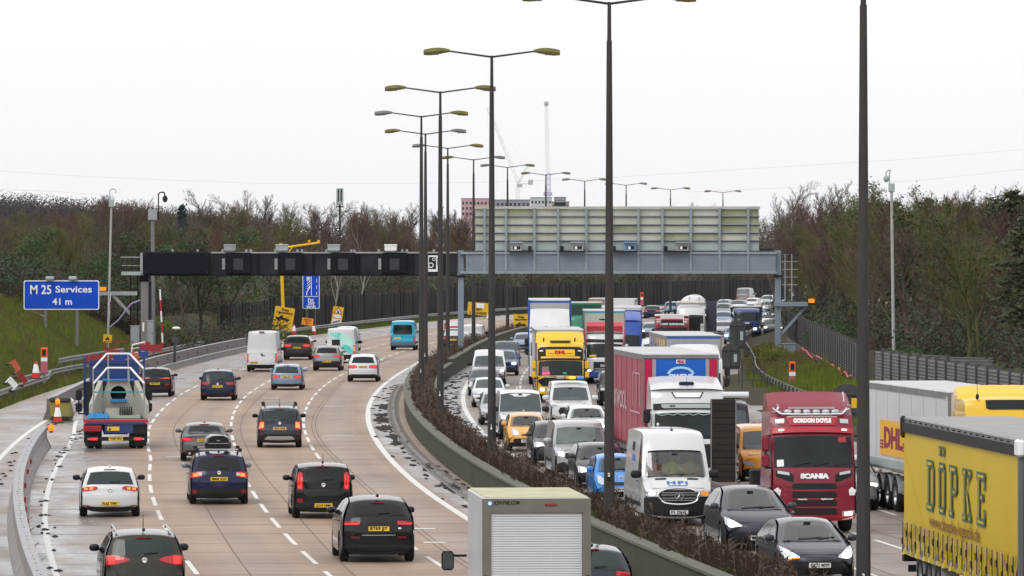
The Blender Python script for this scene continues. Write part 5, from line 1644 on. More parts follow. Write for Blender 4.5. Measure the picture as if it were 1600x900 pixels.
        for g in r.get('dark', [(.60, .44, W * .30), (.34, .22, W * .36)]):
            n2 = g[3] if len(g) > 3 else 1.0
            sh.patch("grille", 1, [(-g[2], (g[0] + g[1]) / 2 + .02, (g[0] + g[1]) / 2 - .02) if n2 == 0 else (-g[2], g[0] - .03, g[1] + .03), (-g[2] * .85, g[0], g[1]), (g[2] * .85, g[0], g[1]), (g[2], (g[0] + g[1]) / 2 + .02, (g[0] + g[1]) / 2 - .02) if n2 == 0 else (g[2], g[0] - .03, g[1] + .03)], M_BLACK, t, .012)
        hl = r.get('head', [(W * .27, .68, .60), (W * .36, .76, .60), (W * .45, .82, .68)])
        for k, cols in enumerate(symm(hl)):
            lamp = sh.patch("headlight", 1, cols, M_HEAD, t, .014, dx=.08)
            lt = r.get('lit')
            if lt and (r.get('one') is None or r['one'] == k):
                sh.patch("lit_element", 1, symm(lt)[k], M_HEADON, lamp, .024, dx=.08, skirt=.008)
            am = r.get('amber')
            if am is not None and am[0] == k: sh.patch("indicator", 1, symm(am[1])[k], M_AMBER, lamp, .024, dx=.08, skirt=.008)
        if r.get('plate'): plate(sh, t, 1, r['plate'][0], r['plate'][1], *(r['plate'][2:]))
        if r.get('badge'):
            q = sh.onend(1, 0, r['badge'], .02)
            MB().lathe([(.062, .02), (.05, .03), (0, .025)], q, 'y', 14).build("badge", M_CHROME, t)
    if lod < 1:
        an = MB().ell((0, R + .55, H + .03), (.04, .10, .05), 2).build("roof_antenna", pm, t, True)
    return t, sh

def rails(t, sh, H, y0, y1, x, m, bars=False):
    for sg in (-1, 1):
        MB().tube([(sg * x, y0 + .35, H - .08), (sg * x, y0 + .5, H - .005), (sg * x, y1 - .12, H + .01), (sg * x, y1, H - .06)], .022, 6).build("roof_rail", m, t)
    if bars:
        for y in (y0 + .3, y1 - .5):
            MB().box((0, y, H + .08), (2 * x + .22, .07, .045)).build("roof_bar", M_SILVER, t)
            for sg in (-1, 1): MB().box((sg * (x + .06), y, H + .06), (.12, .1, .11)).build("bar_foot", M_BLACK, t)

GA = "cars and vans driving away on the left carriageway"
GB = "cars and vans queueing on the right carriageway"
P_WHITE = paint("white", (.62, .63, .64)); P_NAVY = paint("navy", (.010, .014, .045)); P_BLACK = paint("black", (.008, .008, .011)); P_GREY = paint("mid_grey", (.11, .11, .12), .3)
P_SLATE = paint("slate", (.045, .062, .078), .2); P_BROWN = paint("dark_olive", (.035, .030, .022), .3); P_LBLUE = paint("pale_blue", (.20, .28, .40), .3); P_SILVER = paint("silver", (.40, .40, .41), .4)
P_GUN = paint("gunmetal", (.055, .055, .060), .3); P_RED = paint("red", (.38, .012, .03)); P_CYAN = paint("cyan", (.015, .36, .56)); P_YEL = paint("apricot", (.72, .36, .075)); P_BLUE = paint("bright_blue", (.02, .22, .60))
P_DBLUE = paint("dark_blue", (.015, .05, .19)); P_SGREY = paint("silver_grey", (.25, .25, .265), .35); P_TESG = paint("midnight_silver", (.042, .042, .062), .4)
M_SEAT = mat("seat_cloth", (.07, .07, .075), rough=.9)
YPOS = lambda y: (y - YH) / HC

HATCH = dict(nose=.68, cowl=.98, cowl_y=1.05, roof_f=1.95, roof_r=.42, glass_z=.96, glass_y=.12, tail_z=.82)
SUV = dict(nose=.88, cowl=1.12, cowl_y=1.15, roof_f=1.95, roof_r=.40, glass_z=1.12, glass_y=.12, tail_z=.92, gc=.24)
EST = dict(nose=.68, cowl=.98, cowl_y=1.25, roof_f=2.15, roof_r=.46, glass_z=.98, glass_y=.12, tail_z=.82)
SAL = dict(nose=.68, cowl=.97, cowl_y=1.25, roof_f=2.1, roof_r=.95, trunk=(.50, 1.0), tail_z=.82)
# --- traffic driving away (rear views)
make_car("hatchback_car", "white hatchback driving away alone in the lane beside the near concrete barrier", "car", 172, YPOS(808.5), 1, 1.79, 4.26, 1.45, P_WHITE, dict(HATCH), group=GA, roof=.72, mirror_m=P_BLACK,
    rear=dict(win=(1.33, .98, .57, .68), tail=[(.36, .88, .83), (.44, .92, .80), (.70, .92, .775), (.82, .90, .79)], lit=[[(.50, .885, .815), (.60, .885, .815)], [(.66, .885, .81), (.76, .88, .81)]], litm=M_TAILHOT, plate=(.41, "FL65 TMY"), low=(.31, .16, .70), refl=(.60, .80, .335, .295), badge=.80, gate=(.95, .55, .60)))
t, sh = make_car("suv_car", "dark olive brown car with silver roof rails, cut off by the bottom left edge", "car", 226, YPOS(952), 1, 1.86, 4.44, 1.69, P_BROWN, dict(SUV, roof_r=.35), group=GA, roof=.70, mirror_m=P_BLACK,
    rear=dict(win=(1.50, 1.17, .56, .68), tail=[(.33, 1.09, 1.06), (.45, 1.14, 1.02), (.70, 1.20, .97), (.84, 1.20, .98)], lit=[[(.64, 1.17, 1.0), (.79, 1.17, 1.0)]], litm=M_TAILON, plate=(.66, "KX13 LNU"), badge=1.06, gate=(1.15, .6, .6)))
rails(t, sh, 1.69, -1.9, 1.0, .60, M_SILVER)
MB().cyl((0, -1.35, 1.68), (0, -1.5, 2.05), .012, .006, 5).build("aerial", M_BLACK, t)
t, sh = make_car("estate_car", "navy estate car carrying a black roof box", "car", 342.5, YPOS(789), 1, 1.84, 4.82, 1.60, P_NAVY, dict(EST, cowl=1.05, glass_z=1.05, tail_z=.9), group=GA, roof=.75, zb=1.02, mirror_m=P_SGREY,
    rear=dict(win=(1.44, 1.07, .58, .69), glass=M_DGLASS, tail=[(.52, 1.02, .87), (.62, 1.03, .86), (.80, 1.04, .84), (.89, 1.02, .85)], lit=[[(.66, 1.0, .88), (.80, 1.0, .88)]], litm=M_TAILHOT, white=[[(.53, .99, .91), (.64, 1.0, .90)]], plate=(.80, "BM68 ZGG"), refl=(.68, .82, .46, .33), low=(.50, .20, .84), gate=(1.04, .58, .62), badge=.98))
rails(t, sh, 1.60, -1.9, 1.2, .60, M_BLACK, True)
rb = MB(); rb.grid([[(x * w, y, z) for x, z in ((-.40, 1.70), (-.42, 1.82), (-.36, 2.02), (-.2, 2.10), (.2, 2.10), (.36, 2.02), (.42, 1.82), (.40, 1.70))] for y, w in ((-1.45, .80), (-1.38, .95), (-1.0, 1), (.3, 1), (.62, .9), (.72, .6))])
rb.add([(x * .8, -1.45, z) for x, z in ((-.40, 1.70), (-.42, 1.82), (-.36, 2.02), (-.2, 2.10), (.2, 2.10), (.36, 2.02), (.42, 1.82), (.40, 1.70))], [tuple(range(8))])
box_t = thing("roof_box", "glossy black roof box strapped on top of the navy estate car", "roof box", t.location, t.rotation_euler.z)
rb.build("shell", P_BLACK, box_t, True); MB().box((0, -1.462, 1.86), (.62, .01, .015)).build("lid_seam", M_SILVER, box_t)
MB().box((0, -1.465, 1.95), (.10, .01, .02)).build("logo_strip", M_SILVER, box_t)
make_car("saloon_car", "mid grey saloon half hidden behind the estate with the roof box", "car", 319.5, YPOS(721), 1, 1.80, 4.48, 1.42, P_GREY, dict(SAL), group=GA, roof=.72,
    rear=dict(win=(1.29, 1.03, .54, .62), glass=M_DGLASS, tail=[(.38, .84, .78), (.50, .87, .76), (.80, .88, .74), (.87, .86, .76)], lit=[[(.55, .855, .80), (.82, .86, .81)]], plate=(.78, "SG23 WBV"), low=(.42, .18, .72), exh=.55, gate=(.95, .62, .58)))
t, sh = make_car("suv_car", "slate blue boxy car with silver roof bars in the middle of the left carriageway", "car", 437, YPOS(700), 1, 1.79, 4.22, 1.65, P_SLATE, dict(SUV, glass_y=.06, roof_r=.18, nose=.85), group=GA, roof=.78, mirror_m=P_BLACK,
    rear=dict(win=(1.47, 1.08, .58, .62), pillar=(1.44, 1.10, .64, .70), tail=[(.60, 1.06, .74), (.66, 1.07, .72), (.82, 1.06, .74)], lit=[[(.63, 1.02, .82), (.80, 1.02, .80)]], litm=M_TAILHOT, plate=(.77, "NX67 WUR"), low=(.55, .20, .82), diff=(.46, .32, .60), refl=(.66, .84, .56, .50), badge=.98, gate=(1.06, .58, .60)))
rails(t, sh, 1.65, -1.85, .9, .58, M_BLACK, True)
MB().cyl((0, -1.5, 1.64), (0, -1.75, 1.95), .010, .006, 5).build("aerial", M_BLACK, t)
t, sh = make_car("hatchback_car", "boxy black car with tall vertical red tail lights", "car", 505.5, YPOS(811), 1, 1.785, 4.12, 1.61, P_BLACK, dict(HATCH, cowl=1.08, glass_z=1.10, glass_y=.05, roof_r=.15, tail_z=.98), group=GA, roof=.80, zb=1.02,
    rear=dict(win=(1.47, 1.10, .49, .52), glass=M_DGLASS, tail=[(.60, 1.33, .88), (.66, 1.38, .86), (.74, 1.36, .88), (.77, 1.2, .95)], lit=[[(.63, 1.28, .94), (.66, 1.32, .90)], [(.66, .96, .90), (.73, .97, .91)], [(.71, 1.28, .95), (.735, 1.28, .95)]], plate=(.40, "LD14 HMH"), low=(.52, .20, .80), refl=(.60, .76, .60, .48), badge=.99, gate=(1.46, .68, .55)))
MB().cyl((0, -1.6, 1.60), (0, -1.78, 1.9), .010, .006, 5).build("aerial", M_BLACK, t)
t, sh = make_car("suv_car", "glossy black sport utility car with slim red light strips and a sloping roof", "car", 592, YPOS(879.6), 1, 1.90, 4.37, 1.64, P_BLACK, dict(SUV, roof_r=.52, glass_z=1.18, glass_y=.16, tail_z=1.0), group=GA, roof=.68, wr=.37,
    rear=dict(win=(1.44, 1.19, .55, .68), glass=M_DGLASS, tail=[(.47, 1.055, .965), (.60, 1.06, .955), (.82, 1.06, .955), (.86, 1.05, .97)], plate=(.86, "BT69 JJY"), low=(.46, .20, .80),
        lit=[[(.50, .992, .972), (.64, .992, .972)], [(.66, .992, .972), (.82, .992, .972)], [(.645, 1.04, .975), (.66, 1.04, .975)], [(.49, 1.03, .975), (.505, 1.03, .975)], [(.82, 1.04, .975), (.835, 1.04, .975)]], refl=(.48, .70, .66, .62), gate=(1.14, .64, .66)))
MB().ell(sh.onend(-1, .53, .86, .02), (.05, .015, .03), 2).build("oval_badge", M_CHROME, t, True)
for cols in symm([(.0, .705, .69), (.42, .705, .69)]): sh.patch("trim_line", -1, cols, M_SILVER, t, .018, skirt=.005)
make_car("suv_car", "black sport utility car passing behind the flatbed truck's blue rack", "car", 242, YPOS(620), 1, 1.80, 4.16, 1.55, P_BLACK, dict(SUV, cowl=1.02, glass_z=1.05, nose=.8), group=GA, roof=.74,
    rear=dict(win=(1.42, 1.10, .56, .64), glass=M_DGLASS, tail=[(.22, .99, .96), (.45, 1.03, .95), (.80, 1.06, .97)], lit=[[(.50, 1.02, .97), (.76, 1.04, .98)]], plate=(.70, "YJ20 KTA"), low=(.55, .2, .82), refl=(.50, .78, .70, .58)))
make_car("hatchback_car", "navy people carrier with a thin aerial near the long concrete barrier", "car", 340, YPOS(626), 1, 1.83, 4.38, 1.60, P_NAVY, dict(HATCH, cowl=1.05, glass_z=1.03, cowl_y=.85), group=GA, roof=.76, zb=1.0,
    rear=dict(win=(1.42, 1.05, .58, .65), tail=[(.42, .93, .86), (.55, .97, .83), (.84, .98, .84)], lit=[[(.60, .95, .87), (.80, .96, .87)]], litm=M_TAIL, plate=(.74, "VK16 VVP"), low=(.34, .18, .7), refl=(.62, .8, .36, .28), badge=.86))
make_car("estate_car", "pale metallic blue estate car near the middle of the left carriageway", "car", 448, YPOS(609.5), 1, 1.81, 4.62, 1.44, P_LBLUE, dict(EST), group=GA, roof=.74,
    rear=dict(win=(1.29, .96, .57, .66), tail=[(.38, .82, .68), (.52, .85, .66), (.80, .86, .66)], lit=[[(.45, .80, .70), (.76, .82, .70)]], plate=(.72, "WM64 OFX"), low=(.34, .18, .70)))
make_car("suv_car", "dark brown black large sport utility car ahead of the white van", "car", 464, YPOS(562.5), 1, 2.0, 4.92, 1.74, P_BROWN, dict(SUV, cowl=1.2, glass_z=1.2), group=GA, roof=.72, wr=.38, lod=1,
    rear=dict(win=(1.57, 1.22, .62, .70), tail=[(.40, 1.10, .96), (.60, 1.14, .92), (.92, 1.14, .94)], lit=[[(.50, 1.06, .97), (.88, 1.10, .97)]], plate=(.88, "LJ70 CFE"), low=(.5, .22, .85)))
make_car("suv_car", "silver grey sport utility car with a dark lower half behind the turquoise van", "car", 510.5, YPOS(579.5), 1, 1.86, 4.48, 1.62, P_SGREY, dict(SUV), group=GA, roof=.73, lod=1,
    rear=dict(win=(1.47, 1.15, .58, .66), glass=M_DGLASS, tail=[(.42, 1.0, .92), (.60, 1.04, .90), (.90, 1.06, .92)], lit=[[(.5, .99, .93), (.86, 1.03, .95)]], plate=(.60, "GF19 YSL"), low=(.62, .22, .86), lowm=M_BLACK))
make_car("suv_car", "white sport utility car with black lower bumper nearest the central reserve", "car", 567, YPOS(596.7), 1, 1.89, 4.66, 1.64, P_WHITE, dict(SUV, roof_r=.48), group=GA, roof=.70, wr=.36, lod=1,
    rear=dict(win=(1.47, 1.12, .57, .67), glass=M_DGLASS, tail=[(.36, .97, .84), (.55, 1.0, .80), (.86, 1.0, .82)], lit=[[(.42, .94, .85), (.80, .97, .85)]], plate=(.89, "LM18 EUC"), low=(.45, .22, .84)))
make_car("suv_car", "white car roof showing just above the turquoise van", "car", 540, 20.4, 1, 1.86, 4.6, 1.92, P_WHITE, dict(SUV, cowl=1.25, glass_z=1.3), group=GA, roof=.74, lod=1, rear=dict(win=(1.76, 1.38, .6, .68), glass=M_DGLASS, hbl=M_TAILHOT))
make_car("hatchback_car", "small red car glimpsed between the lamp columns", "car", 708.5, 17.6, 1, 1.75, 4.1, 1.55, P_RED, dict(HATCH, cowl=1.02), group=GA, lod=1, rear=dict(win=(1.45, 1.02, .58, .66), plate=(.62, ""), tail=[(.5, .95, .72), (.8, .95, .74)]), glass=M_HEAD)
make_car("suv_car", "dark car behind the red one, with a pale rear window, between the lamp columns", "car", 708, 19.9, 1, 1.85, 4.4, 1.62, P_GUN, dict(SUV), group=GA, lod=1, rear=dict(win=(1.55, 1.05, .62, .72), plate=(.72, "", 0, .6)), glass=M_HEAD)  # pale lamp glass paints a white reflection onto the rear window
make_car("saloon_car", "dark blue car far off with one tail light aglow before the fence", "car", 1018, 13.9, 1, 1.85, 4.6, 1.48, P_NAVY, dict(SAL), group=GA, lod=2, rear=dict(tail=[(.45, .95, .78), (.85, .95, .78)], lit=[[(.5, .92, .8), (.8, .92, .8)]]))
make_car("saloon_car", "far small silver blue car right of the dark blue one", "car", 1048, 13.0, 1, 1.8, 4.5, 1.5, P_LBLUE, dict(HATCH), group=GA, lod=2)

# --- vans driving away
VAN = dict(nose=.95, cowl=1.28, cowl_y=.80, roof_f=1.75, roof_r=.06, glass_z=1.3, glass_y=.03, tail_z=1.0, gc=.28, cr=.14, tilt=.02, ohf=1.0, ohr=1.1)
def rear_doors(sh, t, pm, H, W, zl=.62):
    for sg in (-1, 1):
        c = [(.012, H - .30, zl), (W * .40, H - .30, zl)]
        if sg < 0: c = [(-x, a, b) for x, a, b in reversed(c)]
        sh.patch("rear_door", -1, c, pm, t, .012)
    q = sh.onend(-1, .1, zl + .42, .03); MB().box(q, (.22, .02, .05)).build("door_handle", M_BLACK, t)
t, sh = make_car("panel_van", "tall plain white panel van driving away beside the stepped barrier", "van", 409, YPOS(581), 1, 2.02, 5.95, 2.62, P_WHITE, dict(VAN), group=GA, roof=.86, zb=1.3, van=True, tr=.03, lod=1, mirror_m=M_BLACK, sill=.35,
    rear=dict(win=None, gate=False, tail=[(.86, 1.16, .58), (.95, 1.16, .58)], lit=[[(.88, 1.1, .9), (.94, 1.1, .9)]], low=(.46, .26, .96), refl=None, plate=(.60, "WX71 EFB", -.50)))
rear_doors(sh, t, P_WHITE, 2.62, 2.02)
MB().ell(sh.onend(-1, 0, 1.12, .03), (.06, .02, .06), 2).build("badge", M_BLACK, t); MB().box((0, -2.95, 2.55), (.34, .10, .06)).build("high_brake_lamp", M_INK, t)
M_TURQ = mat("turquoise_print", (.10, .58, .52), rough=.35, var=.08); M_TURQ2 = mat("pale_mint_print", (.45, .72, .68), rough=.35, var=.08)
t, sh = make_car("panel_van", "white and turquoise panel van with a black square logo on its doors", "van", 532.5, YPOS(567.5), 1, 2.05, 5.6, 2.42, P_WHITE, dict(VAN), group=GA, roof=.88, zb=1.3, van=True, tr=.03, lod=1, mirror_m=M_BLACK, sill=.35,
    rear=dict(win=None, gate=False, tail=[(.86, 1.25, .60), (.96, 1.25, .60)], lit=[[(.88, 1.15, .85), (.94, 1.15, .85)]], litm=M_TAILHOT, low=(.58, .22, .98), refl=None))
rear_doors(sh, t, P_WHITE, 2.42, 2.05)
for cols, m in (([(-.85, 2.12, 1.95), (-.3, 2.12, 1.5), (.2, 2.05, 1.2), (.82, 1.7, .9)], M_TURQ2), ([(-.85, 2.1, 2.0), (-.4, 2.1, 1.72), (.0, 2.08, 1.45)], M_TURQ), ([(.1, 1.3, 1.0), (.5, 1.2, .7), (.82, 1.05, .66)], M_TURQ)):
    sh.patch("turquoise_band", -1, cols, m, t, .020, skirt=.004)
b = sh.patch("logo_square", -1, [(-.62, 1.62, 1.02), (-.05, 1.62, 1.02)], M_INK, t, .026, skirt=.006)
q = sh.onend(-1, -.335, 1.18, .036); lettering("logo_lettering", "nobel", lambda a, c: (q[0] + a, q[1], q[2] + c), M_WHITEP, b, size=.22, off=.006, width=.48)
t, sh = make_car("minibus", "bright cyan blue van with a wide black rear window", "van", 629, YPOS(547.5), 1, 1.96, 5.3, 2.32, P_CYAN, dict(VAN), group=GA, roof=.86, zb=1.3, van=True, tr=.03, lod=1, sill=.35,
    rear=dict(win=(1.97, 1.24, .70, .74), glass=M_DGLASS, gate=False, tail=[(.82, 1.05, .68), (.92, 1.05, .68)], low=(.66, .30, .95), lowm=mat("bumper_blue_grey", (.10, .14, .19), rough=.5), refl=None, plate=(.95, "", -.40)))
make_car("panel_van", "white van partly hidden by a lamp column left of the queue", "van", 737, 20.0, 1, 1.95, 4.9, 1.95, P_WHITE, dict(VAN, cowl=1.15, nose=.85), group=GA, roof=.84, zb=1.15, van=True, lod=1, mirror_m=M_BLACK, rear=dict(win=None, gate=False, low=(.5, .25, .9), refl=None, tail=[(.8, 1.2, .7), (.9, 1.2, .7)]))
make_car("panel_van", "grey van far away against the dark fence", "van", 1160, 11.0, 1, 2.0, 5.3, 2.3, P_SGREY, dict(VAN), group=GA, roof=.86, zb=1.3, van=True, lod=2, rear=dict(win=None, gate=False))
make_car("panel_van", "white high vehicle far away seen through the gantry's ladder", "van", 1243, 10.4, 1, 2.2, 6, 2.6, P_WHITE, dict(VAN), group=GA, roof=.9, zb=1.4, van=True, lod=2, rear=dict(gate=False, win=(1.9, 1.3, .8, .8)))

# --- the box truck at the bottom and the car beside it
M_ALU = mat("truck_box_white", (.50, .51, .53), rough=.35, var=.06, grime=.3, gcol=(.36, .35, .34), scale=.9)
M_FRAMEG = mat("box_frame_olive", (.155, .15, .125), rough=.5, grime=.3)
M_SHUT = mat("shutter_white", (.54, .56, .59), rough=.45, var=.06, grime=.25, gcol=(.4, .4, .4))
M_ROOFY = mat("roof_cream", (.48, .46, .30), rough=.6, grime=.4)
t = place(838.5, 79.0, 1, 6.4, "box truck with a white roller shutter rear, cut off by the bottom edge", "truck", "box_truck", None, -.035)
R = -3.2
W2, Zb, Zt = 2.15, .95, 2.98
MB().bbox((0, R + 2.15, (Zb + Zt) / 2), (W2 - .02, 4.2, Zt - Zb - .03), .02).build("box_body", M_ALU, t)
MB().bbox((0, R + 2.15, Zt - .012), (W2 - .10, 4.16, .05), .02).build("box_roof", M_ROOFY, t)
for a, b, c, d in ((-W2 / 2 + .08, .16, Zb, Zt - .30), (W2 / 2 - .08, .16, Zb, Zt - .30)):
    MB().box((a, R + .03, (c + d) / 2), (b, .10, d - c)).build("corner_post", M_FRAMEG, t)
hd = MB().box((0, R + .03, Zt - .165), (W2, .10, .27)).build("header", M_FRAMEG, t)
MB().bbox((.28, R - .03, Zt - .15), (.24, .03, .045), .01).build("marker_lamp", M_REFL, hd)
lettering("sign_writing", "JCPAYNE.COM", lambda x, y: (-.60 + x, R - .024, Zt - .12 + y), M_INK, hd, size=.105, off=.004, width=.52)
MB().lathe([(.065, -.006), (.045, -.006)], (-.93, R - .022, Zt - .12), 'y', 16).build("logo_ring", M_BLUEP, hd)
MB().cyl((-.93, R - .024, Zt - .12), (-.93, R - .022, Zt - .12), .04, .04, 12).build("logo_disc", M_WHITEP, hd)
MB().box((0, R + .03, Zb - .06), (W2, .12, .16)).build("rear_sill", M_FRAMEG, t)
ns = 27
sm = MB().prism([(-W2 / 2 + .17, 0), (W2 / 2 - .17, 0), (W2 / 2 - .17, .060), (-W2 / 2 + .17, .060)], 0, .02)
sm.v = [(x, y + (0.016 if z > .03 else 0), z) for x, y, z in sm.v]
sme = sm.mesh("shutter_slat", M_SHUT)
h = (Zt - .33 - 1.32) / ns
MB().box((0, R + .05, 1.95), (W2 - .34, .02, 1.4)).build("shutter_backing", M_FRAMEG, t)
for k in range(ns): put("shutter_slat", sme, t, (0, R + .02, 1.32 + h * k), None).scale = (1, 1, h / .0685)
MB().box((0, R + .02, 1.28), (W2 - .32, .05, .06)).build("bottom_rail", M_FRAMEG, t)
MB().box((0, R + .0, 1.08), (W2 - .14, .06, .34)).build("tail_lift", mat("tail_lift_cream", (.5, .48, .42), rough=.5), t)
for sg in (-1, 1): MB().bbox((sg * (W2 / 2 - .06), R - .05, 1.33), (.05, .06, .22), .01).build("lift_arm", M_BLACK, t)
MB().box((0, R + 2.6, .75), (1.0, 5.0, .25)).build("chassis", M_UNDER, t)
for y in (R + 1.1, 2.2):
    for sg in (-1, 1): wheel(t, sg * .85, y, .37, .26, True, True)
sh2 = Shell([(3.2, .35, .2), (3.22, .8, .2), (3.1, 1.1, .15), (2.65, 1.3, .1), (2.0, 2.15, .12), (1.3, 2.25, .1), (1.0, 2.2, .1), (1.0, .5, .1)], 2.0, 6.4, 2.25, 1.2, .84, wheel=(.37, 2.2, -9), sill=.4)
sh2.body("cab", P_WHITE, t)
for sg in (-1, 1):
    o = MB().bbox((sg * 1.42, 1.9, 1.45), (.26, .12, .40), .05).build("wing_mirror", M_BLACK, t)
    MB().box((sg * 1.2, 1.95, 1.55), (.36, .05, .05)).build("mirror_arm", M_BLACK, o)
    MB().box((sg * 1.42, 1.83, 1.45), (.2, .01, .33)).build("mirror_glass", M_GLASS, o)
make_car("hatchback_car", "dark car cut off at the bottom edge right of the box truck", "car", 929, 72.6, 1, 1.80, 4.3, 1.46, paint("ink_blue", (.030, .035, .048), .3), dict(HATCH, roof_r=.55), group=GA, roof=.70, rear=dict(win=(1.33, .98, .56, .68), plate=(.5, "")))

# --- flatbed truck with the precast headwall
P_TBLUE = paint("truck_blue", (.009, .035, .16))
t = place(181, YPOS(701.6), 1, 7.2, "blue flatbed truck carrying a grey precast concrete headwall", "truck", "flatbed_truck", None, .03)
R = -3.6; s0 = 39.7
zpx = lambda y: (701.6 - y) / s0
deck = zpx(655)
MB().bbox((0, R + 2.6, deck - .09), (2.52, 5.2, .16), .02).build("deck", mat("deck_timber", (.20, .165, .13), rough=.8, grime=.5), t)
MB().box((0, R - .005, deck - .07), (2.54, .05, .09)).build("rear_rave", M_REDP, t)
MB().box((0, R + .0, deck - .16), (2.54, .06, .09)).build("rear_bearer", P_TBLUE, t)
MB().box((0, R + 3.3, .72), (.95, 6.2, .30)).build("chassis", M_UNDER, t)
for sg in (-1, 1): MB().bbox((sg * .92, R + 1.0, .60), (.66, .9, .82), .05).build("mudguard", M_BLACK, t)
cp = MB().box((.12, R + .05, .86), (1.12, .10, .48)).build("rear_panel", P_TBLUE, t)
MB().box((-.22, R - .01, 1.02), (.20, .02, .12)).build("white_label", M_PLATEW, cp); pl = MB().box((-.10, R - .012, .80), (.48, .02, .16)).build("yellow_label", M_PLATEY, cp)
MB().prism([(-.30, .74), (-.18, .74), (-.24, .86)], R - .028, R - .024).build("warning_triangle", M_INK, pl)
for sg in (-1, 1):
    MB().box((sg * .92, R + .08, .84), (.60, .06, .50)).build("mudguard_panel", M_BLACK, t)
    lb = MB().bbox((sg * .87, R - .02, .40), (.48, .10, .14), .02).build("lamp_cluster", M_BLACK, t)
    MB().box((sg * .87, R - .075, .40), (.30, .01, .10)).build("tail_light", M_TAILON, lb)
    MB().box((sg * 1.08, R - .075, .40), (.06, .01, .06)).build("side_lamp", M_HEAD, lb)
    MB().box((sg * 1.22, R - .03, 1.02), (.06, .04, .06)).build("marker_lamp", M_TAILON, t)
    MB().box((sg * .9, R + .35, .34), (.62, .03, .46)).build("mud_flap", M_BLACK, t)
    for y in (R + 1.2, R + 5.9):
        wheel(t, sg * .98, y, .46, .28, True, True)
    wheel(t, sg * .68, R + 1.2, .46, .28, True, True)
MB().box((0, R + .02, .40), (2.3, .06, .16)).build("rear_bar", M_BLACK, t)
MB().bbox((-.92, R - .08, .80), (.72, .14, .24), .03).build("red_tool_roll", mat("red_canvas", (.32, .02, .03), rough=.7), t)
p = MB().box((0, R - .03, .40), (.56, .02, .13)).build("number_plate", M_PLATEY, t)
lettering("plate_lettering", "WJ69 EPU", lambda a, b: (a, R - .045, .40 + b), M_INK, p, size=.11, off=.004, width=.48)
# headboard rack and cab
yh = R + 5.2
for sg in (-1, 1): MB().box((sg * 1.19, yh, (deck + zpx(562)) / 2), (.10, .10, zpx(562) - deck)).build("rack_post", P_TBLUE, t)
MB().box((0, yh + .02, zpx(585)), (2.0, .05, .92)).build("headboard", P_TBLUE, t)
MB().box((0, yh - .01, zpx(571)), (2.4, .08, .07)).build("rack_rail", P_TBLUE, t)
MB().box((0, yh - .02, zpx(626)), (2.46, .06, 1.25)).build("mesh_guard", M_BLACK, t)
shc = Shell([(3.62, .5, .15), (3.66, 1.0, .15), (3.62, 1.5, .15), (3.35, 2.45, .15), (3.1, 2.62, .12), (2.3, 2.66, .10), (1.75, 2.6, .10), (1.72, 1.4, .1), (1.72, .6, .1)], 2.35, 7.2, 2.66, 1.5, .88, wheel=(.46, 2.4, -9), sill=.6)
shc.body("cab", P_TBLUE, t)
for sg in (-1, 1):
    MB().tube([(sg * 1.15, 3.2, 2.2), (sg * 1.42, 3.25, 2.2), (sg * 1.42, 3.25, 1.2), (sg * 1.15, 3.2, 1.2)], .03, 5).build("mirror_arm", M_BLACK, t)
    for z, h in ((1.95, .42), (1.45, .36)): MB().bbox((sg * 1.42, 3.2, z), (.26, .12, h), .05).build("wing_mirror", M_BLACK, t)
LT, LR_ = t.location.copy(), t.rotation_euler.z
# the load
M_PRE = mat("precast_concrete", (.40, .385, .34), rough=.8, grime=.35, gcol=(.26, .24, .2), scale=1.0)
hw = thing("concrete_headwall", "grey precast concrete headwall with a round pipe hole standing on the flatbed truck", "concrete block", LT, LR_)
zt_ = zpx(597); zs_ = zpx(622); D = deck + .01
cxl = .13
back = [(-.62, D), (-.62, zs_), (-.42, zt_), (.42, zt_), (.62, zs_), (.62, D)]
yb = R + 2.6
# back wall with a hole: ring of quads round the pipe
ring_o = []; ring_i = []
hc = Vector((0, zpx(618))); hr = .32
for k in range(24):
    a = 2 * math.pi * k / 24
    d = Vector((math.cos(a), math.sin(a)))
    best = 9
    for (x0, z0), (x1, z1) in zip(back, back[1:] + back[:1]):
        e = Vector((x1 - x0, z1 - z0)); w_ = Vector((x0, z0)) - hc
        den = d.x * e.y - d.y * e.x
        if abs(den) < 1e-6: continue
        tt = (w_.x * e.y - w_.y * e.x) / den; uu = (w_.x * d.y - w_.y * d.x) / den
        if tt > 0 and -.001 <= uu <= 1.001: best = min(best, tt)
    ring_o.append(hc + d * best); ring_i.append(hc + d * hr)
mb = MB()
for y in (yb, yb + .25): pass
mb.grid([[(cxl + p.x, yb + .25, p.y) for p in ring_o], [(cxl + p.x, yb, p.y) for p in ring_o], [(cxl + p.x, yb, p.y) for p in ring_i], [(cxl + p.x, yb + .25, p.y) for p in ring_i]], close=True)
mb.build("back_wall", M_PRE, hw)
MB().lathe([(hr * 1.02, .26), (hr * .98, .85)], (cxl, yb, hc.y), 'y', 20).build("pipe_bore", M_UNDER, hw)
MB().cyl((cxl, yb + .8, hc.y), (cxl, yb + .82, hc.y), hr * 1.1, hr * 1.1, 16).build("bore_end", M_INK, hw)
for sg in (-1, 1):
    a = [(sg * .62, yb), (sg * 1.02, R + .75), (sg * 1.18, R + .75), (sg * .80, yb + .2)]
    vs = []
    for (x, y), zt2 in zip(a, (zt_, zpx(632), zpx(632), zt_)):
        vs.append((cxl + x * (1.0), y, D)); vs.append((cxl + x, y, zt2))
    MB().add(vs, [(0, 1, 3, 2), (2, 3, 5, 4), (4, 5, 7, 6), (6, 7, 1, 0), (1, 7, 5, 3), (0, 2, 4, 6)]).build("wing_wall", M_PRE, hw)
MB().box((cxl, (yb + R + .75) / 2, D + .06), (1.7, yb - R - .75, .12)).build("apron", M_PRE, hw)
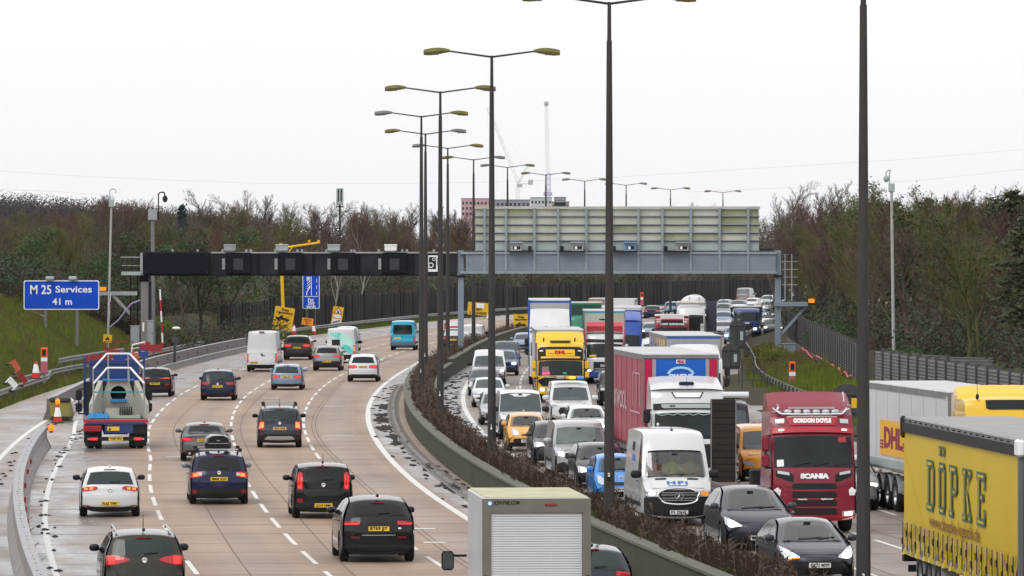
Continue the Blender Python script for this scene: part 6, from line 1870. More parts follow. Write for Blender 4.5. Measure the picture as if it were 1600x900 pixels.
MB().box((cxl + .05, R + 1.1, D + .25), (1.15, .12, .30)).build("front_upstand", M_PRE, hw)
MB().box((cxl, yb + .1, zt_ + .03), (1.25, .5, .05)).build("blue_top_strip", mat("blue_foam", (.03, .22, .55), rough=.6), hw)
MB().box((cxl, R + .9, zpx(613.5)), (2.1, .03, .05)).build("lashing_strap", mat("strap_teal", (.04, .30, .30), rough=.6), hw)
MB().box((cxl, yb - .15, zpx(628)), (.62, .3, .10)).build("blue_block", mat("blue_foam", (.03, .22, .55), rough=.6), hw)
for k in range(6):
    MB().prism([(cxl + .02 + k * .09, D + .10), (cxl + .07 + k * .09, D + .10), (cxl + .08 + k * .09, D + .44), (cxl + .03 + k * .09, D + .46)], R + .85, R + .95).build("black_hose", M_BLACK, hw)
rl = thing("guard_rail_frame", "white tubular guard rail rising over the concrete headwall", "guard rail", LT, LR_)
for (yy, up) in ((R + 1.4, 0), (R + 3.2, .02)):
    A = zpx(555 if yy > R + 2 else 576)
    za = zpx(578) if yy > R + 2 else zpx(600)
    pts = [(-1.0 + cxl, yy - .6, za), (-.46 + cxl, yy, A), (.46 + cxl, yy, A), (1.0 + cxl, yy - .6, za)]
    MB().tube(pts, .04, 6).build("rail", M_WHITEP, rl)
    for x in (-.40, .40): MB().cyl((cxl + x, yy, D + .6), (cxl + x, yy, A), .03, .03, 6).build("upright", M_GALV, rl)
    for x in (-1.0, 1.0): MB().cyl((cxl + x, yy - .6, D), (cxl + x, yy - .6, za), .03, .03, 6).build("upright", M_GALV, rl)
tpn = thing("tarpaulin", "crumpled bright blue tarpaulin on the back of the flatbed deck", "tarpaulin", LT, LR_)
mb = MB(); r9 = random.Random(4)
mb.grid([[(-1.15 + .9 * i / 12, R + .12 + .7 * j / 6, D + (.02 if i in (0, 12) or j in (0, 6) else .10 + .16 * r9.random())) for j in range(7)] for i in range(13)])
mb.build("sheet", mat("tarp_blue", (.02, .20, .46), rough=.45), tpn)
# --- the oncoming queue (front views): cars and vans
FV = dict(nose=.66, cowl=.96, cowl_y=1.0, roof_f=1.75, roof_r=.5)
TES = dict(nose=.66, cowl=.93, cowl_y=1.02, roof_f=2.1, roof_r=.9, glass_z=1.0, glass_y=.35, cf=.30, tail_z=.9)
make_car("saloon_car", "dark blue grey saloon with lit headlamps left of the nearest lamp column's foot", "car", 1281, 66.3, -1, 1.85, 4.70, 1.44, P_TESG, dict(TES), group=GB, roof=.66, tf=.22,
    front=dict(win=(1.39, .97, .52, .70), dark=[(.40, .20, .60), (.52, .46, .88)], head=[(.46, .655, .615), (.60, .74, .62), (.74, .83, .66), (.86, .88, .76)], lit=[(.55, .68, .635), (.68, .77, .65), (.80, .80, .70)], amber=(0, [(.5, .63, .60), (.74, .66, .62)]), plate=(.43, "GL71 MYF", 0, .52)), glass=None)
make_car("suv_car", "dark grey electric car with a partly hidden green flashed plate, behind the lowest saloon", "car", 1188, 60.0, -1, 1.92, 4.75, 1.62, P_TESG, dict(TES, cowl=1.05, nose=.74, glass_z=1.1, roof_f=2.2), group=GB, roof=.66, tf=.22, wr=.36,
    front=dict(win=(1.53, 1.06, .56, .72), dark=[(.50, .22, .72)], head=[(.46, .70, .66), (.60, .79, .665), (.76, .88, .72), (.88, .93, .80)], lit=[(.52, .71, .67), (.68, .82, .69), (.80, .86, .74)], plate=(.36, "L", 0, .52)))
M_SKIN = mat("skin", (.45, .27, .20), rough=.6); M_HAIR = mat("hair_dark", (.03, .02, .015), rough=.8)
M_HIVY = mat("hi_vis_yellow", (.62, .72, .06), rough=.7); M_HIVO = mat("hi_vis_orange", (.75, .22, .05), rough=.7); M_HIVD = mat("yellow_jacket", (.66, .50, .08), rough=.7)
def person(loc, rz, label, top, group=None, arm=0.0):
    """seated figure: one continuous body mesh, with clothing and hair as its parts"""
    t = thing("person", label, "person", loc, rz, group)
    def ring(z, rx, ry, y=0, x=0, n=12): return [(x + rx * math.cos(2 * math.pi * k / n), y + ry * math.sin(2 * math.pi * k / n), z) for k in range(n)]
    b = MB(); b.grid([ring(.0, .17, .13), ring(.2, .17, .12), ring(.42, .20, .12), ring(.52, .19, .10), ring(.57, .09, .075), ring(.62, .058, .06, .01), ring(.67, .060, .066, .02), ring(.70, .070, .088, .03), ring(.76, .078, .098, .03), ring(.82, .076, .096, .02), ring(.88, .055, .07, .01), ring(.905, .01, .012, .01)], close=True)
    b.build("body", M_SKIN, t, True)
    c = MB(); c.grid([ring(-.02, .19, .15), ring(.2, .19, .14), ring(.40, .225, .14), ring(.50, .215, .125), ring(.565, .11, .09), ring(.585, .075, .075)], close=True); c.build("jacket", top, t, True)
    hh = MB(); hh.grid([ring(.80, .082, .09, .0), ring(.86, .075, .085, .0), ring(.905, .05, .055, .0), ring(.92, .01, .01, .0)], close=True); hh.build("hair", M_HAIR, t, True)
    for sg in (-1, 1):
        a = MB(); sh_ = Vector((sg * .215, 0, .49)); el = Vector((sg * .27, .14, .26)); ha = Vector((sg * .14, .42, .36 + arm))
        a.cyl(sh_, el, .058, .045, 8); a.cyl(el, ha, .045, .032, 8); a.build("sleeve", top, t, True)
        h = MB(); h.ell(ha + Vector((0, .05, .01)), (.035, .055, .028), 2.2)
        for k in range(4): h.cyl(ha + Vector((-.026 + .017 * k, .08, .02)), ha + Vector((-.028 + .018 * k, .13, .0 + .004 * (k % 2))), .010, .008, 5)
        h.cyl(ha + Vector((-sg * .03, .03, .01)), ha + Vector((-sg * .055, .075, .02)), .011, .009, 5)
        h.build("hand", M_SKIN, t, True)
    f = MB(); f.ell((0, .13, .755), (.014, .022, .02), 2); f.build("nose", M_SKIN, t, True)
    for sg in (-1, 1): MB().ell((sg * .032, .115, .785), (.012, .008, .007), 2).build("eye", M_INK, t)
    MB().box((0, .118, .715), (.045, .012, .01)).build("mouth", M_REDP, t)
    return t
def local(t, v): return t.location + Matrix.Rotation(t.rotation_euler.z, 3, 'Z') @ Vector(v)

t, sh = make_car("panel_van", "white high roofed van with blue bonnet letters and three people in hi-vis inside", "van", 1061, 55.0, -1, 2.02, 5.93, 2.70, P_WHITE, dict(VAN, nose=1.08, cowl=1.36, cowl_y=.72, roof_f=1.55, cf=.20, gc=.22), group=GB, roof=.84, zb=1.36, van=True, tf=.12, mirror_m=M_BLACK, sill=.36, hole=(1.42, 2.06, .80), glass=M_CLEAR,
    front=dict(win=(2.08, 1.40, .80, .86), bonnet=(1.34, 1.10, .74), dark=[(.84, .28, .98), (1.03, .66, .55)], head=[(.62, 1.00, .86), (.78, 1.08, .84), (.93, 1.10, .88)], lit=[(.68, 1.0, .90), (.84, 1.04, .90)], one=0, amber=(1, [(.66, .98, .88), (.86, 1.02, .88)]), plate=(.40, "F1 DHL", 0, .52)))
mb = MB()
ringp = [sh.onend(1, .60 * math.cos(a) * (1.0 if math.sin(a) > 0 else .9), .845 + .215 * math.copysign(abs(math.sin(a)) ** .6, math.sin(a)), .04) for a in np.linspace(0, 2 * math.pi, 33)]
mb.tube(ringp, .026, 6); mb.build("grille_surround", M_CHROME, t)
for z in (.74, .80, .89, .95): MB().tube([sh.onend(1, x, z, .03) for x in (-.5, 0, .5)], .012, 4).build("grille_slat", M_SILVER, t)
q = sh.onend(1, 0, .845, .05); em = MB(); em.lathe([(.125, .0), (.125, .03), (.10, .03), (.10, .0)], q, 'y', 20)
for k in range(3):
    a = math.pi / 2 + k * 2 * math.pi / 3; em.cyl((q[0], q[1] + .02, q[2]), (q[0] + .10 * math.cos(a), q[1] + .02, q[2] + .10 * math.sin(a)), .020, .006, 5)
em.build("star_emblem", M_CHROME, t)
for sg in (-1, 1): sh.patch("bonnet_vent", 1, [(-.62, 1.34, 1.30), (-.30, 1.34, 1.30)] if sg < 0 else [(.30, 1.34, 1.30), (.62, 1.34, 1.30)], M_BLACK, t, .012)
def onfront(sh, x, z, off): return sh.onend(1, x, z, off)
lettering("bonnet_lettering", "HFi", lambda x, y: onfront(sh, x, 1.215 + y * .75, .012), M_BLUEP, t, size=.16, off=.008, width=.60, space=1.25)
MB().box(sh.onend(1, 0, 1.135, .014), (.56, .01, .02)).build("bonnet_underline", M_BLUEP, t)
sq = sh.side("side_logo", 1, [(.1, 1.75), (-.75, 1.75), (-.75, 1.95), (.1, 1.95)], M_BLUEP, t, .008)
sh.side("side_logo_box", 1, [(-.15, 2.05), (-.85, 2.05), (-.85, 2.30), (-.15, 2.30)], M_INK, t, .008)
MB().cyl((0, 1.0, 2.68), (0, .9, 3.1), .012, .006, 5).build("aerial", M_BLACK, t); MB().ell((0, 1.1, 2.66), (.05, .08, .06), 2).build("aerial_base", M_BLACK, t)
MB().bbox((0, 1.62, 1.22), (1.6, .5, .3), .05).build("dashboard", M_BLACK, t)
MB().box((0, .35, 1.7), (1.75, .05, 1.6)).build("bulkhead", mat("bulkhead_grey", (.30, .33, .33), rough=.8), t)
for x in (-.55, .1, .6): MB().bbox((x, .62, 1.45), (.48, .16, .95), .06).build("seat", M_UNDER, t)
for x, tp, lb in ((.56, M_HIVO, "driver in an orange and red jacket behind the white van's windscreen"), (-.02, M_HIVY, "middle passenger in a yellow green hi-vis vest in the white van"), (-.56, M_HIVD, "passenger in a bulky yellow jacket at the white van's right side")):
    person(local(t, (x, .95, 1.18)), t.rotation_euler.z, lb, tp, "people in the white van", .0)

make_car("small_car", "bright blue small hatchback partly hidden by the second nearest lamp column", "car", 972, 50.6, -1, 1.66, 3.62, 1.50, P_BLUE, dict(FV, cowl_y=.80, roof_f=1.55), group=GB, roof=.74,
    front=dict(win=(1.40, 1.0, .56, .66), dark=[(.66, .58, .42), (.46, .22, .50)], head=[(.50, .74, .64), (.62, .86, .64), (.72, .90, .72)], plate=(.45, "X54 WTR", 0, .52), badge=.78))
make_car("hatchback_car", "dark charcoal hatchback with a lit headlamp left of the bright blue small car", "car", 944, 47.6, -1, 1.80, 4.28, 1.46, P_GUN, dict(FV), group=GB, roof=.72,
    front=dict(win=(1.34, .96, .58, .70), head=[(.46, .66, .56), (.62, .74, .56), (.84, .80, .64)], lit=[(.52, .66, .58), (.74, .73, .60)], dark=[(.60, .50, .42), (.42, .20, .70)], plate=(.42, "")))
t, sh = make_car("panel_van", "silver grey medium van with black bumper inserts and a large clear windscreen", "van", 909, 45.6, -1, 1.94, 4.96, 1.95, P_SILVER, dict(VAN, nose=.98, cowl=1.18, cowl_y=.85, roof_f=1.6, cf=.22, gc=.2), group=GB, roof=.82, zb=1.18, van=True, tf=.14, mirror_m=P_SILVER,
    front=dict(win=(1.74, 1.20, .74, .82), glass=mat("pale_windscreen", (.115, .145, .145), rough=.06, spec=.6, var=.6, scale=1.5), dark=[(.90, .68, .58, 1), (.46, .24, .60)], head=[(.56, .98, .74), (.72, 1.06, .74), (.90, 1.10, .82)], lit=[(.62, .92, .78), (.80, .98, .82)], one=0))
for cols in symm([(.50, .52, .26), (.62, .58, .22), (.84, .50, .28)]): sh.patch("fog_lamp_surround", 1, cols, M_BLACK, t, .016)
make_car("suv_car", "dark grey car with a lit headlamp, mostly hidden by the silver van", "car", 872, 43.2, -1, 1.82, 4.4, 1.60, P_GUN, dict(FV, cowl=1.05, nose=.82), group=GB, roof=.74, wr=.36,
    front=dict(win=(1.47, 1.06, .58, .70), head=[(.50, .86, .76), (.70, .92, .76), (.86, .92, .80)], lit=[(.56, .85, .78), (.76, .89, .79)], dark=[(.62, .50, .5), (.44, .22, .78)]))
make_car("small_car", "apricot yellow small hatchback with a wide black lower grille", "car", 825, 40.3, -1, 1.60, 3.60, 1.48, P_YEL, dict(FV, cowl_y=.82, roof_f=1.5, cowl=1.0, nose=.72), group=GB, roof=.76,
    front=dict(win=(1.36, .99, .56, .64), dark=[(.69, .63, .26), (.53, .22, .56, 1)], head=[(.34, .74, .66), (.46, .88, .66), (.60, .92, .72)], lit=[(.40, .76, .69), (.52, .82, .70)], plate=(.43, "WX24 DFK", .0, .52)))
t, sh = make_car("panel_van", "white van with a dark bumper behind the apricot hatchback", "van", 815, 37.9, -1, 1.88, 4.8, 2.02, P_WHITE, dict(VAN, nose=1.0, cowl=1.16, cowl_y=.80, roof_f=1.5, cf=.2, gc=.2), group=GB, roof=.86, zb=1.16, van=True, mirror_m=M_BLACK,
    front=dict(win=(1.90, 1.18, .80, .86), dark=[(.80, .20, .92)], head=[(.60, 1.05, .88), (.72, 1.10, .86), (.88, 1.08, .92)], lit=[(.66, 1.0, .90), (.82, 1.02, .92)]))
make_car("small_car", "small silver car beside the apricot hatchback, half behind a lamp column", "car", 779, 35.0, -1, 1.66, 3.9, 1.50, P_SILVER, dict(FV), group=GB, roof=.74, front=dict(win=(1.37, .98, .56, .66), dark=[(.55, .22, .55)]), lod=1)
make_car("hatchback_car", "white hatchback with slim headlamps in the lane next to the reserve", "car", 764.5, 31.5, -1, 1.72, 4.0, 1.46, P_WHITE, dict(FV), group=GB, roof=.74, front=dict(win=(1.36, .98, .58, .68), dark=[(.52, .22, .62), (.70, .63, .5)], head=[(.46, .72, .66), (.64, .82, .70), (.80, .86, .76)]), lod=1)
make_car("hatchback_car", "grey car tucked close behind the white hatchback", "car", 757, 29.2, -1, 1.78, 4.2, 1.47, P_GREY, dict(FV), group=GB, front=dict(), lod=1)
make_car("panel_van", "white van with a dark windscreen furthest back along the reserve wall", "van", 764, 27.2, -1, 2.0, 4.97, 2.05, P_WHITE, dict(VAN, nose=1.0, cowl=1.16, cowl_y=.80, roof_f=1.5), group=GB, roof=.82, zb=1.16, van=True, mirror_m=M_BLACK, lod=1, front=dict(win=(1.70, 1.12, .76, .86), dark=[(.7, .3, .8)], head=[(.6, .95, .78), (.88, .98, .8)], lit=[(.66, .92, .8), (.84, .94, .82)]))
make_car("suv_car", "bright navy blue crossover with a lit headlamp behind a lamp column", "car", 787, 25.2, -1, 1.82, 4.4, 1.58, P_DBLUE, dict(FV, cowl=1.03, nose=.8), group=GB, roof=.74, lod=1, front=dict(win=(1.45, 1.05, .58, .70), head=[(.46, .84, .68), (.64, .90, .68), (.82, .88, .74)], lit=[(.52, .82, .70), (.74, .84, .72)], dark=[(.5, .2, .7)]))
make_car("suv_car", "dark people carrier right behind the navy blue crossover", "car", 790, 23.4, -1, 1.9, 4.6, 1.68, P_GUN, dict(FV, cowl=1.1, nose=.85), group=GB, roof=.78, lod=1, front=dict(win=(1.55, 1.1, .66, .76)))
make_car("saloon_car", "grey blue car beyond the people carrier, left of the yellow lorry's trailer", "car", 819, 20.6, -1, 1.85, 4.6, 1.48, P_LBLUE, dict(FV), group=GB, lod=1, front=dict())
t, sh = make_car("panel_van", "white van with a roof light bar in front of the yellow lorry", "van", 893, 35.2, -1, 1.98, 5.0, 1.98, P_WHITE, dict(VAN, nose=1.02, cowl=1.16, cowl_y=.85, roof_f=1.7, cf=.22), group=GB, roof=.80, zb=1.16, van=True, mirror_m=P_WHITE, lod=0,
    front=dict(win=(1.70, 1.16, .72, .80), dark=[(.84, .50, .58, 0), (.30, .18, .7)], head=[(.60, .96, .90), (.74, 1.02, .88), (.92, 1.06, .94)]))
lb = thing("light_bar", "roof bar with amber, yellow and blue lamps on the white van", "light bar", t.location, t.rotation_euler.z)
MB().box((0, .9, 2.02), (1.5, .25, .05)).build("mount", M_BLACK, lb)
for x, m, w in ((.42, M_GALV, .36), (-.1, mat("lamp_yellow", (.75, .62, .03), rough=.3, emit=(1, .8, .1), estr=.3), .34), (-.48, mat("lamp_blue", (.02, .16, .5), rough=.25, emit=(.1, .4, 1), estr=.35), .30), (.12, M_ORG if False else M_SORG, .14)):
    MB().bbox((x, .9, 2.11), (w, .26, .14), .04).build("lamp_module", m, lb)
make_car("hatchback_car", "white car in front of the light bar van, its right side behind the lamp column", "car", 920, 38.4, -1, 1.80, 4.3, 1.47, P_WHITE, dict(FV), group=GB, roof=.72, lod=0, front=dict(win=(1.34, .98, .58, .70), head=[(.5, .72, .62), (.84, .80, .68)], lit=[(.56, .70, .64), (.78, .75, .67)], one=1))
make_car("suv_car", "black people carrier between the second nearest lamp column and the red trailer", "car", 965, 31.2, -1, 1.86, 4.7, 1.75, P_BLACK, dict(FV, cowl=1.12, nose=.9), group=GB, roof=.78, lod=1, front=dict(win=(1.6, 1.12, .64, .74), head=[(.55, .92, .78), (.84, .96, .8)]))
make_car("panel_van", "orange and yellow van between the upright ramps of the low loader", "van", 1203, 46.5, -1, 1.95, 5.0, 1.92, paint("van_orange", (.62, .26, .02)), dict(VAN, nose=.95, cowl=1.15, cowl_y=.80, roof_f=1.5), group=GB, roof=.84, zb=1.15, van=True, mirror_m=M_BLACK, front=dict(win=(1.72, 1.15, .74, .82), dark=[(.5, .2, .8)]))
make_car("panel_van", "dark van with a sun visor behind the upright ramp, a white tube on its roof", "van", 1133, 42.0, -1, 2.1, 5.2, 2.22, paint("visor_navy", (.018, .018, .03)), dict(VAN, nose=1.0, cowl=1.14, cowl_y=.6, roof_f=1.2), group=GB, roof=.90, zb=1.15, van=True, mirror_m=M_BLACK, front=dict(win=(1.86, 1.16, .86, .90), dark=[(.95, .2, .95)]))
rt_ = thing("roof_tube", "white storage tube lying across the roof of the dark van", "roof tube", bpy.data.objects[[o.name for o in COL.objects if o.get('label', '').startswith('dark van with a sun visor')][0]].location)
MB().cyl((-.75, .4, 2.36), (1.15, .4, 2.36), .13, .13, 10).build("tube", P_WHITE, rt_); MB().box((.2, .4, 2.24), (1.2, .1, .06)).build("bracket", M_BLACK, rt_)
make_car("suv_car", "silver car just showing right of the red lorry cab", "car", 1331, 52.0, -1, 1.85, 4.5, 1.62, P_SILVER, dict(FV, cowl=1.08, nose=.85), group=GB, roof=.76, front=dict(head=[(.5, .88, .74), (.86, .92, .78)], lit=[(.6, .86, .78), (.8, .88, .8)]))
make_car("panel_van", "white van roof right of the blue lorry cab", "van", 1026, 25.4, -1, 2.0, 5.4, 2.35, P_WHITE, dict(VAN), group=GB, roof=.86, zb=1.3, van=True, lod=1, front=dict(win=(2.0, 1.3, .78, .84)))
far = [(1017, 18.0, P_LBLUE, 1.46, "pale blue car between the blue lorry and the red lorry"), (1130, 17.6, P_SILVER, 1.46, "silver car just left of the upper round topped sign"), (1129, 15.6, P_LBLUE, 1.6, "pale blue car right of the tanker lorry"),
       (1128, 13.9, P_SGREY, 1.75, "grey high car beyond the tanker's right side"), (1128, 12.4, P_SILVER, 1.46, "small silver car furthest along by the tanker"), (1152, 14.6, P_WHITE, 1.9, "white van top behind the dark blue tipper cab"),
       (1178, 14.0, P_LBLUE, 1.5, "pale blue car behind the dark blue tipper cab's right side"), (1200, 15.8, P_WHITE, 1.46, "white car with a lit headlamp beside the gantry leg"), (1203, 14.3, P_LBLUE, 1.46, "second pale car back beside the gantry leg"), (1201, 12.8, P_SGREY, 1.5, "third grey car back beside the gantry leg"), (1196, 11.6, P_SILVER, 1.6, "fourth and furthest car back beside the gantry leg"),
       (1222, 13.4, P_WHITE, 1.9, "white van just right of the gantry leg"), (1150, 12.6, P_GREY, 1.5, "grey car behind the white van top"), (1172, 12.0, P_WHITE, 1.46, "white car left of the furthest cars by the gantry leg"), (1105, 14.8, P_WHITE, 1.5, "white car just right of the white tanker's tank"), (1208, 17.2, P_GUN, 1.5, "dark car foremost beside the gantry leg"), (1148, 19.0, P_LBLUE, 1.46, "pale car behind the upper round topped sign")]
for px, s, pm, H, lb in far:
    make_car("queueing_car", lb, "car", px, s, -1, 1.84, 4.4, H, pm, dict(FV, cowl=.96 + (H - 1.46) * .6), group=GB, lod=1, front=dict(head=[(.5, .80, .66), (.86, .84, .70)], lit=[(.58, .78, .69), (.8, .80, .71)], one=0 if px < 1180 else None))

# ------------------------------------------------------------------ lorries of the oncoming queue
M_CURT = mat("curtain_grey", (.4, .4, .41), rough=.5)
M_TRROOF = mat("trailer_roof", (.50, .50, .50), rough=.5, grime=.5, gcol=(.3, .29, .27))
M_TRFRAME = mat("trailer_frame", (.22, .22, .22), rough=.5, metal=.3, grime=.4)
class Lorry:
    """front of the cab at y = 0, everything behind at negative y"""
    def __init__(s, name, label, px, sc, W, H, pm, group, dyaw=0.0, wz=(2.6, 1.75), roofc=.20, cab_len=2.3, lowm=None, cat="lorry"):
        s.W = W; s.H = H; s.pm = pm
        z = FPX / sc; x = (px - 800) / sc
        s.t = thing(name, label, cat, (x, z, 0), math.pi - math.atan(slope(z + 4)) + dyaw, group)
        L = cab_len
        # the shell is centred; shift its profile so that its front lies at y = 0
        h = L / 2
        ctrl = [(h - .12, .38, .16), (h - .02, .45, .22), (h, .9, .22), (h - .01, 1.4, .22), (h - .04, wz[1] - .06, .22), (h - .10, wz[1] + .05, .20), (h - .34, wz[0] - .05, .20), (h - .42, wz[0] + .12, .18), (h - .60, H - .16, .16), (h - .85, H - .03, .10), (-h + .3, H, .08), (-h + .02, H - .02, .06), (-h, 1.5, .05), (-h, .8, .05)]
        s.sh = Shell(ctrl, W, L, H, wz[1], .955, tf=.05, tr=.0, lf=.4, lr=.3, wheel=(.5, h - 1.38, -99), sill=.55)
        s.h = h
        s.body = s.sh.body("cab", pm, s.t, None)
        s.body.location = (0, -h, 0)
        s.cabmeshes = [s.body]
        for sg in (-1, 1): wheel(s.t, sg * (W / 2 - .17), -1.38, .5, .30, True, True)
        MB().box((0, -1.2, .62), (W * .86, 2.0, .44)).build("cab_floor", M_UNDER, s.t)
        MB().box((0, -4.0, .75), (.9, 5.6, .30)).build("chassis", M_UNDER, s.t)
        for sg in (-1, 1):
            for y in (-5.0,): wheel(s.t, sg * (W / 2 - .3), y, .5, .5, True, True)
            MB().bbox((sg * (W / 2 - .35), -3.1, .62), (.55, 1.4, .5), .08).build("fuel_tank", M_SILVER, s.t)
    def patch(s, name, cols, m, off=.012, parent=None, **k):
        o = s.sh.patch(name, 1, cols, m, parent or s.t, off, **k)
        if parent is None: o.location = (0, -s.h, 0)
        return o
    def pt(s, x, z, off=.02):
        p = s.sh.onend(1, x, z, off); return (p[0], p[1] - s.h, p[2])
    def rect(s, name, x0, x1, z1, z0, m, off=.012, parent=None, **k): return s.patch(name, [(x0, z1, z0), (x1, z1, z0)], m, off, parent, **k)
    def write(s, txt, x, z, size, m, off=.03, width=None, bold=.008):
        return lettering("lettering", txt, lambda a, b: s.pt(x + a, z + b, off), m, s.t, size=size, off=bold, width=width)
    def screen(s, wz, hb=.90, m=None):
        hw = s.W / 2
        s.patch("windscreen", win_cols(wz[0], wz[1], hw * hb * .97, hw * hb, .02), m or M_LGLASS, .008)
        for sg in (-1, 1):
            o = s.sh.side("door_window", sg, [(s.h - .45, wz[1] + .02), (s.h - 1.35, wz[1] + .02), (s.h - 1.35, wz[0] - .05), (s.h - .6, wz[0] - .05)], M_DGLASS, s.t, .008); o.location = (0, -s.h, 0)
            o = s.sh.side("door", sg, [(s.h - .3, .9), (s.h - 1.45, .9), (s.h - 1.45, wz[1] - .03), (s.h - .3, wz[1] - .03)], s.pm, s.t, .006); o.location = (0, -s.h, 0)
        for x in (-.55, .0, .55):
            a = s.pt(x, wz[1] + .02, .03); b = s.pt(x + .42, wz[1] + .10, .03); MB().cyl(a, b, .012, .012, 5).build("wiper", M_BLACK, s.t)
    def mirrors(s, m, z=(2.45, 1.95), out=.30):
        for sg in (-1, 1):
            x = sg * (s.W / 2 + .12)
            MB().tube([(sg * (s.W / 2 - .04), -.42, z[0] + .2), (x, -.30, z[0] + .2), (x, -.30, z[1] - .2), (sg * (s.W / 2 - .04), -.40, z[1] - .2)], .03, 6).build("mirror_arm", M_BLACK, s.t)
            MB().bbox((x, -.30, z[0]), (.22, .14, .44), .05).build("wing_mirror", m, s.t); MB().bbox((x, -.30, z[1]), (.22, .14, .36), .05).build("wing_mirror", m, s.t)
    def deflector(s, m, z0, z1, w, y0=-.55, y1=-1.9, concave=.12):
        rows = []
        for i in range(7):
            v = i / 6; r = []
            for j in range(13):
                f = -1 + 2 * j / 12
                y = y0 + (y1 - y0) * v - concave * (1 - f * f) * math.sin(v * math.pi * .7) - .25 * abs(f) ** 4
                r.append((f * w / 2 * (1 - .04 * v), y, z0 + (z1 - z0) * (v ** .8) - .06 * abs(f) ** 4))
            rows.append(r)
        mb = MB(); mb.grid(rows)
        top = rows[-1]
        mb.grid([top, [(p[0], -2.2, p[2] - .02) for p in top]])
        for j in (0, 12):
            e = [r[j] for r in rows]; mb.grid([e, [(p[0], -2.2, p[2]) for p in e]])
        return mb.build("roof_deflector", m, s.t, True)
    def headlights(s, x0, x1, z1, z0, lit=True, one=None):
        for k, sg in enumerate((-1, 1)):
            c = [(x0, z1, z0), (x1, z1 + .02, z0 + .02)]
            if sg < 0: c = [(-x, a, b) for x, a, b in reversed(c)]
            l = s.patch("headlight", c, M_HEAD, .02)
            if lit and (one is None or one == k):
                cc = [(x0 + (x1 - x0) * .2, z1 - .03, z0 + .03), (x1 - (x1 - x0) * .2, z1 - .02, z0 + .03)]
                if sg < 0: cc = [(-x, a, b) for x, a, b in reversed(cc)]
                o = s.sh.patch("lit_element", 1, cc, M_HEADON, l, .03, skirt=.008)
    def trailer(s, L, W, H, m_side, m_front, z0=1.15, y=-1.75 - .75, wheels=True, dyaw=0.0, roof=None, ribs=True, name="trailer"):
        w2 = W / 2
        tr = MB().box((0, y - L / 2, (z0 + H) / 2 - .01), (W - .02, L - .02, H - z0 - .03)).build(name, m_side, s.t)
        MB().bbox((0, y - L / 2, H), (W, L, .07), .03).build("roof", roof or M_TRROOF, tr)
        MB().box((0, y + .012, (z0 + H) / 2 - .06), (W - .10, .03, H - z0 - .16)).build("headboard", m_front, tr)
        for sg in (-1, 1):
            MB().box((sg * (w2 - .03), y + .005, (z0 + H) / 2), (.08, .05, H - z0)).build("corner_post", M_TRFRAME, tr)
            MB().box((sg * (w2 - .01), y - L / 2, H - .10), (.04, L, .16)).build("cant_rail", M_TRFRAME, tr)
            MB().box((sg * (w2 - .01), y - L / 2, z0 + .02), (.05, L, .16)).build("side_rail", M_TRFRAME, tr)
            if ribs:
                for q in range(1, 7): MB().box((sg * (w2 + .002), y - L * q / 7, (z0 + H) / 2), (.012, .03, H - z0 - .25)).build("curtain_pole", m_side, tr)
        MB().box((0, y - L / 2, z0 - .14), (1.0, L - .4, .22)).build("trailer_chassis", M_UNDER, s.t)
        if wheels:
            for k in range(3):
                for sg in (-1, 1):
                    wheel(s.t, sg * (w2 - .22), y - L + 2.3 + k * 1.32, .5, .40, False, True)
                    gm = MB(); gm.grid([[(sg * (w2 - .42), y - L + 2.3 + k * 1.32 + .58 * math.cos(a), .5 + .58 * math.sin(a)), (sg * (w2 - .02), y - L + 2.3 + k * 1.32 + .58 * math.cos(a), .5 + .58 * math.sin(a))] for a in np.linspace(.15, math.pi - .15, 9)]); gm.build("mudguard", M_GALV, s.t)
            for sg in (-1, 1):
                for q in (.62, .92): MB().box((sg * (w2 - .06), y - L * .38, q), (.05, L * .36, .10)).build("side_guard", M_TRFRAME, s.t)
                MB().box((sg * (w2 - .35), y - 2.4, .6), (.12, .12, 1.0)).build("landing_leg", M_TRFRAME, s.t)
        MB().box((0, y - L + .05, .55), (W - .2, .1, .16)).build("underrun_bar", M_BLACK, s.t)
        return tr
GL = "lorries in the oncoming queue"
# the red lorry with its low loader
P_SCR = paint("lorry_maroon", (.22, .007, .024)); P_SCB = paint("lorry_bright_red", (.42, .012, .03))
l = Lorry("low_loader_lorry", "maroon red lorry cab with a chrome lamp bar, towing an empty low loader", 1273, 56.5, 2.42, 3.45, P_SCR, GL, wz=(2.72, 1.86), cab_len=2.5)
l.screen((2.70, 1.86), .91)
l.patch("sun_visor", [(-1.14, 2.90, 2.76), (0, 2.92, 2.77), (1.14, 2.90, 2.76)], P_SCB, .10, skirt=.12)
for x in (-.88, .88): l.rect("marker_lamp", x - .07, x + .07, 2.86, 2.82, M_HEADON, .115)
l.patch("name_board", [(-.74, 3.21, 3.20), (-.60, 3.21, 2.99), (.60, 3.21, 2.99), (.74, 3.21, 3.20)], P_SCB, .03)
l.patch("board_edge", [(-.70, 3.225, 3.21), (.70, 3.225, 3.21)], M_WHITEP, .034)
l.write("GORDON DOYLE", 0, 3.105, .145, M_WHITEP, .045, 1.06, .012)
for x in (-.90, .90): l.rect("side_lamp", x - .12, x + .12, 3.17, 3.05, M_HEAD, .03)
l.deflector(P_SCR, 3.40, 3.90, 2.34, -.75, -1.5, .10)
MB().tube([l.pt(x, z, .08) for x, z in ((-1.08, 3.52), (-1.02, 3.40), (-.84, 3.27), (-.5, 3.25), (.5, 3.25), (.84, 3.27), (1.02, 3.40), (1.08, 3.52))], .032, 8).build("lamp_bar", M_CHROME, l.t)
p0 = l.pt(0, 3.34, .10)
MB().box((0, p0[1] - .05, 3.47), (1.3, .10, .05)).build("light_board", M_SILVER, l.t)
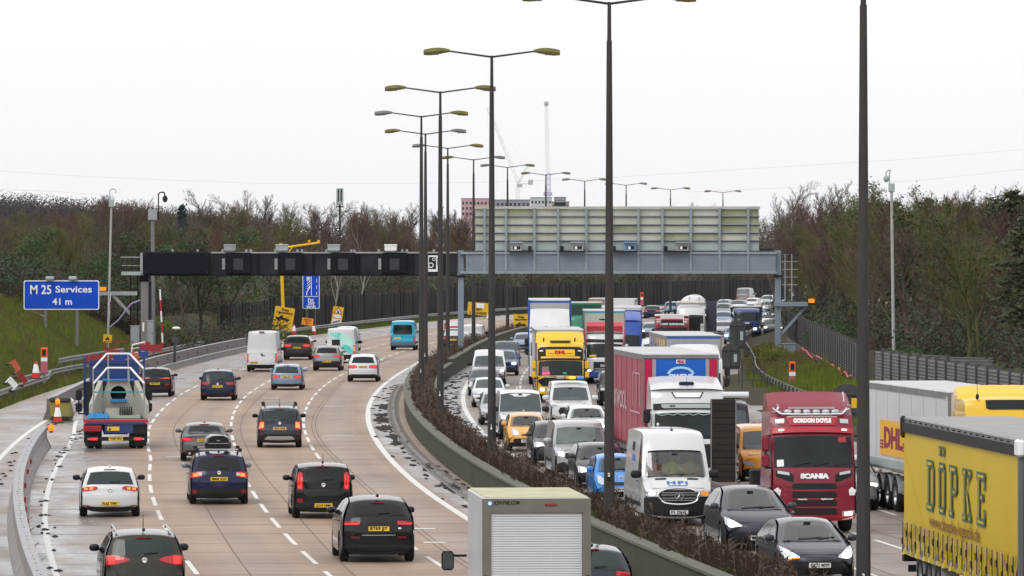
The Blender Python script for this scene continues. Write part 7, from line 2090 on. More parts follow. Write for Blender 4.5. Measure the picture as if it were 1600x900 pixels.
for k in range(6):
    x = -.66 + k * .264
    o = MB().ell((x, p0[1], 3.36), (.115, .07, .065), 2.6).build("spot_lamp", M_HEAD, l.t, True)
for x in (-1.0, 1.0): MB().lathe([(.05, 0), (.08, .22), (.085, .24)], (x, p0[1] - .1, 3.50), 'y', 12).build("air_horn", M_CHROME, l.t)
l.patch("front_panel", [(-.98, 1.80, 1.34), (-.70, 1.80, 1.32), (.70, 1.80, 1.32), (.98, 1.80, 1.34)], P_SCR, .02)
l.write("SCANIA", 0, 1.60, .17, M_CHROME, .05, .80, .014)
for cols in symm([(.58, 1.62, 1.42), (.74, 1.72, 1.46), (1.06, 1.78, 1.60)]): l.patch("dark_cheek", cols, M_BLACK, .028)
for cols in symm([(.70, 1.70, 1.62), (1.02, 1.76, 1.68)]): l.patch("upper_headlight", cols, M_HEAD, .04)
for k, z in enumerate((1.32, 1.08, .85, .62)):
    l.patch("grille_slot", [(-.62, z + .04, z - .06), (-.56, z + .08, z - .09), (.56, z + .08, z - .09), (.62, z + .04, z - .06)], M_BLACK, .03)
    l.patch("grille_bar", [(-.64, z - .095, z - .125), (.64, z - .095, z - .125)], P_SCB, .045)
l.write("Road Star", -.34, .965, .05, M_WHITEP, .06, .26, .003); l.write("Highland Lass", .34, .965, .05, M_WHITEP, .06, .34, .003)
l.headlights(.78, 1.14, .62, .46)
l.patch("bumper", [(-1.16, .50, .36), (1.16, .50, .36)], P_SCB, .02)
for cols in symm([(.80, .40, .38), (1.1, .42, .38)]): l.patch("bumper_mark", cols, M_WHITEP, .03)
for x in (-1.02, 1.06):
    q = l.pt(x, 1.16, .03); mb = MB()
    for k in range(5):
        a = k * 2 * math.pi / 5 + math.pi / 2; mb.ell((q[0] + .065 * math.cos(a), q[1], q[2] + .065 * math.sin(a)), (.055, .012, .055), 2)
    mb.ell(q, (.035, .02, .035), 2); mb.build("rosette", M_WHITEP, l.t)
l.rect("paper_notice", -1.02, -.84, 2.06, 1.84 + .04, M_WHITEP, .02)
l.patch("sticker", [(.70, 2.66, 2.52), (.92, 2.68, 2.54)], P_SCB, .022)
l.mirrors(P_SCR, (2.50, 2.02))
for sg in (-1, 1): MB().bbox((sg * .95, -1.9, .9), (.45, 1.0, .8), .06).build("side_skirt", P_SCR, l.t)
MB().tube([(-1.0, -1.1, 3.42), (-1.0, -1.5, 3.88)], .02, 5).build("deflector_stay", M_CHROME, l.t)
M_DECKW = mat("loader_planks", (.16, .10, .09), rough=.8, grime=.4); M_RAMP = mat("ramp_rusty_black", (.028, .022, .018), rough=.85, var=.4, scale=3, grime=.4, gcol=(.06, .045, .035))
MB().box((-.0, -9.0, .82), (2.5, 9.0, .14)).build("loader_deck", M_DECKW, l.t)
for x in (-1.2, 1.2): MB().box((x, -9.0, .80), (.08, 9.2, .24)).build("loader_side_rail", M_TRFRAME, l.t)
for k in range(2):
    for sg in (-1, 1): wheel(l.t, sg * 1.0, -11.0 + 1.2 * k, .42, .36, True, True)
for x in (.86, -.86):
    r = MB().bbox((x, -13.45, .88 + 1.25), (.78, .10, 2.50), .02).build("loading_ramp", M_RAMP, l.t)
    for k in range(12): MB().box((x, -13.385, 1.05 + .20 * k), (.66, .010, .03)).build("ramp_cleat", M_RAMP, r)
    for e in (-.37, .37): MB().box((x + e, -13.38, 2.13), (.03, .05, 2.5)).build("ramp_edge", M_TRFRAME, r)
for x in (-1.0, 1.0): MB().bbox((x, -4.4, 1.25), (.45, .5, .75), .04).build("tool_locker", M_BLACK, l.t)

# red curtain trailer behind a white cab
P_CABW = paint("lorry_white", (.60, .61, .62))
l = Lorry("articulated_lorry", "white lorry cab pulling a faded red curtain trailer with a blue headboard", 1077, 48.2, 2.46, 3.42, P_CABW, GL, wz=(2.58, 1.74))
l.screen((2.56, 1.74), .90)
l.patch("visor_band", [(-1.12, 2.86, 2.66), (1.12, 2.86, 2.66)], M_BLACK, .03); l.patch("name_strip", [(-.86, 2.83, 2.74), (-.78, 2.83, 2.70), (.78, 2.83, 2.70), (.86, 2.83, 2.74)], M_SIGNB3, .045)
l.write("NICK", -.5, 2.765, .08, M_INK, .055, None, .004)
l.patch("roof_panel_frame", [(-.52, 3.22, 3.20), (-.42, 3.22, 3.03), (.42, 3.22, 3.03), (.52, 3.22, 3.20)], M_BLACK, .02); l.patch("roof_panel", [(-.47, 3.20, 3.18), (-.39, 3.20, 3.05), (.39, 3.20, 3.05), (.47, 3.20, 3.18)], M_WHITEP, .03)
l.deflector(P_CABW, 3.34, 3.72, 2.36)
l.patch("grille", [(-.7, 1.55, .8), (.7, 1.55, .8)], M_BLACK, .02); l.headlights(.78, 1.12, .92, .72); l.patch("bumper", [(-1.18, .6, .38), (1.18, .6, .38)], M_BLACK, .02)
l.mirrors(M_BLACK); MB().bbox((0, -.9, 3.50), (.5, .16, .12), .04).build("roof_beacon", P_NAVY, l.t)
MB().tube([l.pt(-1.0 + 2.0 * k / 12, 2.52 - .05 * (k % 2), .04) for k in range(13)], .018, 4).build("windscreen_fringe", M_SIGNB3, l.t)
MB().cyl(l.pt(0, 3.30, .03), (0, -.9, 3.7), .012, .006, 5).build("aerial", M_BLACK, l.t)
M_CRED = mat("curtain_faded_red", (.36, .055, .085), rough=.5, var=.14, scale=.7, grime=.4, gcol=(.42, .16, .17), stretch=(1, .6, 1.5)); M_HBLUE = mat("headboard_blue", (.01, .11, .50), rough=.4, var=.06); M_CREDF = mat("headboard_red", (.44, .01, .06), rough=.45)
tr = l.trailer(13.4, 2.5, 4.40, M_CRED, M_HBLUE, y=-2.75)
for x in (-1.06, 1.06): MB().box((x, -2.735 + .02, 3.0), (.28, .03, 2.5)).build("headboard_red_edge", M_CREDF, tr)
for x in (-.88, .88): MB().box((x, -2.735 + .025, 3.0), (.12, .03, 2.5)).build("headboard_post", M_GALV, tr)
MB().box((0, -2.735 + .02, 4.33), (2.49, .05, .10)).build("headboard_top", M_TRFRAME, tr)
lg = MB().bbox((0, -2.70, 4.17), (.30, .02, .14), .03).build("logo_plate", M_WHITEP, tr); lettering("logo_lettering", "SDC", lambda a, b: (-a, -2.68, 4.17 + b), M_CREDF, lg, size=.12, off=.012, width=.24)
arc = MB(); arc.grid([[(.46 * math.cos(a), -2.69, 3.74 + .28 * math.sin(a)), (.36 * math.cos(a), -2.69, 3.74 + .20 * math.sin(a))] for a in np.linspace(.1, math.pi - .1, 14)]); arc.build("rainbow_arc", mat("arc_pale_blue", (.35, .6, .85), rough=.4), tr)
lettering("headboard_lettering", "OWENS", lambda a, b: (-a, -2.69, 3.68 + b), M_WHITEP, tr, size=.22, off=.012, width=.82)
M_PALER = mat("faded_white_print", (.60, .42, .44), rough=.6)
yw = lambda s_: -2.75 - s_
lettering("side_lettering", "ROCKWOOL", lambda a, b: (1.262, yw(9.2) + a, 2.75 + b), M_PALER, tr, size=.85, off=.02, width=7.0)
for q in (1.0, 2.2, 3.4):
    MB().box((1.263, yw(q), 3.2), (.006, .08, 1.1)).build("print_line", M_PALER, tr)
MB().box((1.263, yw(2.2), 3.75), (.006, 2.5, .04)).build("print_line", M_PALER, tr); MB().box((1.263, yw(2.6), 2.45), (.006, 3.4, .05)).build("print_line", M_PALER, tr)
for q in range(24): MB().box((1.265, yw(.4 + q * .55), 1.20), (.02, .05, .34)).build("curtain_buckle", M_INK, tr)

# big yellow curtain trailer in the right foreground
M_YCURT = mat("curtain_yellow", (.66, .46, .008), rough=.35, var=.10, scale=.8, grime=.2, gcol=(.48, .36, .02), stretch=(1, .5, 1)); M_YFRONT = mat("headboard_grey", (.16, .17, .18), rough=.6)
M_DGREEN = mat("print_green", (.035, .12, .075), rough=.5); M_DBROWN = mat("print_brown", (.20, .05, .02), rough=.5)
l = Lorry("articulated_lorry", "lorry with a bright yellow lettered curtain trailer at the right edge", 1716, 77.5, 2.5, 3.7, paint("cab_green", (.01, .08, .05)), GL, wz=(2.7, 1.8), dyaw=-.005)
zc = 120.0
def yellow_anchor():
    pass
A = Vector(((1412 - 800) / 68.0, FPX / 68.0, 0)); B = Vector(((1593 - 800) / 77.3, FPX / 77.3, 0))   # the near flank's rear and front corners
d = (B - A).normalized(); Lc = (B - A).length
l.t.rotation_euler.z = math.atan2(-d.x, d.y)
fw = d; sd_ = Vector((fw.y, -fw.x, 0))      # the lorry's right-hand side (+x local)
# trailer front face sits 2.75 m behind the cab front; flank at local x = 1.275
l.t.location = B + fw * 2.75 - sd_ * 1.275
if (l.t.location - Vector((0, 0, 0))).x < 0: pass
Ht = 4.0
tr = l.trailer(Lc, 2.55, Ht, M_YCURT, M_YFRONT, z0=1.02, y=-2.75, ribs=False, roof=mat("tarp_roof_grey", (.26, .26, .25), rough=.5, grime=.4))
l.screen((2.68, 1.8)); l.deflector(paint("cab_green", (.01, .08, .05)), 3.6, 3.9, 2.3)
ys0 = -2.75; yr0 = -2.75 - Lc
X = 1.285
for sg in (1,):
    MB().box((X - .0, (ys0 + yr0) / 2, Ht - .20), (.07, Lc + .1, .22)).build("cant_rail_dark", M_BLACK, tr)
    for q in range(20): MB().ell((X + .03, yr0 + Lc * (q + .5) / 20, Ht - .04), (.03, .06, .02), 2).build("roof_rivet", M_INK, tr)
    MB().bbox((X, yr0 - .02, Ht - .20), (.12, .24, .50), .05).build("rear_corner_cap", M_BLACK, tr)
    MB().bbox((X - .01, ys0 + .02, Ht - .14), (.16, .5, .36), .05).build("front_corner_cap", M_WHITEP, tr)
    MB().box((X - .02, ys0 + .06, 2.4), (.10, .12, 2.7)).build("front_post", M_YFRONT, tr)
# rippled foot of the curtain
r3 = random.Random(8)
rows = []
nn = 110
for i in range(nn + 1):
    y = yr0 + .15 + (Lc - .3) * i / nn
    rp = [r3.uniform(-.03, .03) for _ in range(6)]
    rows.append([(X + .012 + (.0 if k == 0 else .035 * math.sin(i * .9 + k) * (k / 6) + rp[k % 6] * k / 6), y, 1.66 - .74 * k / 7 - (.05 * (r3.random()) if k == 7 else 0)) for k in range(8)])
mb = MB(); mb.grid(rows); mb.build("curtain_skirt", mat("curtain_foot_gold", (.62, .43, .03), rough=.22, var=.25, scale=1.5), tr, True)
for q in range(24):
    y = yr0 + .35 + (Lc - .7) * q / 23
    o = MB().box((X + .06, y, 1.33), (.014, .05, .62)).build("buckle_strap", M_INK, tr)
    MB().bbox((X + .075, y, 1.40 - .2 * (q % 3 == 0)), (.03, .10, .16), .01).build("buckle", M_BLACK, o)
for k in range(34): MB().box((X + .012, yr0 + .25 + .18 * min(k, 9) * .35 + max(0, k - 6) * .09, 3.25 - k * .05), (.012, .05, .03)).build("seam_bead", M_YCURT, tr)
fl = lambda u, z: (X + .012, u, z)
yl = yr0 + Lc * .515
def outline(txt, yc, zc_, size, width, m, m2):
    lettering("side_lettering", txt, lambda a, b: (X + .012, yc + a, zc_ + b), m, tr, size=size, off=.045, width=width)
    lettering("side_lettering_inlay", txt, lambda a, b: (X + .016, yc + a, zc_ + b), m2, tr, size=size * .93, off=-.012, width=width * .965)
# tall slab lettering built from bars: D O-umlaut P K E
def slab(letter, yc, zb_, w, h, m):
    th = .17; tv = w * .30
    B_ = []
    L_, R_ = yc - w / 2, yc + w / 2
    bars = {'D': [(L_, L_ + tv, 0, h), (L_ - w * .12, R_ - w * .18, h - th, h), (L_ - w * .12, R_ - w * .18, 0, th), (R_ - tv, R_, th * .8, h - th * .8)],
            'O': [(L_, L_ + tv, th * .8, h - th * .8), (R_ - tv, R_, th * .8, h - th * .8), (L_ + w * .12, R_ - w * .12, h - th, h), (L_ + w * .12, R_ - w * .12, 0, th), (L_ + w * .1, L_ + w * .4, h + .14, h + .36), (R_ - w * .4, R_ - w * .1, h + .14, h + .36)],
            'P': [(L_, L_ + tv, 0, h), (L_ - w * .12, R_ - w * .15, h - th, h), (R_ - tv, R_, h * .48, h - th * .8), (L_ + tv, R_ - w * .15, h * .42, h * .42 + th), (L_ - w * .14, L_ + tv + w * .14, 0, th)],
            'K': [(L_, L_ + tv, 0, h), (L_ - w * .12, L_ + tv + w * .12, h - th, h), (L_ - w * .12, L_ + tv + w * .12, 0, th), (R_ - w * .38, R_ + w * .1, h - th, h), (R_ - w * .38, R_ + w * .1, 0, th)],
            'E': [(L_, L_ + tv, 0, h), (L_ - w * .12, R_, h - th, h), (L_ - w * .12, R_, 0, th), (L_ + tv, R_ - w * .2, h * .46, h * .46 + th), (R_ - w * .2, R_, h - th * 2.2, h - th), (R_ - w * .2, R_, th, th * 2.2)]}[letter]
    mb = MB(); mi = MB()
    def quad(M_, a, b, c, d_, xo): M_.add([(xo, a, zb_ + c), (xo, b, zb_ + c), (xo, b, zb_ + d_), (xo, a, zb_ + d_)], [(0, 1, 2, 3)])
    for a, b, c, d_ in bars:
        quad(mb, a, b, c, d_, X + .013 + .0004 * len(mb.v) / 4)
        iy = min(.15, (b - a) * .35); iz = min(.055, (d_ - c) * .34)
        quad(mi, a + iy, b - iy, c + iz, d_ - iz, X + .018 + .0004 * len(mi.v) / 4)
    if letter == 'K':
        for s_ in (0, 1):
            zz = [(L_ + tv, h * .45), (L_ + tv + w * .05, h * .58), (R_ - w * .02, h - th), (R_ - w * .30, h - th)] if s_ == 0 else [(L_ + tv + .02, h * .5), (L_ + tv + w * .28, h * .58), (R_ + w * .0, th), (R_ - w * .28, th)]
            mb.add([(X + .0155, a, zb_ + b) for a, b in zz], [(0, 1, 2, 3)])
            cy_ = sum(a for a, b in zz) / 4; cz_ = sum(b for a, b in zz) / 4
            mi.add([(X + .0205, cy_ + (a - cy_) * .55, zb_ + cz_ + (b - cz_) * .8) for a, b in zz], [(0, 1, 2, 3)])
    mb.build("side_lettering", M_DGREEN, tr); mi.build("side_lettering_inlay", M_YCURT, tr)
for ch, fr_ in (('D', .295), ('O', .395), ('P', .50), ('K', .615), ('E', .735)):
    slab(ch, yr0 + Lc * (fr_ - .03), 2.05, Lc * .062, 1.14, M_DGREEN)
lettering("side_lettering", "www.doepke-logistik.de", lambda a, b: (X + .013, yr0 + Lc * .47 + a, 1.80 + b), M_DBROWN, tr, size=.40, off=.004, width=Lc * .44)
MB().box((X - .25, yr0 - .05, .86), (.5, .3, .3)).build("rear_bumper_box", M_BLACK, l.t)
MB().box((X - .03, yr0 + 2.9, .95), (.06, 4.6, .12)).build("wheel_arch_rail", M_GALV, l.t)

# white box trailer with a parcel firm's panel, yellow cab
P_YLOR = paint("lorry_yellow", (.78, .48, .012)); M_DHLR = mat("panel_red", (.42, .02, .03), rough=.5); M_DHLY = mat("panel_orange_yellow", (.78, .42, .03), rough=.5); M_TRWH = mat("trailer_white_side", (.60, .60, .61), rough=.4, var=.06, scale=.6, grime=.3, gcol=(.45, .44, .42))
M_DHLDR = mat("panel_dark_red", (.26, .01, .06), rough=.5)
A = Vector(((1350 - 800) / 50.6, FPX / 50.6, 0)); B = Vector(((1482 - 800) / 54.8, FPX / 54.8, 0))
l = Lorry("articulated_lorry", "white box trailer with an orange parcel panel and yellow cab at the right", 1500, 60, 2.5, 3.74, P_YLOR, GL, wz=(2.55, 1.75))
d = (B - A).normalized(); Lc = 13.4
l.t.rotation_euler.z = math.atan2(-d.x, d.y); sd_ = Vector((d.y, -d.x, 0))
l.t.location = B + d * 2.75 - sd_ * 1.275
tr = l.trailer(Lc, 2.55, 3.78, M_TRWH, M_TRWH, z0=1.28, y=-2.75)
y0 = -2.75
MB().box((X, y0 - Lc / 2, 1.42), (.03, Lc, .24)).build("lower_band", M_SIGNB3, tr)
MB().box((X + .001, y0 - 8.6, 2.18), (.012, 4.2, 1.05)).build("orange_panel", M_DHLY, tr)
lettering("panel_lettering", "DHL", lambda a, b: (X + .02, y0 - 8.5 + a, 2.2 + b), M_DHLDR, tr, size=.85, off=.03, width=3.0)
for q in (-.32, -.22, -.12): MB().box((X + .018, y0 - 10.4, 2.2 + q), (.01, .5, .05)).build("panel_stripe", M_DHLDR, tr); MB().box((X + .018, y0 - 6.75, 2.2 + q), (.01, .45, .05)).build("panel_stripe", M_DHLDR, tr)
MB().box((X + .001, y0 - 5.2, 1.94), (.012, 2.5, .52)).build("red_panel", M_DHLDR, tr); MB().box((X + .001, y0 - 5.2, 2.46), (.012, 2.5, .48)).build("white_panel", M_WHITEP, tr)
lettering("panel_lettering", "LOGISTICS", lambda a, b: (X + .02, y0 - 5.2 + a, 2.46 + b), M_DHLDR, tr, size=.42, off=.02, width=2.3)
lettering("panel_lettering", "OF THE UK'S", lambda a, b: (X + .02, y0 - 5.2 + a, 1.94 + b), M_WHITEP, tr, size=.40, off=.012, width=2.3)
MB().box((X + .002, y0 - .12, 3.62), (.03, .2, .07)).build("marker_lamp", M_HEAD, tr)
l.screen((2.53, 1.75)); l.deflector(P_YLOR, 3.68, 4.02, 2.5, -1.2, -1.9, .03)
l.patch("roof_skylight", [(-.62, 3.62, 3.40), (-.52, 3.62, 3.36), (.52, 3.62, 3.36), (.62, 3.62, 3.40)], M_DGLASS, .02)
MB().ell((.85, -.7, 3.72), (.05, .05, .09), 2).build("aerial_base", M_INK, l.t); MB().cyl((.85, -.7, 3.75), (.85, -.75, 4.15), .01, .006, 5).build("aerial", M_INK, l.t)
l.patch("visor_band", [(-1.14, 2.78, 2.62), (1.14, 2.78, 2.62)], M_BLACK, .03)
MB().bbox((.95, -2.3, 2.2), (.5, .5, 2.4), .1).build("side_collar", P_YLOR, l.t)
l.mirrors(P_YLOR)

# yellow parcel lorry in the middle
l = Lorry("box_lorry", "yellow lorry facing us with red letters on its sign panel and a grey box behind", 876, 30.6, 2.48, 3.15, P_YLOR, GL, wz=(2.20, 1.40))
l.screen((2.16, 1.42), .92)
l.patch("dark_surround", [(-1.16, 2.76, 2.18), (-1.0, 2.86, 2.18), (1.0, 2.86, 2.18), (1.16, 2.76, 2.18)], M_BLACK, .018)
l.patch("sign_panel", [(-.74, 2.72, 2.40), (.74, 2.72, 2.40)], P_YLOR, .035); l.write("DHL", 0, 2.57, .22, M_DHLR, .05, .58, .02)
for sg in (-1, 1): l.rect("print_stripe", sg * .48 - .14, sg * .48 + .14, 2.53, 2.50, M_DHLR, .05)
l.patch("sun_visor", [(-1.0, 2.36, 2.26), (1.0, 2.36, 2.26)], P_YLOR, .08, skirt=.08)
for sg in (-1, 1): l.rect("marker_lamp", sg * .98 - .09, sg * .98 + .09, 2.70, 2.62, M_HEAD, .04)
l.patch("dark_chin", [(-1.18, 1.36, 1.16), (-.95, 1.36, .86), (.95, 1.36, .86), (1.18, 1.36, 1.16)], M_BLACK, .02); l.patch("chin_line", [(-1.1, 1.32, 1.29), (1.1, 1.32, 1.29)], M_SILVER, .04)
l.patch("grille", [(-.62, .80, .45), (.62, .80, .45)], M_BLACK, .02); l.headlights(.76, 1.12, .78, .58)
MB().bbox((0, -.98, 3.16), (1.05, .7, .05), .01).build("roof_skylight", mat("skylight_grey", (.14, .14, .16), rough=.3), l.t)
l.deflector(P_YLOR, 3.10, 3.62, 2.5, -1.2, -1.9, .0)
for x in (-.75, .85): MB().ell((x, -.8, 3.22), (.04, .04, .12), 2).build("aerial_base", M_INK, l.t)
l.mirrors(P_YLOR, (1.95, 1.45)); l.rect("pink_cloth", -.95, -.55, 1.60, 1.44, mat("pink_cloth", (.75, .12, .30), rough=.7), .02); l.rect("green_card", .12, .32, 1.55, 1.46, mat("green_card", (.05, .5, .3), rough=.6), .02); l.rect("driver_tunic", -.95, -.6, 1.86, 1.62, mat("driver_beige", (.22, .16, .12), rough=.8), .012)
l.trailer(10.0, 2.5, 3.7, M_ALU, M_ALU, z0=1.1, y=-2.4)
# tall double-deck lorry behind it
P_TRBL = paint("frame_blue", (.02, .08, .33))
l = Lorry("articulated_lorry", "white cab with a roof pod before a very tall blue framed grey trailer", 859, 27.0, 2.46, 3.2, P_CABW, GL, wz=(2.5, 1.7))
l.screen((2.48, 1.7))
rows = [[(f * 1.18 * (1 - .05 * v), -.5 - 1.2 * v - .15 * f * f, 3.15 + 1.25 * v - .05 * f ** 4) for f in np.linspace(-1, 1, 11)] for v in np.linspace(0, 1, 6)]
mb = MB(); mb.grid(rows); mb.grid([rows[-1], [(p[0], -2.1, p[2] - .03) for p in rows[-1]]]); 
for j in (0, 10): mb.grid([[r[j] for r in rows], [(r[j][0], -2.1, r[j][2]) for r in rows]])
mb.build("roof_pod", P_CABW, l.t, True)
for k in range(6): MB().bbox((-1.05 + .42 * k, -.42, 3.30), (.26, .1, .16), .03).build("roof_lamp", M_HEAD if k % 3 else M_INK, l.t)
tr = l.trailer(13.4, 2.52, 4.86, P_TRBL, M_ALU, y=-2.5)
for sg in (-1, 1): MB().box((sg * 1.2, -2.46, 3.4), (.12, .10, 3.0)).build("blue_edge", P_TRBL, tr)
MB().box((0, -2.46, 4.35 - .55), (2.4, .10, .10)).build("blue_crossbar", P_TRBL, tr)
for k in range(9): MB().box((0, -2.465, 4.70 - .09 * k), (2.2, .02, .02)).build("front_rib", M_GALV, tr)
l.mirrors(M_BLACK)
# white and red lorry with blue bumper
l = Lorry("box_lorry", "white lorry with a red edged visor and deep blue bumper", 945, 26.8, 2.30, 3.05, P_CABW, GL, wz=(2.35, 1.55))
l.screen((2.33, 1.55), .92)
l.patch("visor_band", [(-1.06, 2.62, 2.44), (0, 2.56, 2.38), (1.06, 2.62, 2.44)], M_BLACK, .03)
l.deflector(P_CABW, 3.0, 3.2, 2.2)
MB().box((0, -1.0, 3.28), (2.1, .5, .42), Matrix.Rotation(-.5, 3, 'X')).build("red_visor_board", mat("coral_red", (.55, .06, .09), rough=.5), l.t)
for sg in (-1, 1): MB().box((sg * 1.12, -.55, 2.6), (.06, .2, 1.2), Matrix.Rotation(sg * .12, 3, 'Y')).build("red_edge", mat("coral_red", (.55, .06, .09), rough=.5), l.t)
l.patch("grille", [(-.66, 1.28, .74), (.66, 1.28, .74)], M_BLACK, .02); l.write("MAN", 0, 1.06, .2, M_CHROME, .04, .5, .012)
for z in (.9, .82, .74): l.patch("grille_bar", [(-.6, z, z - .03), (.6, z, z - .03)], M_SILVER, .035)
l.patch("bumper", [(-1.12, .90, .34), (-.68, .74, .34), (.68, .70, .34), (1.12, .90, .34)], P_TRBL, .025); l.patch("red_flash", [(-.3, .56, .52), (.2, .62, .52)], mat("coral_red", (.55, .06, .09), rough=.5), .04)
l.headlights(.74, 1.06, .84, .68); l.mirrors(P_CABW, (2.1, 1.6)); l.rect("yellow_cloth", -.9, -.5, 1.68, 1.58, M_DHLY, .02)
tr = l.trailer(9.0, 2.45, 4.22, mat("box_teal", (.05, .30, .44), rough=.5), M_SIGNB, z0=1.1, y=-2.5)
MB().box((0, -2.47, 3.72), (.6, .02, .08)).build("front_print", M_INK, tr)
# blue lorry half hidden behind it
P_LBL = paint("lorry_blue", (.012, .07, .36))
l = Lorry("articulated_lorry", "royal blue lorry cab whose right half shows beside the white and red lorry", 972, 25.0, 2.48, 3.5, P_LBL, GL, wz=(2.5, 1.7)); l.screen((2.48, 1.7)); l.mirrors(M_BLACK); l.deflector(P_LBL, 3.4, 3.95, 2.4); l.headlights(.76, 1.12, .9, .7); l.patch("grille", [(-.7, 1.4, .7), (.7, 1.4, .7)], M_BLACK, .02)
l.trailer(13.0, 2.55, 4.15, M_TRWH, P_LBL, y=-2.6)
# blue sided trailer and white cab behind the red trailer
l = Lorry("articulated_lorry", "white cab with a broad roof fairing seen over the red trailer's headboard", 1089, 35.2, 2.46, 3.1, P_CABW, GL, wz=(2.4, 1.6)); l.screen((2.38, 1.6)); l.deflector(P_CABW, 3.05, 3.62, 2.2); l.mirrors(M_BLACK)
MB().bbox((0, -.75, 3.10), (1.0, .5, .08), .02).build("roof_skylight", mat("skylight_grey", (.14, .14, .16), rough=.3), l.t)
l.trailer(12.0, 2.55, 3.98, P_TRBL, M_GALV, y=-2.5)
# red lorry with white name board
l = Lorry("tipper_lorry", "red lorry with a white lettered roof board far down the queue", 1050, 21.7, 2.48, 2.9, P_SCB, GL, wz=(2.05, 1.3)); l.screen((2.0, 1.3)); l.mirrors(M_BLACK, (1.9, 1.4))
l.patch("visor_band", [(-1.14, 2.20, 2.02), (1.14, 2.20, 2.02)], M_BLACK, .06)
MB().box((0, -.5, 2.98), (1.7, .12, .24)).build("name_board", M_WHITEP, l.t); l.write("WEST HORNDON", 0, 2.42, .18, M_WHITEP, .05, 1.6, .01)
l.patch("dark_panel", [(-.85, 2.70, 2.28), (.85, 2.70, 2.28)], M_INK, .02)
for sg in (-1, 1): MB().ell((sg * .98, -.3, 2.55), (.14, .1, .14), 2).build("spot_lamp", M_HEAD, l.t); MB().cyl((sg * .84, -.4, 2.3), (sg * .84, -.45, 2.9), .05, .05, 6).build("lamp_bar", M_CHROME, l.t)
l.trailer(9.0, 2.5, 3.0, mat("tipper_dark_red", (.16, .015, .02), rough=.5), P_SCB, y=-2.5, ribs=False)
bx = MB().bbox((-1.62, -2.9, 2.25), (.9, .5, 1.4), .05).build("dark_side_box", M_INK, l.t)
# white tanker
l = Lorry("tanker_lorry", "white tanker lorry with a cream roof visor, tallest at the back of the queue", 1079, 18.2, 2.48, 2.95, P_CABW, GL, wz=(2.2, 1.45)); l.screen((2.18, 1.45)); l.mirrors(M_BLACK)
MB().bbox((0, -.9, 3.22), (2.5, .7, .30), .12).build("cream_visor", mat("visor_cream", (.52, .49, .40), rough=.5), l.t)
MB().lathe([(0, 0), (.8, -.04), (1.08, -.3), (1.12, -1), (1.12, -10), (1.0, -10.4), (0, -10.6)], (0, -2.6, 2.75), 'y', 22).build("tank", P_CABW, l.t, True)
for k in range(2): MB().box((-.7 + .9 * k, -2.9, 3.55), (.06, .6, .3)).build("tank_rib", M_GALV, l.t)
MB().box((0, -7.5, 1.2), (2.0, 9, .5)).build("tank_frame", M_UNDER, l.t)
for k in range(3):
    for sg in (-1, 1): wheel(l.t, sg * 1.0, -11 + 1.3 * k, .5, .4, True, True)
MB().box((-1.72, -2.7, 2.0), (.92, .4, 2.6)).build("dark_side_box", paint("panel_slate", (.05, .055, .08)), l.t)
# dark blue tipper cab far right, other far lorries
l = Lorry("tipper_lorry", "dark blue lorry cab with lit lamps before the gantry's right leg", 1166, 17.6, 2.35, 2.6, P_DBLUE, GL, wz=(2.25, 1.45)); l.screen((2.22, 1.45), .9); l.mirrors(M_INK); l.headlights(.55, 1.0, .86, .62, True, 1); l.patch("grille", [(-.6, 1.2, .6), (.6, 1.2, .6)], M_BLACK, .02)
l.patch("badge_bar", [(-.3, 1.30, 1.22), (.3, 1.30, 1.22)], M_WHITEP, .03)
l.trailer(6.5, 2.4, 2.7, mat("tipper_grey", (.12, .12, .13), rough=.6), M_INK, y=-2.4, ribs=False)
l = Lorry("box_lorry", "green lorry glimpsed between the tall grey trailer and the red edged visor", 912, 22.6, 2.48, 3.3, paint("lorry_green", (.01, .16, .08)), GL, wz=(2.3, 1.5)); l.screen((2.28, 1.5)); l.trailer(8, 2.5, 4.1, paint("lorry_green", (.01, .16, .08)), mat("far_fence_green", (.02, .06, .04), rough=.6), y=-2.4, ribs=False)
l = Lorry("box_lorry", "white flat topped lorry far behind the blue lorry", 967, 19.4, 2.5, 3.0, P_CABW, GL, wz=(2.3, 1.5)); l.screen((2.28, 1.5)); l.trailer(9, 2.55, 3.75, M_TRWH, M_TRWH, y=-2.4, ribs=False)
l = Lorry("box_lorry", "brown boxed lorry top between the green and white lorries", 931, 18.2, 1.4, 2.4, P_BROWN, GL, wz=(2.0, 1.3)); l.trailer(6, 1.5, 3.55, mat("box_tan", (.36, .25, .18), rough=.7), mat("box_tan", (.36, .25, .18), rough=.7), y=-2.4, ribs=False)
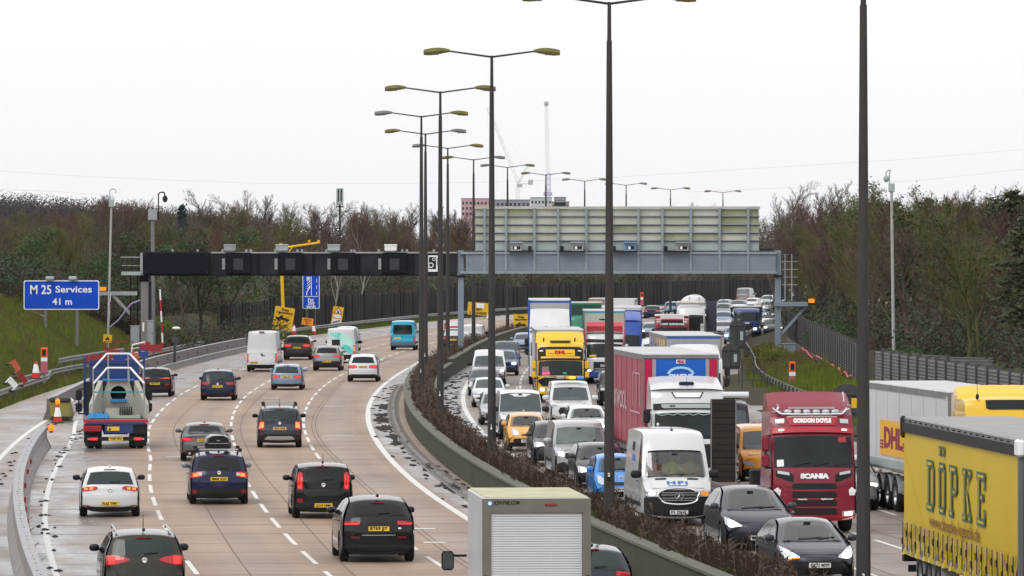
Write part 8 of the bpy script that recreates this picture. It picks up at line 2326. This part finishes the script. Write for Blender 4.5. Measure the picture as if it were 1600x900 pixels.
# ------------------------------------------------------------------ trees
def bark(name, c, var=.35): return mat(name, c, rough=0.95, var=var, scale=.5, spec=0.12)
TW = {'brown': bark("twigs_brown", (.108, .080, .054)), 'purple': bark("twigs_purple", (.112, .070, .062)), 'olive': bark("twigs_olive", (.115, .104, .040)), 'grey': bark("twigs_grey", (.135, .112, .088)), 'rust': bark("twigs_rust", (.120, .080, .045))}
BK = {'brown': bark("bark_brown", (.075, .055, .042)), 'purple': bark("bark_dark", (.060, .045, .040)), 'olive': bark("bark_mossy", (.085, .085, .040)), 'grey': bark("bark_grey", (.13, .115, .10)), 'rust': bark("bark_brown", (.075, .055, .042)), 'birch': mat("bark_birch", (.36, .34, .31), rough=.8, var=.4, scale=2)}
LV = {'green': mat("evergreen_leaves", (.038, .085, .022), rough=.6, var=.5, scale=.5, spec=.3), 'dark': mat("dark_evergreen_leaves", (.030, .052, .020), rough=.65, var=.5, scale=.5, spec=.25), 'blue': mat("conifer_needles", (.020, .045, .045), rough=.8, var=.4, scale=.6), 'gorse': mat("yellow_green_leaves", (.13, .14, .02), rough=.8, var=.4, scale=.6), 'pine': mat("pine_needles", (.045, .060, .022), rough=.8, var=.4, scale=.6), 'ivy': mat("ivy_leaves", (.030, .062, .016), rough=.6, var=.5, scale=.8)}

def tree_mesh(seed, H, spread=.55, low=.25, dens=1.0, up=.35, leafy=0, leaf=.2, limb_r=.16):
    """limbs and twigs grown by branching; returns trunk MB, twig verts/faces, leaf verts/faces"""
    r = random.Random(seed)
    tr = MB(); tv = []; tf = []; lv = []; lf = []
    def ribbon(p, q, w):
        d = q - p
        s = d.cross(Vector((r.uniform(-1, 1), r.uniform(-1, 1), r.uniform(-1, 1))))
        if s.length < 1e-5: return
        s.normalize(); s *= w
        o = len(tv)
        tv.extend([tuple(p - s), tuple(p + s), tuple(q + s * .35), tuple(q - s * .35)]); tf.append((o, o + 1, o + 2, o + 3))
    def leaves(p, n, sz, spread_):
        for _ in range(n):
            c = p + Vector((r.gauss(0, spread_), r.gauss(0, spread_), r.gauss(0, spread_ * .8)))
            a = Vector((r.uniform(-1, 1), r.uniform(-1, 1), r.uniform(-.6, 1))).normalized() * sz * r.uniform(.5, 1.2)
            b = a.cross(Vector((r.uniform(-1, 1), r.uniform(-1, 1), r.uniform(-1, 1)))).normalized() * sz * r.uniform(.3, .6)
            o = len(lv); lv.extend([tuple(c - a), tuple(c + b), tuple(c + a), tuple(c - b)]); lf.append((o, o + 1, o + 2, o + 3))
    def grow(p, d, L, rad, lev):
        n = 4 if lev == 0 else 3 if lev < 3 else 2
        pts = [p]
        for k in range(n):
            d = (d + Vector((r.gauss(0, .13), r.gauss(0, .13), r.gauss(0, .10) + (up * .16 if lev else .02)))).normalized()
            p = p + d * (L / n); pts.append(p)
        for k in range(n):
            r0 = rad * (1 - .75 * k / n); r1 = rad * (1 - .75 * (k + 1) / n)
            if lev < 2: tr.cyl(pts[k], pts[k + 1], r0, r1, 5 if lev else 7, False)
            else: ribbon(pts[k], pts[k + 1], max(.012, r0))
        if lev >= 4: return
        if lev == 3 and leafy: leaves(pts[-1], leafy, leaf, .32)
        nc = int((11, 8, 7, 5)[lev] * dens + r.random())
        t0 = (low, .22, .18, .1)[lev]
        for k in range(nc):
            t = t0 + (1 - t0) * ((k + r.random()) / nc)
            i = min(n - 1, int(t * n)); q = pts[i].lerp(pts[i + 1], t * n - i)
            ax = (pts[i + 1] - pts[i]).normalized()
            s = ax.orthogonal().normalized(); s = Matrix.Rotation(r.uniform(0, 6.283), 3, ax) @ s
            sp = spread * (1.25 - .5 * t if lev == 0 else 1.0) * r.uniform(.7, 1.25)
            dd = (ax * (1 - .35 * sp) + s * sp * 1.15 + Vector((0, 0, up * .3))).normalized()
            ll = L * ((.55, .52, .5, .55)[lev]) * (1.15 - .55 * t) * r.uniform(.75, 1.2)
            grow(q, dd, ll, max(.010, rad * (.46 if lev < 2 else .4)), lev + 1)
    grow(Vector((0, 0, -.4)), Vector((r.gauss(0, .05), r.gauss(0, .05), 1)).normalized(), H * .86, H * .0165 + limb_r * .15, 0)
    return tr, tv, tf, lv, lf

def proto(seed, H, tw, bk, lk=None, **k):
    tr, tv, tf, lv, lf = tree_mesh(seed, H, **k)
    a = tr.mesh("trunk", BK[bk], True)
    b = MB().add(tv, tf).mesh("crown", TW[tw])
    c = MB().add(lv, lf).mesh("leaves", LV[lk]) if lv else None
    return a, b, c
def conifer(seed, H, lk, open_=False):
    r = random.Random(seed); tr = MB(); tr.cyl((0, 0, -.4), (0, 0, H), .2, .03, 7, False); lv = []; lf = []; tb = MB()
    z = H * (.30 if open_ else .10)
    while z < H * .99:
        q = (z / H); R = (H * .24 * (1 - q) ** .8 + .15) if not open_ else H * .22 * math.sin(min(1, (1 - q) * 1.7 + .12) * 1.5)
        for k in range(9 if not open_ else 7):
            a = r.uniform(0, 6.283); R2 = R * r.uniform(.55, 1.15)
            e = Vector((math.cos(a) * R2, math.sin(a) * R2, z - R2 * (.18 if not open_ else -.25) + r.uniform(-.2, .2)))
            tb.cyl((0, 0, z), e, .03, .01, 3, False)
            for j in range(12):
                c = Vector((0, 0, z)).lerp(e, r.uniform(.25, 1.05)) + Vector((r.gauss(0, .16), r.gauss(0, .16), r.gauss(0, .12)))
                s = r.uniform(.14, .34); u = Vector((r.uniform(-1, 1), r.uniform(-1, 1), r.uniform(-.3, .7))).normalized() * s; v = u.cross(Vector((r.uniform(-1, 1), r.uniform(-1, 1), 1))).normalized() * s * .35
                o = len(lv); lv += [tuple(c - u), tuple(c + v), tuple(c + u), tuple(c - v)]; lf.append((o, o + 1, o + 2, o + 3))
        z += H * .035 + .12
    tr.add(tb.v, tb.f)
    return tr.mesh("trunk", BK['brown'], True), None, MB().add(lv, lf).mesh("leaves", LV[lk])
def bush(seed, H, tw, lk, n=60, leafy=7, sz=.14):
    r = random.Random(seed); tv = []; tf = []; lv = []; lf = []
    for _ in range(n):
        a = r.uniform(0, 6.283); R = H * .55 * math.sqrt(r.random()); e = Vector((math.cos(a) * R * 1.3, math.sin(a) * R * 1.3, H * r.uniform(.35, 1.0) * (1 - .35 * R / (H * .55))))
        p = Vector((math.cos(a) * R * .3, math.sin(a) * R * .3, -.2))
        for k in range(5):
            q = p.lerp(e, .35 + .65 * r.random()); s = Vector((r.uniform(-1, 1), r.uniform(-1, 1), r.uniform(-.2, 1))) * H * .16
            o = len(tv); w = .012; tv += [tuple(p + Vector((w, 0, 0))), tuple(p - Vector((w, 0, 0))), tuple(q + s)]; tf.append((o, o + 1, o + 2)); p = p.lerp(e, .25)
            for _2 in range(leafy):
                c = q + s * r.random() + Vector((r.gauss(0, .2), r.gauss(0, .2), r.gauss(0, .18))); u = Vector((r.uniform(-1, 1), r.uniform(-1, 1), r.uniform(-.5, 1))).normalized() * sz * r.uniform(.6, 1.3); v = u.cross(Vector((r.uniform(-1, 1), r.uniform(-1, 1), r.uniform(-1, 1)))).normalized() * sz * .5
                o = len(lv); lv += [tuple(c - u), tuple(c + v), tuple(c + u), tuple(c - v)]; lf.append((o, o + 1, o + 2, o + 3))
    return MB().add(tv, tf).mesh("stems", TW[tw]), None, (MB().add(lv, lf).mesh("leaves", LV[lk]) if lv else None)

PR = {'brown': [proto(31 + i, 10, 'brown', 'brown', up=.45) for i in range(3)], 'purple': [proto(41 + i, 10, 'purple', 'purple', dens=1.08, spread=.5, up=.6) for i in range(3)],
      'olive': [proto(51 + i, 10, 'olive', 'olive', up=.4, spread=.6) for i in range(3)], 'grey': [proto(61 + i, 10, 'grey', 'grey', up=.5) for i in range(2)], 'rust': [proto(66, 10, 'rust', 'rust', dens=1.1)],
      'birch': [proto(71 + i, 10, 'purple', 'birch', up=.8, spread=.42, limb_r=-.6) for i in range(2)], 'ivy': [proto(75 + i, 10, 'olive', 'olive', 'ivy', leafy=2, leaf=.13, dens=.95) for i in range(2)],
      'evergreen': [proto(81 + i, 10, 'olive', 'brown', 'green', leafy=4, leaf=.19, dens=.9, spread=.62) for i in range(2)], 'holm': [proto(85, 10, 'olive', 'brown', 'dark', leafy=4, leaf=.18, dens=.92)],
      'spruce': [conifer(91, 10, 'blue')], 'pine': [conifer(92 + i, 10, 'pine', True) for i in range(2)],
      'bramble': [bush(95 + i, 2.4, 'purple', 'dark', 90, 1, .09) for i in range(2)], 'shrub': [bush(98, 3.0, 'olive', 'green', 70, 8, .09), bush(99, 2.6, 'olive', 'dark', 70, 7, .09)], 'gorse': [bush(97, 2.6, 'olive', 'gorse', 60, 6, .10)]}
KIND = {'brown': ("bare_tree", "bare brown tree", "tree"), 'purple': ("bare_tree", "bare purplish tree", "tree"), 'olive': ("bare_tree", "bare olive tree", "tree"), 'grey': ("bare_tree", "bare grey tree", "tree"), 'rust': ("bare_tree", "bare rust brown tree", "tree"),
        'birch': ("birch_tree", "white stemmed birch", "tree"), 'ivy': ("ivy_clad_tree", "leafless tree hung with ivy", "tree"), 'evergreen': ("evergreen_tree", "bushy green evergreen tree", "tree"), 'holm': ("evergreen_tree", "dark evergreen tree", "tree"),
        'spruce': ("spruce_tree", "blue green spruce", "tree"), 'pine': ("pine_tree", "tall open crowned pine", "tree"), 'bramble': ("bramble_bush", "dark bramble thicket", "bush"), 'shrub': ("evergreen_shrub", "leafy green shrub", "bush"), 'gorse': ("gorse_bush", "yellow green bush", "bush")}
NT = {}
SPOTS = [(35, "at the left edge"), (100, "above the blue sign's left half"), (158, "above the blue sign's right half"), (205, "by the thin pale mast"), (260, "by the dome camera post"), (330, "over the black message sign"), (385, "over the first lane signal"), (430, "over the gantry left of the yellow mast"), (470, "by the yellow mast"), (510, "over the tall blue sign"), (560, "over the third lane signal"), (640, "over the last lane signal"), (720, "behind the cluster of lamp columns"), (800, "behind the cream sign's left end"), (900, "behind the cream sign's left half"), (1000, "behind the cream sign's middle"), (1100, "behind the cream sign's right half"), (1195, "behind the cream sign's right end"), (1250, "right of the gantry ladder"), (1300, "left of the nearest lamp column"), (1348, "just left of the nearest lamp column"), (1395, "left of the pale right hand mast"), (1445, "right of the pale right hand mast"), (1500, "above the white trailer"), (1550, "above the yellow cab"), (9999, "at the right edge")]
def plant(kind, x, z, h, where, rt):
    u = x - float(mid(min(z, 1000)))
    zz = float(terrain_h(np.array([z]), np.array([u]), np.array([x]))[0])
    name, lab, cat = KIND[kind]
    px = 800 + x / z * FPX
    near = next(b for a, b in SPOTS if px < a)
    size = "" if kind == "ivy" else "tall" if h > 10.5 else "low" if h < 3 else "short" if h < 7 else ""
    dep = "front" if z < 420 else "middle" if z < 560 else "rear"
    lb = " ".join((size + " " + lab + " " + near + " in the " + dep + " row").split()) if cat == "tree" else " ".join((size + " " + lab + " " + near + (" at the front" if z < 380 else "")).split())
    t = thing(name, lb, cat, (x, z, zz - .1), rt.uniform(0, 6.283), lab + "s " + where)
    base = 10.0 if kind not in ('bramble', 'shrub', 'gorse') else 2.6
    s = h / base * .88
    t.scale = (s * rt.uniform(.9, 1.15), s * rt.uniform(.9, 1.15), s)
    a, b, c = rt.choice(PR[kind])
    put(a.name.split('.')[0], a, t)
    if b: put("crown", b, t)
    if c: put("leaves", c, t)
    NT[kind] = NT.get(kind, 0) + 1
rt = random.Random(12)
def top_at(px):       # skyline heights (photo rows) read along the left and right woods
    return float(np.interp(px, [-60, 0, 90, 150, 200, 240, 285, 330, 380, 420, 470, 520, 560, 600, 660, 720, 780, 1180, 1200, 1215, 1260, 1300, 1340, 1380, 1430, 1470, 1520, 1560, 1590, 1660],
                              [325, 322, 318, 306, 296, 312, 312, 308, 300, 306, 300, 300, 312, 308, 316, 330, 330, 332, 300, 318, 288, 268, 290, 284, 280, 288, 296, 284, 264, 262]))
L1, R1, C1 = "on the left bank", "behind the right hand fence", "beyond the far dark fence"
def pick(w): 
    k = rt.random() * sum(w.values())
    for a, b in w.items():
        k -= b
        if k <= 0: return a
    return a
WL_ = {'brown': 3, 'purple': 3, 'olive': 4, 'grey': 1.5, 'rust': 1.2, 'holm': .3, 'ivy': .4, 'evergreen': .5}
# left wood: rows from the road edge back up the bank
for row, (zf_, zl_, n, back) in enumerate(((395, 560, 22, 9), (430, 640, 26, 17), (520, 760, 26, 30), (640, 900, 24, 55))):
    for i in range(n):
        z = zf_ + (zl_ - zf_) * (i + rt.random()) / n
        x = float(mid(z)) + float(U_LE(z)) - back - rt.random() * back * .9 - (3 if z < 450 else 0)
        px = 800 + x / z * FPX
        if px < -70 or px > 1260: continue
        u = x - float(mid(z)); zt_ = HC + (YH - top_at(px)) * z / FPX - float(terrain_h(np.array([z]), np.array([u]), np.array([x]))[0])
        h = max(4.5, zt_ * rt.uniform(.72, 1.0))
        if row == 3: h = max(5, zt_ * rt.uniform(.9, 1.04))
        plant(pick(WL_), x, z, min(h, 17), L1 if px < 420 else C1, rt)
for px, z, kd, hrow in ((285, 780, 'spruce', 301), (520, 560, 'birch', 318), (560, 600, 'birch', 326), (150, 520, 'pine', 330), (170, 500, 'purple', 297), (195, 505, 'brown', 296), (250, 470, 'evergreen', 352), (285, 465, 'evergreen', 358), (315, 470, 'holm', 350), (345, 475, 'evergreen', 372), (60, 450, 'holm', 372), (95, 440, 'evergreen', 392), (20, 445, 'holm', 380), (180, 455, 'holm', 356), (130, 452, 'evergreen', 375), (470, 620, 'brown', 300), (400, 600, 'olive', 300), (360, 560, 'olive', 306), (340, 580, 'grey', 296), (385, 610, 'grey', 296), (600, 700, 'purple', 316), (640, 720, 'brown', 312), (430, 560, 'rust', 345), (470, 570, 'olive', 350), (620, 660, 'olive', 330), (580, 650, 'brown', 325), (680, 760, 'brown', 326), (715, 780, 'purple', 336)):
    x = (px - 800) / FPX * z; u = x - float(mid(z)); zt_ = HC + (YH - hrow) * z / FPX - float(terrain_h(np.array([z]), np.array([u]), np.array([x]))[0])
    plant(kd, x, z, max(3, zt_), L1 if px < 420 else C1, rt)
# thickets along the foot of the left wood
for i in range(70):
    z = rt.uniform(340, 520); x = float(mid(z)) + float(U_LE(z)) - rt.uniform(5.5, 17) - (2 if z < 380 else 0)
    px = 800 + x / z * FPX
    if -60 < px < 440 and not (z < 385 and px > 30): plant(pick({'bramble': 5, 'shrub': .8, 'gorse': .5}), x, z, rt.uniform(2.2, 4.6), L1, rt)
for px, z in ((-30, 384), (0, 382), (25, 384), (-30, 400), (30, 400), (5, 395), (55, 402), (85, 405), (110, 410), (145, 412), (180, 415), (270, 425), (300, 430), (330, 440), (360, 446), (395, 452), (415, 458), (250, 420), (225, 418), (200, 416)):
    plant('bramble', (px - 800) / FPX * z, z, rt.uniform(3.2, 5.0), L1, rt)
# wood beyond the far fence (seen under and beside the gantry)
for i in range(64):
    z = rt.uniform(600, 980); x = float(mid(z)) - 25 - rt.random() ** 1.5 * 40
    px = 800 + x / z * FPX
    if 560 < px < 1300:
        h = rt.uniform(7.5, 11) if px < 1195 else 12
        plant(pick({'brown': 4, 'purple': 4, 'olive': 3, 'rust': .7}), x, z, min(h, HC + (YH - 330) * z / FPX), C1, rt)
for i in range(16):
    z = 435 + 11 * i; x = float(mid(z)) + rt.uniform(24.8, 27.5); plant(pick({'brown': 3, 'olive': 3, 'purple': 2}), x, z, rt.uniform(9, 12), R1, rt); plant('bramble', x - .3, z + 5, rt.uniform(3.8, 5.2), R1, rt)
for i in range(46):
    z = 560 + 8.2 * i + rt.uniform(-3, 3); plant('bramble', float(mid(z)) - 26 - rt.random() * 5, z, rt.uniform(4.0, 6.0), C1, rt)
for px, hr in ((1090, 316), (1118, 312), (1140, 318), (1060, 318), (1030, 322), (1010, 323), (905, 321), (930, 322)):
    z = 1000; x = (px - 800) / FPX * z; plant('grey', x, z, HC + (YH - hr) * z / FPX - float(terrain_h(np.array([z]), np.array([x - float(mid(z))]), np.array([x]))[0]), C1, rt)
# right wood
for zf_, zl_, n, back in ((255, 470, 26, 5), (290, 560, 30, 10), (330, 640, 30, 18), (430, 760, 24, 32)):
    for i in range(n):
        z = zf_ + (zl_ - zf_) * (i + rt.random()) / n
        x = float(mid(z)) + 24.5 + back * rt.uniform(.6, 1.5)
        px = 800 + x / z * FPX
        if px < 1195 or px > 1680: continue
        u = x - float(mid(z)); zt_ = HC + (YH - top_at(px)) * z / FPX - float(terrain_h(np.array([z]), np.array([u]), np.array([x]))[0])
        plant(pick({'brown': 5, 'purple': 1.5, 'olive': 5, 'grey': .6, 'ivy': 2.2, 'rust': .05, 'pine': .5}), x, z, min(16, max(4, zt_ * rt.uniform(.74, 1.0))), R1, rt)
for px, z, kd, hr in ((1300, 420, 'olive', 262), (1275, 520, 'evergreen', 305), (1265, 460, 'ivy', 330), (1400, 400, 'pine', 283), (1450, 420, 'pine', 280), (1580, 330, 'pine', 262), (1600, 345, 'pine', 268), (1545, 380, 'pine', 290), (1480, 410, 'pine', 290), (1420, 410, 'holm', 310), (1210, 620, 'grey', 284), (1240, 560, 'purple', 300), (1225, 700, 'purple', 310), (1350, 380, 'olive', 330), (1500, 330, 'brown', 320), (1560, 350, 'pine', 275), (1625, 335, 'pine', 262), (1380, 430, 'pine', 288), (1330, 450, 'ivy', 285), (1510, 400, 'pine', 286)):
    x = (px - 800) / FPX * z; u = x - float(mid(z)); zt_ = HC + (YH - hr) * z / FPX - float(terrain_h(np.array([z]), np.array([u]), np.array([x]))[0])
    plant(kd, x, z, max(3, zt_), R1, rt)
for i in range(60):
    z = rt.uniform(225, 430); x = float(mid(z)) + 25.2 + rt.uniform(1.0, 9)
    px = 800 + x / z * FPX
    if 1240 < px < 1660: plant('bramble', x, z, rt.uniform(2.4, 4.4), R1, rt)
for px, z, h in ((1300, 372, 2.6), (1515, 262, 1.5), (1415, 300, 2.0), (1285, 398, 2.6)): plant('shrub', (px - 800) / FPX * z, z, h, R1, rt)
for px, z, h in ((1206, 372, 1.9), (1215, 366, 1.4), (1338, 260, 1.3), (1352, 262, 1.0)): plant('gorse', (px - 800) / FPX * z, z, h, "on the right verge", rt)
# far wood on the hill, one mass
r = random.Random(77); tv = []; tf = []
for i in range(5200):
    z = r.uniform(1250, 2700); px = r.uniform(-80, 420) if r.random() < .6 else r.uniform(400, 1700)
    x = (px - 800) / FPX * z
    u = x / (1 + max(0, z - 900) / 1500)
    g = float(terrain_h(np.array([z]), np.array([u]), np.array([x]))[0]); h = r.uniform(6, 11)
    for k in range(16):
        c = Vector((x + r.gauss(0, 1.9), z + r.gauss(0, 1.5), g + h * r.uniform(.1, 1))); w = r.uniform(.28, .62) * (1.15 - (c.z - g) / h * .6); o = len(tv)
        tv += [(c.x - w, c.y, c.z - w * .6), (c.x + w * .9, c.y + .3, c.z - w * .4), (c.x + r.uniform(-.4, .4), c.y, c.z + w * 1.1)]; tf.append((o, o + 1, o + 2))
tag(MB().add(tv, tf).build("far_wood", bark("far_wood_brown", (.085, .068, .060), .5)), kind='stuff')

# ------------------------------------------------------------------ thin winter air
hz = MB().box((-100, 1850, 46), (4200, 4100, 104)).build("haze", None)
hz.data.materials.clear()
mh = bpy.data.materials.new("winter_air"); mh.use_nodes = True
nh = mh.node_tree; nh.nodes.remove(nh.nodes['Principled BSDF'])
pv = nh.nodes.new("ShaderNodeVolumePrincipled"); pv.inputs['Color'].default_value = (.88, .92, 1.0, 1); pv.inputs['Density'].default_value = 0.00002; pv.inputs['Anisotropy'].default_value = 0.0
nh.links.new(pv.outputs[0], nh.nodes['Material Output'].inputs['Volume'])
hz.data.materials.append(mh); tag(hz, kind='stuff'); hz.visible_shadow = True
print("planted", NT, sum(NT.values()))
